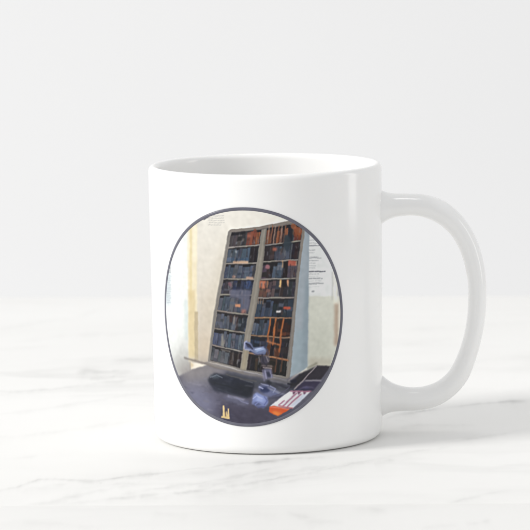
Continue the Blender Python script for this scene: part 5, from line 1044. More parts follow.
0|201,122,92|.19|1|0|5.2,12.6 7.1,12.6 6.9,9.8 5,10.2
0|236,186,119|.17|1|0|11.9,12.9 12.5,12.9 12.4,10.2 11.7,10.4
0|30,24,28|.17|.95|0|12.7,12.6 14.2,12.5 14.2,10.3 12.7,10.4
0|214,154,114|.17|1|0|14.4,12.7 15.1,12.7 15,10.3 14.5,10.7
1|194,140,98|.14|.8|.32|7.8,12.5 7.6,10.1
0|166,112,99|.14|.6|0|9.1,9.1 8.6,8.8 8.1,8.5 7.3,8.5 7,8.9 7.2,9.3 7.5,9.5 8.2,9.8 8.6,9.4
1|170,140,116|.12|.8|.32|4.6,6.4 4.5,4.7
1|170,140,116|.12|.8|.32|5.4,6.4 5.2,4.7
1|170,140,116|.12|.8|.32|6.2,6.4 6,4.7
0|216,212,212|.14|.95|0|10.6,2.3 12.3,2.3 12.3,1.5 10.6,1.6
0|202,89,64|.17|.95|0|13,3.5 15.5,3.4 15.5,2.5 13,2.6
1|193,112,60|.12|.92|.54|8.5,-.5 8.3,-3 8,-4.7 7.6,-6.4
1|193,112,60|.12|.92|.63|10.5,-.6 9.9,-3.7 9.6,-6.4
1|193,112,60|.12|.92|.6|13.1,-.7 12.7,-2.5 12.3,-4.4 12,-6.8
1|158,96,58|.12|1|.56|7.6,-6.4 7.6,-8.1
1|161,94,54|.12|1|.63|9.6,-6.8 9.2,-9.5
1|165,92,52|.12|1|.7|12,-7.2 11.8,-9.6 11.5,-12
1|183,112,68|.14|.9|.56|7.3,-8.3 9.4,-9 11.4,-9.6
1|175,112,74|.14|.9|.49|8.6,-13.7 10.6,-14.2 12.5,-14.7 14.4,-15.2
1|124,80,57|.14|.8|.42|10.5,-14 10.3,-16.4 10,-18.9
1|124,80,57|.14|.8|.42|12.4,-14.1 12.2,-16.5 11.9,-18.9
1|54,67,92|.12|.56|.25|12.1,17.1 11.9,16
1|122,126,135|.12|.56|.24|0,9.7 .1,8.7
1|134,139,153|.12|.59|.35|-2.5,-14.6 -2.6,-15.3
1|127,98,88|.12|.27|.22|-.8,-3.6 -.6,-4.3
1|29,29,34|.12|.36|.26|4.3,2.5 4.2,1.2
1|18,8,19|.12|.46|.23|13.7,-10.2 13.9,-11.4
1|118,122,133|.12|.48|.27|14.6,9.2 14.6,7.8
1|26,28,33|.12|.27|.25|13.1,27.9 13.3,27
1|32,35,41|.12|.45|.3|3.5,-4.5 3.2,-5.9
1|33,31,42|.12|.54|.31|3.4,21.7 3.3,20.6
1|44,55,81|.12|.41|.28|-6.6,-2.8 -6.5,-3.4
1|27,25,26|.12|.43|.25|-5.4,2.5 -5.3,2
1|114,122,130|.12|.34|.37|-5.1,-2.8 -5.3,-4
1|57,68,90|.12|.38|.27|2,-16 1.7,-16.6
1|140,150,163|.12|.27|.3|7,-10.4 7.2,-11.2
1|26,22,29|.12|.58|.29|-1.2,.1 -1.5,-.9
1|122,122,134|.12|.57|.29|14.1,-9.1 13.8,-10.2
1|121,121,131|.12|.27|.29|11.9,-4.9 12,-5.6
1|32,29,35|.12|.43|.25|-4.9,.6 -5.2,-.4
1|127,130,140|.12|.36|.19|3.2,17 3.1,16.2
1|132,138,149|.12|.53|.25|12.4,-9.3 12.4,-9.8
1|132,139,147|.12|.35|.34|-3.1,-14.7 -3.2,-15.4
1|124,124,134|.12|.42|.35|-8.3,-14.3 -8.2,-15
1|19,11,24|.12|.28|.2|-1.8,15.3 -2.1,14.6
1|135,140,155|.12|.35|.35|-.6,26.6 -1.1,25
1|131,143,150|.12|.36|.38|-3.2,-2.6 -3.5,-3.4
1|138,146,152|.12|.57|.2|-6.7,4.6 -6.7,3.6
1|68,81,105|.12|.32|.33|-3.5,6.8 -3.8,5.2
1|116,68,48|.12|.36|.21|12.9,1.9 12.6,.6
1|122,127,137|.12|.29|.33|-6.6,-1.2 -6.8,-2.1
1|27,29,33|.12|.31|.31|-6.2,-5.5 -6.3,-6
1|43,61,79|.12|.29|.29|-2.6,20.1 -2.7,19.1
1|15,11,17|.12|.43|.36|7.2,9.9 7,8.9
1|50,57,82|.12|.4|.38|-3.1,28.7 -3.1,27.4
1|19,15,24|.12|.37|.19|-2.9,6.4 -2.8,5.7
1|120,125,132|.12|.53|.37|-2.6,25.9 -2.8,25.1
1|37,31,42|.12|.27|.32|2.4,23.3 2.4,22.7
1|131,144,147|.12|.48|.26|-12.1,-12.8 -12.2,-13.2
1|51,60,82|.12|.49|.34|15.3,16.5 15.2,15.3
1|148,125,112|.12|.53|.34|-7.5,-8.1 -7.9,-9.2
1|146,152,160|.12|.49|.34|-5.7,10.7 -5.7,9.7
1|21,21,27|.12|.26|.28|7.1,-7.8 6.6,-9.5
1|15,17,21|.12|.34|.19|-8.1,-13.8 -8.3,-14.6
1|119,120,131|.12|.33|.25|9.6,-11.8 9.8,-13.4
1|18,11,20|.12|.58|.21|9.7,1.1 9.3,.3
1|131,83,69|.12|.43|.26|12.6,2.4 12.3,.8
1|141,146,150|.12|.49|.28|4.4,-14.9 4.3,-16.3
1|126,129,142|.12|.42|.37|3.6,26 3.5,25.2
1|24,21,24|.12|.44|.24|-7.6,4.5 -7.5,4
1|42,40,43|.12|.54|.3|9.5,-11.8 9.2,-12.8
1|134,141,149|.12|.38|.34|8.4,14.9 8.7,14.1
1|126,134,145|.12|.34|.38|-6.2,2.8 -6.4,2.1
1|115,123,134|.12|.28|.26|-7.1,-13.2 -7.2,-14.8
1|45,53,82|.12|.46|.24|11.6,-3 11.5,-4.8
1|63,75,98|.12|.31|.21|15.3,1.2 15.6,.6
1|25,19,24|.12|.43|.29|-7.6,-9.5 -7.5,-10.3
1|106,59,42|.12|.52|.33|8.7,15.5 8.5,15
1|121,134,144|.12|.48|.24|-4.7,14.6 -4.8,14.1
1|32,25,32|.12|.28|.36|12.3,1.9 12.2,.7
1|140,146,160|.12|.26|.3|-4.8,19.5 -4.8,18.9
1|120,79,62|.12|.45|.38|12.7,23.4 12.4,21.6
1|13,11,16|.12|.46|.28|.4,12.4 .2,11.5
1|118,121,133|.12|.41|.32|2.9,25.7 3,25.1
1|66,84,109|.12|.32|.34|6.9,11.6 7,11.1
1|12,17,22|.12|.37|.23|18.2,28 18.3,27.5
1|130,135,143|.12|.3|.2|-.1,-1.1 -.4,-1.7
1|65,77,104|.12|.34|.22|12.9,-19.3 12.9,-20.1
1|146,125,114|.12|.32|.18|-1,8.7 -1.3,8
1|46,55,75|.12|.56|.31|7.8,26.6 7.7,25.5
1|16,14,16|.12|.49|.37|5.7,11.4 5.5,9.7
1|65,78,100|.12|.46|.36|13.4,21.6 13.4,21
1|122,131,141|.12|.26|.33|-5.9,-11.9 -6.1,-13.7
1|143,153,165|.12|.34|.37|.6,12.4 .6,11.8
1|136,147,152|.12|.53|.2|-12.5,-13.7 -12.7,-15.1
1|28,28,32|.12|.47|.31|8.9,30.2 9.1,29.7
1|134,135,149|.12|.59|.32|9.9,-10.6 10.1,-11.3
1|144,151,161|.12|.45|.28|-3,.2 -3.4,-1.4
1|135,140,150|.12|.57|.31|5.8,12 5.7,10.6
1|142,152,156|.12|.5|.27|3.4,26.7 3.5,25.5
1|18,14,19|.12|.51|.33|14.3,5.6 14.4,4.9
1|26,27,27|.12|.37|.23|13.9,5.7 14,4.7
1|128,137,141|.12|.44|.31|-5.8,14.6 -6,13.5
1|64,73,104|.12|.31|.3|14.6,23.9 14.5,22.2
1|120,132,139|.12|.46|.31|5,-8.4 5,-9.9
1|12,12,17|.12|.57|.36|5,2.3 5,1.8
1|19,16,22|.12|.32|.24|16.6,17.6 16.4,16.1
1|32,24,30|.12|.36|.31|6.8,11.4 6.9,10.5
1|46,62,82|.12|.58|.23|7,16.3 6.8,15.9
1|19,21,28|.12|.52|.21|9.7,-1.8 9.7,-3.4
1|52,59,81|.12|.38|.25|-1.6,8.9 -1.9,8
1|130,137,151|.12|.27|.26|13.2,28.6 13.4,27.4
1|117,123,131|.12|.57|.38|-2.9,21.7 -3,20.9
1|130,135,148|.12|.52|.37|7.9,22.4 7.8,21.4
1|137,148,157|.12|.47|.28|2.2,21.2 2,20.4
1|28,28,34|.12|.26|.24|-5,-12 -5,-13.4
1|27,20,32|.12|.36|.24|14.5,18.7 14.6,17.2
1|123,129,143|.12|.47|.38|-1.8,20.8 -2,19.1
1|134,105,94|.12|.26|.32|.8,11.7 .6,10.8
1|135,141,150|.12|.35|.29|8.8,14.8 8.6,13.6
1|137,145,152|.12|.34|.34|16.2,14.1 16.4,13.6
1|128,98,85|.12|.59|.24|2.9,17 2.7,16.1
1|139,144,154|.12|.38|.32|-10.5,-6.5 -10.7,-7.9
1|30,28,35|.12|.28|.32|-10.9,-8.8 -11,-9.4
1|136,114,101|.12|.59|.24|-10.1,-12.3 -10.2,-13.3
1|36,38,41|.12|.29|.34|18.1,24.1 18,22.3
1|30,27,33|.12|.37|.29|1.3,12.1 .9,10.6
1|120,130,139|.12|.47|.31|5,-3.1 5,-4.5
1|138,144,151|.12|.44|.18|-2.3,-.8 -2.7,-2.4
1|113,120,133|.12|.29|.18|8.9,30.3 9.1,28.9
1|23,19,23|.12|.28|.21|-6.1,11.2 -6.4,10.4
1|121,130,138|.12|.4|.35|-8,3.3 -8,2.2
1|58,74,99|.12|.28|.22|10.3,26.9 10.5,26.5
1|28,26,33|.12|.26|.33|3.8,-8 3.8,-8.5
1|13,18,24|.12|.27|.2|-2.4,11.7 -2.3,10.8
1|114,73,49|.12|.27|.19|12.7,-4.7 12.6,-6.4
1|128,134,145|.12|.36|.28|-5,15.4 -4.9,15.1
1|35,33,42|.12|.5|.26|.8,21.2 1,20.7
1|15,20,26|.12|.47|.27|10.6,-1.5 10.2,-2.9
1|16,14,20|.12|.48|.37|16.6,22 16.3,20.9
1|16,18,23|.12|.41|.36|-2.7,20.2 -2.9,19.3
1|142,115,101|.12|.51|.33|-3.2,20.5 -3.5,18.9
1|63,79,106|.12|.47|.38|1.3,10.5 1.3,9.5
1|7,7,14|.12|.26|.23|14.3,14.8 14.3,13.6
1|134,108,95|.12|.49|.18|-7.7,-.4 -7.8,-2.1
1|51,61,88|.12|.37|.29|4.8,26.8 4.5,25.3
1|147,152,159|.12|.54|.34|-.9,-.4 -.9,-1.9
1|32,27,34|.12|.26|.36|8.6,-3.1 8.6,-4.9
1|134,142,151|.12|.45|.36|14.1,22.6 14,21
1|46,60,81|.12|.56|.26|11.8,-2.6 11.7,-3.9
1|152,128,115|.12|.3|.18|-5.7,10.3 -5.8,9.1
1|51,63,82|.12|.4|.38|-1.7,14.8 -1.6,14
1|136,145,155|.12|.58|.21|17.8,24.1 17.9,23.3
1|56,68,96|.12|.5|.35|-6.6,15.3 -6.4,14.8
1|141,148,155|.12|.43|.26|-2.9,-14.7 -3.2,-15.9
1|31,29,38|.12|.57|.3|9.2,30.3 8.9,28.9
1|40,31,44|.12|.27|.19|1.6,20.8 1.5,20.1
1|130,139,142|.12|.4|.25|10.2,17.8 10.3,16.6
1|118,125,138|.12|.42|.3|13.5,16.7 13.5,15.4
1|16,14,18|.12|.37|.33|7.3,-16.2 7,-17.3
1|34,33,40|.12|.47|.37|11.3,14.8 11.4,14.4
1|36,34,38|.12|.39|.29|4.8,29.1 4.9,27.7
1|52,64,87|.12|.44|.25|-8.2,3.2 -8,2.8
1|33,37,37|.12|.25|.31|2.6,-14.4 2.7,-15.6
1|12,16,17|.12|.34|.19|14,5 13.8,4.5
1|127,137,148|.12|.56|.19|-1.5,14.3 -1.6,13.6
1|118,123,129|.12|.46|.21|3.2,17.9 3,17.4
1|130,132,147|.12|.56|.21|-9.3,-2.7 -9.2,-3.6
1|126,75,60|.12|.48|.31|12.8,28 12.4,26.4
1|129,130,146|.12|.25|.28|4.2,27.4 4.3,26.9
1|20,19,28|.12|.32|.36|10.6,-8.7 10.2,-10.2
1|125,127,143|.12|.57|.23|4.9,26.9 4.7,25.6
1|137,141,149|.12|.52|.19|-3.1,-15.6 -3,-17.1
1|63,79,102|.12|.5|.28|-8.2,-5.6 -8.5,-6.6
1|44,37,44|.12|.41|.33|1,22.6 .9,21
1|135,87,70|.12|.58|.33|10,-11.3 10.2,-11.8
1|7,11,17|.12|.56|.3|12.4,-9.3 12.1,-10.5
1|139,145,158|.12|.58|.21|-5.9,2.9 -6,2.3
1|139,143,152|.12|.41|.35|7.9,8.1 7.8,7.2
1|17,18,25|.12|.49|.21|-2.3,-9.6 -2.3,-11.1
1|136,88,72|.12|.37|.24|12.3,-12.8 12.6,-13.9
1|131,109,94|.12|.41|.24|-6,.4 -6,-.7
1|121,74,54|.12|.38|.32|8.6,-16.9 8.8,-18.3
1|21,18,27|.12|.33|.33|-6.2,3.9 -6.3,2.7
1|6,7,17|.12|.25|.29|-.1,2.1 -.3,1.6
1|45,63,81|.12|.56|.23|13.7,-4.1 13.9,-4.6
1|144,155,161|.12|.48|.25|6.6,-10.7 6.2,-12.4
1|33,30,40|.12|.31|.2|4.9,27.2 4.8,26.6
1|134,139,150|.12|.4|.19|0,20.4 -.4,19.3
1|130,135,149|.12|.54|.32|-2.4,25.7 -2.6,25.2
1|117,121,135|.12|.43|.24|15.8,9.4 15.7,8.9
1|13,14,18|.12|.51|.38|13.3,11.6 13.1,9.7
1|137,145,153|.12|.41|.23|-1.4,28.9 -1.7,27.9
1|14,14,15|.12|.33|.32|-12.2,-11.6 -12.4,-12.2
1|137,142,146|.12|.32|.28|10.2,-9.9 10.2,-10.5
1|46,55,84|.12|.59|.3|4.3,-17.7 4.4,-18.6
1|137,146,154|.12|.59|.23|-4.3,22.1 -4.4,21
1|27,31,36|.12|.49|.25|6.8,18 6.3,16.4
1|55,66,91|.12|.48|.38|-6.1,16.4 -6.3,14.9
1|133,136,146|.12|.4|.28|-3.7,4.8 -3.8,3.8
1|67,76,106|.12|.35|.25|.8,28.2 .6,26.9
1|23,20,27|.12|.32|.33|17.2,29 17.3,28.3
1|15,15,18|.12|.48|.29|-4.8,-8.6 -4.7,-10.1
1|12,11,23|.12|.37|.2|9.2,10.2 8.8,8.6
1|137,141,156|.12|.31|.18|4.7,-14.3 4.4,-15.6
1|43,57,85|.12|.39|.38|-6.7,-6 -6.6,-7.1
1|116,127,133|.12|.33|.3|-3.6,-9.1 -3.6,-10
1|143,143,157|.12|.28|.35|-.9,9.1 -1.1,8.1
1|104,61,42|.12|.37|.26|9.9,22.5 9.8,20.9
1|26,22,25|.12|.46|.27|-4.9,-7.9 -4.9,-8.8
1|52,61,90|.12|.32|.27|-6.7,-13.2 -6.9,-13.7
1|24,25,30|.12|.43|.21|-4.3,23 -4.2,22.1
1|126,134,143|.12|.58|.19|11.2,20.8 11,19.7
1|28,26,31|.12|.25|.22|11,20.3 11.3,19.8
1|124,129,133|.12|.36|.36|-8.5,-12.3 -8.7,-13.6
1|138,140,153|.12|.31|.3|13.5,28.7 13.3,28.1
1|12,13,18|.12|.45|.34|10.9,5.2 10.8,3.7
1|132,135,144|.12|.47|.19|-4.7,-13.3 -4.6,-14.9
1|125,98,85|.12|.33|.27|-.5,6.5 -.6,4.7
1|25,16,27|.12|.49|.32|-4.7,10 -5,9.5
1|22,19,24|.12|.57|.19|16.6,20.5 16.5,20
1|40,32,38|.12|.3|.28|10.6,16.1 10.7,14.6
1|23,22,29|.12|.5|.34|2.7,-7.4 2.7,-9
1|113,66,45|.12|.58|.22|7.2,10.1 7.3,8.2
1|118,126,138|.12|.56|.34|-4.7,-3.3 -4.9,-4.2
1|40,34,44|.12|.4|.38|13.7,5.1 13.3,3.7
1|12,16,17|.12|.35|.27|11.8,-11.7 11.7,-13.6
1|123,128,134|.12|.41|.36|.2,14.7 .3,13.6
1|123,130,138|.12|.48|.19|-9.3,-8.5 -9.5,-9.9
1|63,69,93|.12|.34|.35|9,14.9 8.8,14.4
1|143,152,163|.12|.41|.33|-9.4,3.1 -9.7,2.5
1|132,134,143|.12|.43|.37|19.3,30.4 19,28.9
1|71,83,102|.12|.58|.22|8.9,-10.2 8.6,-11.1
1|125,101,91|.12|.36|.2|-4.7,21.9 -5,20.2
1|22,22,26|.12|.35|.32|-.4,15.4 -.6,15.1
1|140,140,154|.12|.47|.32|13.3,2.3 13.6,1.7
1|16,10,15|.12|.38|.32|8.6,22.3 8.5,21.4
1|120,127,135|.12|.3|.21|13.7,21.9 13.6,20.2
1|139,146,152|.12|.53|.2|7.2,12.3 7.2,11
1|64,75,103|.12|.44|.35|9.9,1.8 9.8,.7
1|23,18,27|.12|.36|.31|-4.1,14.1 -4.1,13.6
1|31,31,34|.12|.45|.23|-4.3,23.1 -4.5,22
1|125,131,145|.12|.34|.24|11.6,3.3 11.4,2
1|133,145,152|.12|.28|.29|16.3,7.8 16.5,7
1|135,146,151|.12|.49|.31|-7.7,-1.7 -7.8,-2.8
1|31,33,33|.12|.39|.26|1.8,10.9 1.9,10.3
1|130,90,71|.12|.56|.35|17,15.1 17.2,14
1|39,36,38|.12|.32|.29|6.9,-15.4 6.5,-16.9
1|39,32,36|.12|.58|.37|13.2,24.1 12.9,22.3
1|16,10,14|.12|.4|.27|-6.5,-7.3 -6.7,-8.9
1|119,125,133|.12|.56|.3|-3,11.7 -3.1,10.6
1|20,22,27|.12|.46|.31|15.7,18.1 15.8,17.3
1|125,104,94|.12|.58|.31|-3.1,5.4 -3.1,4.5
1|138,139,153|.12|.3|.2|6.5,-17.4 6.7,-17.9
1|14,11,11|.12|.26|.19|5.3,-2.4 5.2,-3.5
1|116,122,134|.12|.56|.19|8.2,-7.9 8.2,-8.6
1|37,42,48|.12|.42|.28|-10.1,-2.3 -10,-3
1|125,126,140|.12|.39|.28|13.7,22.2 13.6,21.3
1|32,31,35|.12|.48|.36|-5.1,-15.3 -5.4,-15.8
1|126,136,145|.12|.57|.29|17,27.1 16.8,26.1
1|16,11,21|.12|.48|.24|12.5,26.8 12.2,25.8
0|104,103,120|.33|1|0|-41,-27.9 -37.3,-26.4 -34.2,-24.9 -31.5,-23.5 -28.1,-22.2 -25.1,-20.9 -22.3,-19.7 -19.5,-18.5 -16.9,-17.3 -14.4,-16.1 -12.2,-16.5 -10.1,-16.8 -8.1,-17.2 -6,-17.6 -4.1,-18.1 -2.1,-18.5 -.3,-18.8 1.4,-19.1 3.2,-19.5 4.9,-19.8 6.7,-20.2 8.4,-20.6 10.2,-20.9 11.9,-21.3 13.7,-21.7 15.3,-21.1 16.9,-20.5 18.6,-19.9 20.4,-19.7 22.2,-19.4 24.1,-19.2 26,-19 27.9,-18.9 29.9,-18.7 32,-18.5 34.2,-18.4 34.1,-20.3 34.1,-22.1 34.1,-24 34.1,-25.8 34,-27.6 34,-29.5 34,-31.4 34,-33.2 33.9,-35 33.9,-36.9 33.9,-38.8 33.8,-40.6 33.8,-42.5 31.7,-42.2 29.6,-42 27.6,-41.8 25.7,-41.6 23.8,-41.4 21.9,-41.3 20.1,-41.2 18.3,-41 16.5,-41 14.8,-40.9 13.1,-40.8 11.3,-40.7 9.6,-40.7 7.9,-40.6 6.2,-40.6 4.5,-40.6 2.7,-40.6 1,-40.6 -.7,-40.7 -2.5,-40.7 -4.3,-40.8 -6.1,-40.8 -7.9,-40.9 -9.8,-41 -11.7,-41.1 -13.7,-41.3 -15.7,-41.5 -17.8,-41.6 -20.1,-41.9 -22.4,-42.1 -24.8,-42.4 -27.4,-42.7 -30.3,-43 -33.5,-43.5 -37.2,-44 -41.9,-44.8 -41.8,-42.9 -41.7,-41 -41.6,-39.1 -41.5,-37.3 -41.4,-35.4 -41.3,-33.5 -41.2,-31.7 -41.1,-29.8
0|160,154,152|1.8|.75|0|-29,-19.4 -25.4,-17.7 -22.2,-16.2 -19.9,-16.1 -17.7,-16 -15.6,-15.9 -13.6,-15.9 -11.6,-16.3 -9.6,-16.7 -7.6,-17.1 -5.7,-17.6 -7.5,-18.8 -9.4,-20 -11.3,-21.3 -13.5,-22 -15.7,-22.7 -18,-23.4 -20.4,-24.2 -22.9,-25 -24.3,-23.6 -25.8,-22.1 -27.4,-20.7
0|238,230,214|.19|1|0|-21.6,-16.4 -19.1,-16.6 -16.6,-16.8 -14.2,-17 -16.6,-17.7 -19,-18.4 -21.6,-19.1
0|212,182,130|.39|.6|0|-21.9,-16.5 -20.1,-17.1 -21.5,-18.9
1|120,110,106|.22|.7|.56|-24.6,-15.4 -21.3,-15.7 -18.2,-16.1 -15.6,-16.6 -13.2,-17.2 -10.9,-17.8 -8.9,-18 -6.9,-18.2 -4.9,-18.5 -3,-18.8 -1.1,-19
1|154,146,134|.28|.7|.7|-14.8,-16.5 -12.7,-16.9 -10.7,-17.3 -8.7,-17.6 -6.7,-18.1 -4.8,-18.5 -3,-18.9 -1.1,-19.4 .7,-19.7 2.5,-20 4.3,-20.4 6.1,-20.7 7.9,-21.1 9.7,-21.5 11.4,-21.9 13.2,-22.3 15,-22.7
0|66,70,80|.55|.8|0|-7.2,-19 -5.3,-19.3 -3.5,-19.7 -1.7,-20 .1,-20.4 1.9,-20.8 3.7,-21.1 5.4,-21.6 7.4,-21.8 9.3,-22 11.2,-22.2 13.2,-22.4 15.2,-22.7 17.1,-22.9 17.1,-26.1 15.3,-25.8 13.5,-25.6 11.8,-25.4 10,-25.2 8.3,-25 6.5,-24.8 4.8,-24.6 3,-24.5 1.3,-24.3 -.5,-23.8 -2.4,-23.3 -4.2,-22.8 -6.1,-22.3 -8,-21.8
0|36,41,58|.39|.95|0|-14.5,-22.2 -11.7,-19.8 -9.4,-20 -7.2,-20.2 -5,-20.6 -2.9,-21.1 -.8,-21.6 .9,-22.3 2.7,-22.9 2.3,-25 1.9,-27.1 -.2,-27.9 -2.6,-27.2 -5.1,-26.6 -7.3,-26.4 -9.5,-26.3 -11.8,-26.2 -13.2,-24.2
0|84,96,108|.39|.85|0|-9.8,-20.9 -9.9,-21.4 -11,-21.8 -12.3,-21.8 -12.9,-21.3 -13.3,-20.7 -12.1,-20.4 -11.1,-20.2 -9.9,-20.3
0|32,36,44|.55|.8|0|-3.6,-23 -1.7,-23.2 .1,-23.4 2,-23.6 1.8,-25.5 1.6,-27.4 -.3,-27.3 -2.3,-27.2 -3,-25.1
0|64,76,100|1.4|.6|0|-4.7,-23.8 -5.5,-24.5 -7.5,-25 -9.8,-25.1 -11.2,-24.5 -11,-23.7 -9.3,-23.2 -7.4,-22.7 -5.5,-23
0|88,84,106|2|.85|0|-23,-28.1 -20.5,-27.8 -18.2,-27.6 -16,-27.3 -13.9,-27.1 -11.8,-26.9 -9.8,-27.1 -7.8,-27.4 -5.9,-27.6 -3.9,-27.9 -2.1,-28.2 -.2,-28.5 1.5,-29 3.2,-29.5 4.8,-30 6.5,-30.5 8.1,-31 9.8,-31.5 11.4,-32.1 13.2,-31.9 14.9,-31.8 16.7,-31.8 18.4,-31.7 17.2,-33.5 16,-35.2 14.8,-37 13,-37.3 11.1,-37.5 9.3,-37.8 7.4,-38 5.6,-38.3 3.7,-38.6 1.9,-38.9 0,-39.3 -1.9,-38.8 -3.9,-38.3 -5.8,-37.9 -7.9,-37.5 -9.9,-37 -12,-36.6 -13.5,-35.4 -14.9,-34.2 -16.4,-32.9 -18,-31.7 -19.6,-30.5 -21.3,-29.3
0|134,136,164|2.2|.8|0|-29.2,-27.8 -26.5,-26.9 -23.9,-26.1 -21.5,-25.4 -19.2,-24.6 -17.3,-25.5 -15.4,-26.4 -13.6,-27.4 -11.9,-28.3 -11.1,-29.9 -10.4,-31.4 -9.7,-33 -12.4,-33.5 -15.2,-34.1 -17,-33.2 -18.9,-32.3 -20.9,-31.4 -23,-30.6 -25,-29.6 -27.1,-28.7
0|92,88,100|2|.6|0|-.3,-32.7 1.6,-32.8 3.3,-32.9 5.1,-33 6.9,-33.2 8.7,-33.4 8,-35.1 7.3,-36.8 5.2,-37 3.1,-37.1 1.1,-37.3 -1,-37.5 -.6,-35.1
1|104,98,112|.19|.45|.35|-24.4,-30.2 -20.5,-30.1
1|104,98,112|.19|.45|.3|2.4,-36.2 3.7,-36.3
1|134,132,148|.19|.45|.38|-9.2,-36.2 -8,-36.4
1|82,80,102|.19|.45|.5|5.2,-23.2 6.7,-23.4
1|70,72,92|.19|.45|.26|-7.3,-23.1 -4.3,-23.5
1|82,80,102|.19|.45|.28|1.6,-34.2 2.8,-34.5
1|134,132,148|.19|.45|.27|-29.5,-37.1 -25.2,-37.5
1|104,98,112|.19|.45|.25|-11,-30.3 -8.1,-31
1|82,80,102|.19|.45|.39|-20.8,-33.8 -18.6,-34.1
1|82,80,102|.19|.45|.33|-16.9,-26.8 -14.6,-27
1|134,132,148|.19|.45|.31|-22.2,-33.7 -21.2,-33.7
1|70,72,92|.19|.45|.38|-28.9,-29 -25.1,-29.3
1|82,80,102|.19|.45|.23|-10.7,-24 -8.9,-24.1
1|134,132,148|.19|.45|.35|-.4,-23.6 1.9,-23.8
1|134,132,148|.19|.45|.32|-26.9,-37.9 -23.6,-37.7
1|70,72,92|.19|.45|.43|-18.4,-34.8 -15.5,-35
1|104,98,112|.19|.45|.25|-23.1,-29.3 -21.2,-29.3
1|70,72,92|.19|.45|.41|-11,-29.2 -9.8,-29.2
1|70,72,92|.19|.45|.29|-24.8,-25.5 -23.6,-25.7
1|82,80,102|.19|.45|.27|-17.6,-24.6 -15.3,-24.8
1|104,98,112|.19|.45|.25|-29.2,-37.3 -25,-37.2
1|82,80,102|.19|.45|.37|-4.3,-33.2 -1.3,-33.5
1|126,120,128|.19|.45|.51|-16.5,-29.6 -14.4,-29.8
1|134,132,148|.19|.45|.52|-22.8,-37.1 -19.8,-37.2
1|104,98,112|.19|.45|.49|-28.2,-36.7 -24.1,-37
1|82,80,102|.19|.45|.42|-11.3,-23 -7.9,-23.6
1|104,98,112|.19|.45|.34|-24.8,-33.2 -20.5,-33.2
1|70,72,92|.19|.45|.24|-6.3,-35.4 -3.2,-35.8
1|70,72,92|.19|.45|.5|-25.9,-31.5 -22.9,-31.8
1|82,80,102|.19|.45|.4|-3.5,-30.6 -1.2,-31.3
1|104,98,112|.19|.45|.44|-7.4,-28.7 -6,-29.1
1|134,132,148|.19|.45|.23|-27.4,-31.4 -24.5,-31.7
1|70,72,92|.19|.45|.35|-16,-24.1 -14.6,-24.4
1|134,132,148|.19|.45|.28|-7.6,-30.3 -6.7,-30.3
1|104,98,112|.19|.45|.25|-24.6,-26 -21.9,-26.1
1|134,132,148|.19|.45|.22|-15.1,-29.2 -14,-29.3
1|70,72,92|.19|.45|.29|-1,-31.4 .4,-31.8
1|104,98,112|.19|.45|.25|-9.9,-24.9 -7.2,-25.5
1|134,132,148|.19|.45|.52|-1.8,-34.1 .8,-34.4
1|134,132,148|.19|.45|.33|-3.1,-30.1 -.8,-30.5
1|70,72,92|.19|.45|.44|-4.8,-27 -4,-27.2
1|104,98,112|.19|.45|.41|-15.9,-26.4 -13.1,-26.5
1|70,72,92|.19|.45|.48|-6.8,-29.4 -5.1,-29.5
1|70,72,92|.19|.45|.41|-6.3,-33.4 -4.1,-33.8
1|126,120,128|.19|.45|.36|-8.9,-28.9 -6.5,-29.4
1|70,72,92|.19|.45|.43|-27.6,-35.5 -25.7,-35.6
1|168,168,192|.28|.8|.77|-6.6,-27.5 -3.7,-27.9 -1.2,-28.7
1|164,160,172|.28|.6|.42|-21,-24.1 -17.9,-24.2 -15,-24.3
0|112,122,160|.17|1|0|-.8,-8.9 .1,-8.1 1.4,-8.6 2.6,-10.3 4.6,-10.2 6.3,-10 7.3,-11.6 6.4,-13.1 3.9,-12.8 1.5,-11.4 -.4,-11.1
0|56,58,84|.17|.95|0|-.1,-8.9 .9,-9.1 2.2,-10.7 .6,-10.4
1|168,172,204|.14|1|.42|-.7,-10.7 -.5,-8.8 .3,-8.2
1|172,178,210|.14|.9|.39|-.4,-11.1 1.5,-11.3 3.2,-12.6
0|158,178,218|.28|.9|0|2.8,-11.5 4.6,-10.4 6.2,-10.4 6.6,-11.5 4.2,-12.2
0|80,76,94|.33|.9|0|8,-14.7 7.8,-15.9 6.8,-16.1 5.7,-16.3 4.9,-15.3 5,-14 5.7,-12.9 6.8,-13.1 7.8,-13.6
1|136,124,124|.17|.8|.49|4.5,-13.6 4.8,-15.3
1|130,120,124|.17|.7|.42|7.8,-12.9 7.9,-15
1|150,138,140|.22|.8|.56|5.5,-16.7 7.2,-16.8 8.9,-17
0|112,112,140|.22|.95|0|6,-17.6 8.9,-17.9 9.1,-20.9 6.5,-21.6 5.8,-19.5
0|50,54,80|.22|.9|0|8.4,-19.7 8.4,-20.4 7.8,-20.8 7.2,-20.4 7,-19.9 6.9,-19.4 7.1,-18.8 7.8,-18.9 8.2,-19.2
0|40,44,56|.28|.9|0|8.7,-22.8 8.4,-23.3 7.8,-23.6 7.1,-23.6 6.5,-23.1 6.8,-22.5 7.1,-21.9 7.9,-21.9 8.5,-22.2
1|136,134,164|.17|.8|.42|5.7,-18.1 5.9,-20 6.1,-21.9
0|112,120,162|.33|.9|0|4,-23.6 6.8,-22.9 8.5,-24 10.2,-25.1 12.2,-27.2 10.1,-27.5 8.1,-27.8 6.4,-26.9 4.7,-26.1
0|40,52,96|.33|.85|0|8.1,-25.1 7.9,-25.8 6.7,-26.1 5.5,-25.9 4.5,-25.4 4.9,-24.7 5.5,-24.1 6.8,-23.9 7.8,-24.4
1|150,154,176|.22|.8|.56|7.4,-24.3 10.2,-25.8 11.9,-26.5 13.6,-27.1
1|146,142,150|.22|.7|.49|8.2,-21.9 9.9,-22.3 11.6,-22.6 13.3,-23 15,-23.4
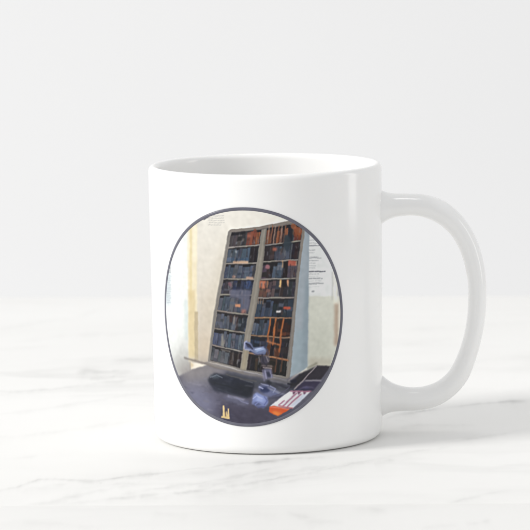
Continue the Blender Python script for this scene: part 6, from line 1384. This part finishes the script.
0|138,152,208|.28|1|0|2.3,-27.1 3.5,-25.7 5.4,-26.8 7.2,-27.5 7.4,-29.5 5.8,-31.5 3.6,-30.9 1.7,-29.9
0|166,182,232|.44|.8|0|5.9,-28.7 5.6,-29.3 4.9,-29.9 3.9,-29.8 3.5,-29 3.4,-28.3 3.9,-27.6 4.9,-27.5 5.6,-28
0|110,122,180|.33|.7|0|4.6,-29.9 4.5,-30.5 3.7,-30.6 3.1,-30.5 2.6,-30.2 2.7,-29.6 3.1,-29.1 3.8,-29.1 4.3,-29.4
1|172,180,220|.17|.7|.35|3.3,-26.4 4.3,-27.8
0|112,114,150|.33|.8|0|1,-29.4 .6,-29.8 0,-29.9 -.7,-29.9 -1.3,-29.6 -1,-29.3 -.7,-28.9 0,-28.8 .5,-29.1
1|70,70,96|.33|.7|.77|7.4,-28.1 9.2,-27.9 11.1,-27.8 12.9,-27.6 14.3,-26.6 15.7,-25.6
1|52,50,66|.33|.4|.4|-8.7,-28.8 -6.3,-29.5
1|34,34,46|.33|.4|.37|-11.9,-36.1 -9.4,-36.2
1|84,80,98|.33|.4|.23|-10.6,-31.9 -8.9,-32.1
1|84,80,98|.33|.4|.43|7.5,-24 9.1,-24.2
1|52,50,66|.33|.4|.49|-13.8,-25.3 -12.8,-25.5
1|52,50,66|.33|.4|.25|16.9,-31 18.5,-31.6
1|84,80,98|.33|.4|.34|-7.5,-33.2 -6,-33.3
1|84,80,98|.33|.4|.38|17.1,-26.2 19.5,-26.6
1|52,50,66|.33|.4|.24|16.6,-22.4 18.8,-23.1
1|120,118,134|.33|.4|.23|17.2,-22.2 19.3,-22.7
1|84,80,98|.33|.4|.36|-11.5,-29.6 -10.2,-30
1|34,34,46|.33|.4|.27|-5.6,-26 -3.4,-26.2
1|52,50,66|.33|.4|.51|-7.9,-26.2 -6.1,-26.8
1|34,34,46|.33|.4|.21|17.1,-21.9 19.1,-22.5
1|120,118,134|.33|.4|.22|15.9,-27.8 17.7,-28.1
1|52,50,66|.33|.4|.28|16,-24.9 16.7,-25.1
1|64,60,80|.33|.4|.36|13.9,-24.4 14.7,-24.6
1|34,34,46|.33|.4|.52|-2.6,-35.2 -1.2,-35.5
1|34,34,46|.33|.4|.25|2,-29.9 4.1,-30.3
1|84,80,98|.33|.4|.25|11,-23.2 13,-23.9
1|52,50,66|.33|.4|.5|14.4,-27.4 15.5,-27.5
1|64,60,80|.33|.4|.52|-2.3,-21.9 -.1,-22.3
1|120,118,134|.33|.4|.22|-7.4,-20.7 -6.1,-20.8
1|52,50,66|.33|.4|.31|-8.6,-22 -7,-22.4
1|64,60,80|.33|.4|.36|9.6,-23.6 11.2,-24.1
1|120,118,134|.33|.4|.25|-13.9,-30 -12.7,-30.4
1|120,118,134|.33|.4|.46|-7.6,-22.2 -5.6,-22.6
1|34,34,46|.33|.4|.4|2.6,-29.5 4.8,-30.1
1|52,50,66|.33|.4|.41|1.8,-32.8 3.5,-33
1|64,60,80|.33|.4|.34|-12.8,-24.7 -11.1,-24.9
1|34,34,46|.33|.4|.25|-2.3,-36.4 -1.5,-36.5
1|34,34,46|.33|.4|.21|2,-23.1 2.9,-23.2
1|52,50,66|.33|.4|.29|1,-25.6 1.8,-25.8
1|84,80,98|.33|.4|.25|-6.2,-32 -4.1,-32.3
1|120,118,134|.33|.4|.4|-8.7,-33.9 -6.5,-34
1|52,50,66|.33|.4|.34|17.9,-32.5 19.4,-33.1
1|64,60,80|.33|.4|.49|-7.6,-32.5 -6,-32.7
1|64,60,80|.33|.4|.34|16.2,-30.7 17.1,-30.8
1|64,60,80|.33|.4|.32|2.1,-32.1 4.5,-32.4
1|52,50,66|.33|.4|.37|4.5,-25.6 5.9,-26
1|64,60,80|.33|.4|.29|17.3,-32.6 18.1,-32.7
1|34,34,46|.33|.4|.31|16.4,-23.4 18,-23.8
1|52,50,66|.33|.4|.37|-8,-34.8 -6.3,-35.3
1|52,50,66|.33|.4|.43|-6.2,-30.1 -5,-30.2
1|84,80,98|.33|.4|.28|-7.7,-30.6 -5.9,-30.6
1|84,80,98|.33|.4|.52|-3.5,-26.8 -1.4,-27.5
1|120,118,134|.33|.4|.5|-9.7,-26.6 -8.8,-26.6
1|52,50,66|.33|.4|.5|-3.4,-23.7 -1,-23.9
1|64,60,80|.33|.4|.42|5.3,-22.4 7.1,-22.7
1|34,34,46|.33|.4|.47|10.2,-23.3 12.5,-23.7
1|120,118,134|.33|.4|.46|3.8,-25.6 4.8,-26
1|64,60,80|.33|.4|.25|7.8,-31.8 8.6,-32
1|64,60,80|.33|.4|.41|-13.7,-23.5 -12.4,-23.5
1|64,60,80|.33|.4|.32|14.1,-23.6 15.6,-24.1
1|120,118,134|.33|.4|.38|13.5,-22.3 15.3,-23
1|64,60,80|.33|.4|.42|8.8,-32.6 11.1,-33.3
1|34,34,46|.33|.4|.33|-5.2,-24.9 -4.3,-24.9
1|120,118,134|.33|.4|.26|4.5,-31 5.7,-31.2
1|52,50,66|.33|.4|.49|6.2,-31.1 7.8,-31.5
1|64,60,80|.33|.4|.38|3.9,-20.7 5.2,-21
1|34,34,46|.33|.4|.24|9.4,-35.1 10.8,-35.4
1|34,34,46|.33|.4|.25|6.9,-34.1 7.6,-34.3
1|34,34,46|.33|.4|.26|-4.9,-34.5 -3,-34.9
1|120,118,134|.33|.4|.25|14.8,-31.2 16.5,-31.5
1|84,80,98|.33|.4|.31|-9.3,-27.2 -8.3,-27.2
1|64,60,80|.33|.4|.5|-6.6,-26.5 -4.5,-26.8
0|78,73,96|1.6|.6|0|-5.2,-33.5 -3.4,-33.2 -1.7,-32.9 .1,-32.7 1.8,-32.4 3.6,-32.2 5.3,-31.9 7.1,-32.1 8.8,-32.3 10.6,-32.5 12.4,-32.6 14.2,-32.9 12.4,-33.8 10.7,-34.8 9,-35.8 7.3,-36.8 5.5,-37.1 3.6,-37.5 1.8,-37.9 0,-38.2 -2.2,-37.8 -4.5,-37.4 -6.8,-37 -6,-35.3
0|132,134,164|2.4|.55|0|-28.2,-29.8 -24.5,-28.6 -21.1,-27.6 -19,-28.6 -17,-29.6 -15.1,-30.6 -13.5,-32.6 -12,-34.5 -14,-34.5 -16,-34.5 -18.2,-33.9 -20.6,-33.3 -23.1,-32.7 -25.5,-31.2
0|150,150,172|1.6|.5|0|-25.9,-25.3 -22.9,-24.6 -20.1,-24 -17.5,-23.5 -15,-25 -17.9,-25.9 -21.1,-26.9 -23.4,-26.1
0|118,122,152|.61|.6|0|-8.8,-27.4 -6.8,-27.7 -4.9,-27.9 -3,-28.2 -.9,-29 1.2,-29.9 -.9,-30.9 -3,-30.4 -5.2,-29.9 -7.3,-29.4
1|150,152,178|.25|.24|.34|-1.5,-33.5 -.3,-33.7
1|150,152,178|.25|.4|.36|-10.9,-35.1 -10.3,-35
1|56,54,72|.25|.23|.27|9.6,-35 10.5,-35.3
1|168,166,178|.25|.28|.38|-10,-31.6 -8.2,-31.8
1|150,152,178|.25|.3|.36|-11.2,-29.5 -9.6,-29.5
1|118,118,146|.25|.22|.24|12.4,-33.1 13.6,-33.3
1|92,90,124|.25|.4|.22|12.7,-31 14.1,-31.7
1|168,166,178|.25|.23|.32|-1.8,-29.8 -.6,-30.2
1|168,166,178|.25|.37|.38|-14.8,-32.4 -12.8,-32.7
1|56,54,72|.25|.29|.4|15.5,-21.9 16.1,-22.1
1|92,90,124|.25|.4|.41|13.3,-23.4 14.9,-23.8
1|150,152,178|.25|.37|.4|-11.4,-30.2 -9.8,-30.3
1|40,40,54|.25|.38|.35|-5.2,-30 -3.7,-30.1
1|40,40,54|.25|.38|.28|17.1,-32.5 18.3,-32.5
1|92,90,124|.25|.32|.4|10.9,-26.9 12.6,-27.2
1|92,90,124|.25|.43|.23|-23.5,-28.7 -22.4,-28.7
1|118,118,146|.25|.32|.32|11.5,-29.9 12.5,-30.1
1|92,90,124|.25|.45|.3|-6.1,-27.6 -4.9,-27.6
1|150,152,178|.25|.43|.3|-15.9,-22 -14.9,-21.8
1|92,90,124|.25|.24|.34|9.3,-27.1 10.7,-27.5
1|150,152,178|.25|.25|.34|-5.1,-34.7 -4.1,-34.8
1|168,166,178|.25|.29|.26|12.3,-35 13.9,-35.7
1|40,40,54|.25|.35|.28|1.8,-30.5 2.7,-30.5
1|56,54,72|.25|.41|.21|14.5,-26.3 15.4,-26.7
1|118,118,146|.25|.23|.41|12.4,-28.4 14.1,-29.2
1|40,40,54|.25|.29|.33|16.6,-25.2 17.2,-25.3
1|40,40,54|.25|.2|.38|.3,-35.8 1.9,-35.8
1|118,118,146|.25|.34|.22|-6.9,-36.2 -6,-36.1
1|118,118,146|.25|.29|.36|-1.7,-28.2 -.5,-28.1
1|168,166,178|.25|.24|.26|-20.2,-23.2 -18,-23.3
1|118,118,146|.25|.37|.36|6.2,-33.8 7.8,-34.5
1|56,54,72|.25|.34|.42|11.7,-27.5 12.9,-27.5
1|168,166,178|.25|.41|.3|12.4,-21.9 13.8,-22.1
1|92,90,124|.25|.31|.24|-12.3,-24.4 -10.8,-24.6
1|92,90,124|.25|.35|.37|1,-31.7 2.4,-31.6
1|56,54,72|.25|.31|.23|-9,-21.5 -7.9,-21.4
1|56,54,72|.25|.45|.3|15.5,-31.3 16.3,-31.4
1|56,54,72|.25|.24|.31|-11,-26.3 -9.8,-26.6
1|92,90,124|.25|.43|.31|-8.4,-28.3 -7.1,-28.5
1|168,166,178|.25|.37|.31|-8.8,-23.2 -7.4,-23.4
1|168,166,178|.25|.35|.23|1.8,-27.6 2.5,-27.6
1|40,40,54|.25|.26|.37|14.1,-23.6 15.1,-23.9
1|168,166,178|.25|.42|.35|5.1,-36.8 6,-36.9
1|150,152,178|.25|.25|.23|-17,-27.2 -15,-27
1|168,166,178|.25|.21|.22|-4.8,-36.5 -3.2,-36.2
1|92,90,124|.25|.29|.37|-5.9,-21.5 -4.7,-21.4
1|56,54,72|.25|.39|.27|-10.9,-24.6 -9.5,-24.8
1|40,40,54|.25|.2|.35|-28.9,-26.9 -27.5,-26.6
1|168,166,178|.25|.39|.39|5.8,-36 6.3,-36.3
1|92,90,124|.25|.24|.36|-9.6,-34.6 -9,-34.7
1|40,40,54|.25|.42|.27|2.7,-25.8 3.5,-26
1|150,152,178|.25|.41|.31|-5.7,-33.6 -4.5,-33.9
1|92,90,124|.25|.41|.26|-8.1,-35.1 -6.8,-35.3
1|40,40,54|.25|.4|.37|-21.6,-27.3 -20.9,-27.3
1|92,90,124|.25|.39|.23|.4,-36.6 1.9,-37.2
1|150,152,178|.25|.33|.35|-15.8,-26.8 -14.7,-26.8
1|150,152,178|.25|.3|.28|11,-24.1 11.9,-24.4
1|118,118,146|.25|.3|.28|7.4,-32.1 9,-32
1|168,166,178|.25|.38|.36|-23.2,-23.9 -21.6,-23.7
1|40,40,54|.25|.31|.34|2.1,-24.1 3.5,-24.4
1|118,118,146|.25|.24|.41|-15.2,-27.1 -13.7,-27.3
1|118,118,146|.25|.28|.26|-14,-29.6 -13.3,-29.6
1|40,40,54|.25|.45|.21|14.3,-31.7 15.5,-31.9
1|56,54,72|.25|.41|.34|9.6,-22.9 10.2,-23.2
1|118,118,146|.25|.2|.25|-19.2,-24.4 -17.8,-24.4
1|168,166,178|.25|.24|.28|-14.1,-25.4 -13,-25.3
1|92,90,124|.25|.43|.26|-2.7,-25.9 -1.5,-25.7
1|56,54,72|.25|.34|.32|-4.8,-24.3 -3.3,-24.2
1|92,90,124|.25|.4|.34|-21.8,-27.2 -20.1,-27.1
1|40,40,54|.25|.22|.4|-1.7,-31.4 -.9,-31.7
1|56,54,72|.25|.43|.41|8.6,-23.6 9.5,-23.9
1|168,166,178|.25|.26|.35|17.5,-25.7 18.3,-25.9
1|56,54,72|.25|.24|.39|-8.2,-22.7 -6.6,-22.6
1|92,90,124|.25|.33|.25|4.1,-23.1 5.5,-23.6
1|150,152,178|.25|.28|.36|-18.8,-25.7 -17.9,-25.7
1|40,40,54|.25|.34|.35|3.9,-36.4 4.4,-36.4
1|118,118,146|.25|.33|.33|16.6,-33.2 17.3,-33.3
1|168,166,178|.25|.37|.42|-10.4,-36.4 -9.3,-36.5
1|92,90,124|.25|.27|.22|-19.3,-32.8 -17.3,-33.3
1|56,54,72|.25|.38|.31|-16.9,-24.3 -15.7,-24.4
1|38,40,66|.08|.85|.42|.1,-9 1.3,-9.6 2.3,-10.8
1|66,72,110|.08|.85|.35|1.5,-11.5 3.5,-12.8 5.9,-12.9
1|184,198,226|.08|.85|.35|3.2,-11 5.3,-10.6
1|104,122,168|.08|.85|.35|3.9,-12.1 6.1,-11.5
1|70,74,104|.08|.85|.42|6.3,-10.2 7.6,-11.2 7.6,-12.6
1|52,50,66|.08|.85|.49|5.6,-12.9 5.9,-15.3 6.9,-16.7
1|150,142,146|.08|.85|.32|6.9,-13.6 7.6,-15.3
1|178,166,170|.08|.85|.32|5.8,-17.3 8.8,-17.7
1|160,158,190|.08|.85|.35|6.5,-18.4 6.8,-21.2
1|140,140,170|.08|.85|.28|8.2,-18.5 8.7,-20.9
1|150,154,186|.08|.85|.35|5.1,-22.9 7.5,-23.6
1|170,176,214|.08|.85|.42|4.4,-24 5.7,-24.7
1|148,154,190|.08|.85|.39|8.1,-23.7 9.8,-24.7 9.1,-26.1
1|176,186,228|.08|.85|.35|2.2,-28.1 3.6,-27.1 5.3,-28
1|134,146,204|.08|.85|.42|2.9,-30.2 4.3,-29.2 6.3,-30.2
1|92,100,156|.08|.85|.35|3.9,-31.2 6,-30.9
1|104,114,172|.08|.85|.35|6,-27.4 7,-28.8 6,-30.2
1|136,138,170|.08|.85|.42|-3.7,-27.9 -1.9,-29.2 .5,-29.9
1|120,122,146|.08|.85|.42|-6.6,-27 -4.8,-27.9
1|58,56,74|.08|.85|.49|10.2,-23.1 11.9,-23.8 13.6,-24.5 16.4,-24.6
1|96,94,120|.08|.85|.35|8.8,-27.5 11.9,-26.4 13.4,-25.3 15,-24.2
1|24,26,44|.08|.85|.56|14.3,-23.1 16.1,-23.6
1|118,126,140|.08|.85|.32|-13.3,-21.4 -10.9,-20.4 -8.7,-21.2
1|32,40,48|.08|.85|.49|-11.8,-23.1 -9.5,-23.4 -7.3,-23.9 -5.1,-24.5 -3,-25.1
1|70,76,92|.08|.85|.35|-10.3,-25.1 -7.7,-25.8 -5.1,-26.6 -2.6,-27.1 -.2,-27.7
1|96,98,106|.08|.85|.32|-2.2,-21.3 -.1,-21.9 2,-22.6
1|92,90,92|.08|.85|.35|-7.2,-19.9 -4.7,-20.5 -2.2,-21.1 -.3,-21.4 1.5,-21.8 3.4,-22.2
0|34,38,52|.5|.6|0|-13.7,-22.8 -11,-21.6 -9,-22 -7,-22.4 -5,-22.7 -2.9,-23.2 -.8,-23.8 1.3,-24.3 1.6,-27.1 -.3,-27.1 -2.3,-27.2 -4.4,-26.6 -6.6,-26.1 -8.8,-25.7 -10.4,-24.7 -12,-23.8
0|60,56,76|2|.5|0|-11.9,-31.8 -9.8,-31.3 -7.8,-30.8 -5.7,-30.4 -3.7,-30 -1.9,-30.5 -.1,-31 1.7,-31.5 3.5,-32.1 5.3,-32.6 7.2,-32.6 9,-32.5 10.9,-32.5 12.8,-32.5 11.4,-34 10,-35.5 8.2,-36 6.4,-36.5 4.7,-37.1 2.9,-37.6 1.1,-38.2 -.9,-37.8 -2.9,-37.5 -4.9,-37.1 -6.9,-36.8 -9,-36.5 -9.9,-34.9 -10.9,-33.3
0|224,194,136|.12|.95|0|-8.7,-30.7 -8.1,-30.7 -7.9,-33.6 -7.3,-32.5 -6.9,-34.1 -6.8,-31.8 -6.3,-31.8 -6.3,-33.6 -6.2,-35.5 -9.4,-35 -9.3,-34.4 -8.8,-34.4 -8.7,-32.5
1|110,92,90|.09|.8|.32|-7.8,-32.6 -7.7,-34.5
1|232,206,150|.12|.8|.28|-8.6,-31 -8.5,-34.4
0|52,46,58|.19|1|0|17.5,-23 18.9,-21.8 20.4,-20.7 21.9,-19.6 23.3,-18.5 24.9,-17.4 27.5,-17.7 30.2,-18.1 28.9,-19.6 27.6,-21 26.3,-22.5 24.4,-22.4 22.6,-22.2 20.7,-22.1
0|60,54,84|.22|1|0|16,-25.7 17.5,-24.6 19,-23.5 20.5,-22.4 22.5,-22.6 24.5,-22.8 26.5,-23 24.9,-24.6 23.2,-26.1 21.4,-26 19.6,-25.9 17.8,-25.8
0|40,38,46|.28|.9|0|15.4,-22.5 17,-21.2 18.6,-19.9 20.8,-19 23,-18.1 24.7,-17.5 23.2,-18.8 21.8,-20.1 20.3,-21.4 18.9,-22.7 17.5,-24 15,-24.6
1|160,150,154|.12|.95|.45|24.7,-17.5 23.3,-18.9 21.9,-20.2 20.5,-21.6 19.2,-22.8 17.9,-23.9 16.6,-25.1
1|150,144,154|.14|.9|.45|20.6,-22.4 22.4,-22.5 24.4,-22.7 26.3,-22.9
0|30,32,54|.22|.95|0|17.5,-22.4 17.5,-22.8 16.6,-22.9 15.9,-22.8 15.3,-22.5 15,-22.1 15.8,-21.9 16.7,-21.8 17.5,-22
0|96,96,150|.28|.7|0|22.4,-25 21.9,-25.2 20.9,-25.2 20,-25.1 19.3,-24.9 19.2,-24.7 20.1,-24.6 21,-24.5 21.7,-24.8
1|120,112,140|.22|.6|.35|17.4,-25.7 20.7,-24.5 23.6,-25.1
1|172,160,152|.19|.7|.42|14.7,-22.1 17.2,-20.2
1|120,116,100|.28|.7|.56|21.5,-18 23.2,-17.3 24.9,-16.6
0|214,210,216|.14|1|0|7.9,-30.6 9.4,-29.6 10.8,-28.6 12.3,-27.6 13.8,-26.6 15.3,-25.6 17,-25.7 18.8,-25.9 20.6,-26 22.5,-26.2 21.1,-27.3 19.8,-28.4 18.5,-29.6 17.2,-30.7 15.9,-31.9 13.9,-31.5 11.9,-31.2 9.9,-30.9
0|231,93,43|.14|1|0|7.8,-30.7 9.4,-30.6 11.2,-31.1 13,-31.6 14.8,-32.1 12.7,-33.2 10.6,-34.2 9.1,-33.5 7.5,-32.7
0|246,150,64|.39|.8|0|8.2,-32.5 10.1,-32.5 12.1,-33.3 10.4,-34.1
1|242,133,112|.12|.9|.39|8,-30.9 10.2,-31.2 12.4,-31.6 14.6,-32
0|240,238,240|.22|1|0|9.4,-29.9 11.2,-28.6 13,-27.3 14.8,-26.1 16.7,-26.2 15,-27.7 13.2,-29.1 11.5,-30.5
1|167,93,127|.14|.8|.42|12.5,-30.7 14.1,-29.3 15.8,-28 17.4,-26.6
1|167,93,127|.14|.8|.42|13.9,-31.2 15.5,-29.8 17.2,-28.4 18.9,-27.1
1|167,93,127|.14|.8|.42|11.1,-30.3 12.9,-29
0|104,48,84|.17|.9|0|15.9,-26.1 17.1,-26.1 16.2,-27.2
0|104,48,84|.17|.9|0|17.7,-26.1 18.9,-26.2 18,-27.3
0|104,48,84|.17|.9|0|19.6,-26.3 20.9,-26.4 19.9,-27.4
0|196,206,226|.28|.8|0|15.3,-30.8 16.7,-29.6 18.1,-28.4 19.6,-27.2 21.5,-26.8 19.9,-28.3 18.3,-29.8 16.7,-31.2
1|157,71,109|.12|.8|.35|15.2,-25.8 17,-25.9 18.8,-26 20.6,-26.1 22.5,-26.3
1|202,91,97|.14|.9|.35|11.1,-30.6 13.4,-31.2 15.8,-31.8"""

def s2l(c):
    c = np.asarray(c, float) / 255
    return np.where(c <= 0.04045, c / 12.92, ((c + 0.055) / 1.055) ** 2.4)

RES = 0.1                                                  # mm per ink dot
def blur(m, s):
    s = s / RES
    if s < 0.4: return m
    r = int(3 * s) + 1
    k = np.exp(-np.arange(-r, r + 1) ** 2 / (2 * s * s)); k /= k.sum()
    def conv(x):                                           # along axis 1
        p = np.pad(x, ((0, 0), (r, r)), mode='edge')
        c = np.fft.irfft(np.fft.rfft(p, axis=1) * np.fft.rfft(np.r_[k, np.zeros(p.shape[1] - len(k))])[None], p.shape[1], axis=1)
        return c[:, 2 * r:2 * r + x.shape[1]]
    return conv(conv(m).T).T

def paint():
    U0, V0 = -38.0, -40.0
    W, Hh = int(76 / RES), int(80 / RES)
    img = np.ones((Hh, W, 3)) * 200.0
    for ln in INKS.strip().split('\n'):
        k, c, b, a, w, pts = ln.split('|')
        k, b, a, w = int(k), float(b), float(a), float(w)
        c = np.array([float(i) for i in c.split(',')], float)
        q = np.array([[float(x) for x in s.split(',')] for s in pts.split()])
        pad = 3 * b + w + 0.5
        i0 = max(0, int((q[:, 0].min() - pad - U0) / RES)); i1 = min(W, int((q[:, 0].max() + pad - U0) / RES) + 1)
        j0 = max(0, int((q[:, 1].min() - pad - V0) / RES)); j1 = min(Hh, int((q[:, 1].max() + pad - V0) / RES) + 1)
        if i1 - i0 < 2 or j1 - j0 < 2: continue
        X, Y = np.meshgrid(U0 + (np.arange(i0, i1) + .5) * RES, V0 + (np.arange(j0, j1) + .5) * RES)
        if k == 0:
            m = np.zeros(X.shape, bool)
            for n in range(len(q)):
                x1, y1 = q[n]; x2, y2 = q[(n + 1) % len(q)]
                if y1 == y2: continue
                cr = ((y1 > Y) != (y2 > Y)) & (X < (x2 - x1) * (Y - y1) / (y2 - y1) + x1)
                m ^= cr
            m = m.astype(float)
        else:
            d = np.full(X.shape, 9e9)
            for n in range(len(q) - 1):
                dx, dy = q[n + 1] - q[n]
                t = np.clip(((X - q[n, 0]) * dx + (Y - q[n, 1]) * dy) / (dx * dx + dy * dy + 1e-9), 0, 1)
                d = np.minimum(d, np.hypot(X - q[n, 0] - t * dx, Y - q[n, 1] - t * dy))
            m = np.clip((w / 2 - d) / RES + .5, 0, 1)
        m = (blur(m, b) * a)[..., None]
        img[j0:j1, i0:i1] = img[j0:j1, i0:i1] * (1 - m) + c * m
    # painterly smear: nudge the ink along a slow random field, then soften a touch
    rng = np.random.RandomState(11)
    fu, fv = (blur(rng.normal(0, 1, (Hh, W)), 0.7) for _ in range(2))
    fu *= 0.5 / fu.std(); fv *= 0.5 / fv.std()
    J, I = np.meshgrid(np.arange(Hh), np.arange(W), indexing='ij')
    J2 = np.clip((J + fv).astype(int), 0, Hh - 1); I2 = np.clip((I + fu).astype(int), 0, W - 1)
    img = img[J2, I2]
    tone = blur(rng.normal(0, 1, (Hh, W)), 0.5); tone *= 1.6 / tone.std()
    img = np.stack([blur(img[..., c], 0.08) for c in range(3)], -1) + tone[..., None]
    soft = np.stack([blur(img[..., c], 0.4) for c in range(3)], -1)
    img = np.clip(img + 0.5 * (img - soft), 0, 255)
    lum = np.clip(img @ np.array([0.3, 0.59, 0.11]), 0, 255)[..., None]
    img = (lum + (img - lum) * 0.92) * (0.76 + 0.24 * lum / 255)         # the print is contrasty: ink pools in the darks
    return np.clip(img, 0, 255), U0, V0

def build_print():
    img, U0, V0 = paint()
    NR, NC = 430, 400
    V, C, G = [], [], []
    th = np.linspace(-1, 1, NR) * math.pi / 2
    vv = np.sin(th * 0.995) * (PRINT_B - 0.3)
    for v in vv:
        half = (PRINT_A - 0.3) * math.sqrt(max(0, 1 - (v / (PRINT_B - 0.3)) ** 2))
        u = np.linspace(-half, half, NC)
        z = PRINT_V + v
        r = r_out(z) + 0.12
        a = (PRINT_U + u) / 40.75
        V.append(np.stack([r * np.sin(a), -r * np.cos(a), np.full(NC, z)], 1))
        fi = np.clip((u - U0) / RES - .5, 0, img.shape[1] - 2); fj = min(max((v - V0) / RES - .5, 0), img.shape[0] - 2)
        G.append(np.interp(u, [-36, -20, 0, 36], [0.84, 0.88, 1.09, 1.24]))   # offsets the light in the ink: darker on lit left, lighter on dim right
        i, j = fi.astype(int), int(fj); di = (fi - i)[:, None]; dj = fj - j
        C.append((img[j, i] * (1 - di) + img[j, i + 1] * di) * (1 - dj) + (img[j + 1, i] * (1 - di) + img[j + 1, i + 1] * di) * dj)
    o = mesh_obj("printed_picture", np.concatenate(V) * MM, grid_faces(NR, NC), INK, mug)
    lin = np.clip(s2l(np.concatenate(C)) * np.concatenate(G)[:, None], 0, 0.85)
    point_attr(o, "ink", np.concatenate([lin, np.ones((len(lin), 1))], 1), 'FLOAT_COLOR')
    o["label"] = "round printed picture of a wooden type case leaning on a print shop wall"
    # the ring round it
    V = []
    N = 360
    prof = [(-1.1, 0.10), (-1.08, 0.16), (-0.5, 0.17), (-0.02, 0.16), (0.0, 0.04)]
    for d, lift in prof:
        for k in range(N):
            t = 2 * math.pi * k / N
            u, v = (PRINT_A + d) * math.cos(t), (PRINT_B + d) * math.sin(t)
            z = PRINT_V + v; r = r_out(z) + lift; a = (PRINT_U + u) / 40.75
            V.append((r * math.sin(a) * MM, -r * math.cos(a) * MM, z * MM))
    mesh_obj("border", V, [f[::-1] for f in grid_faces(len(prof), N, True)], BORDER, o)

build_print()
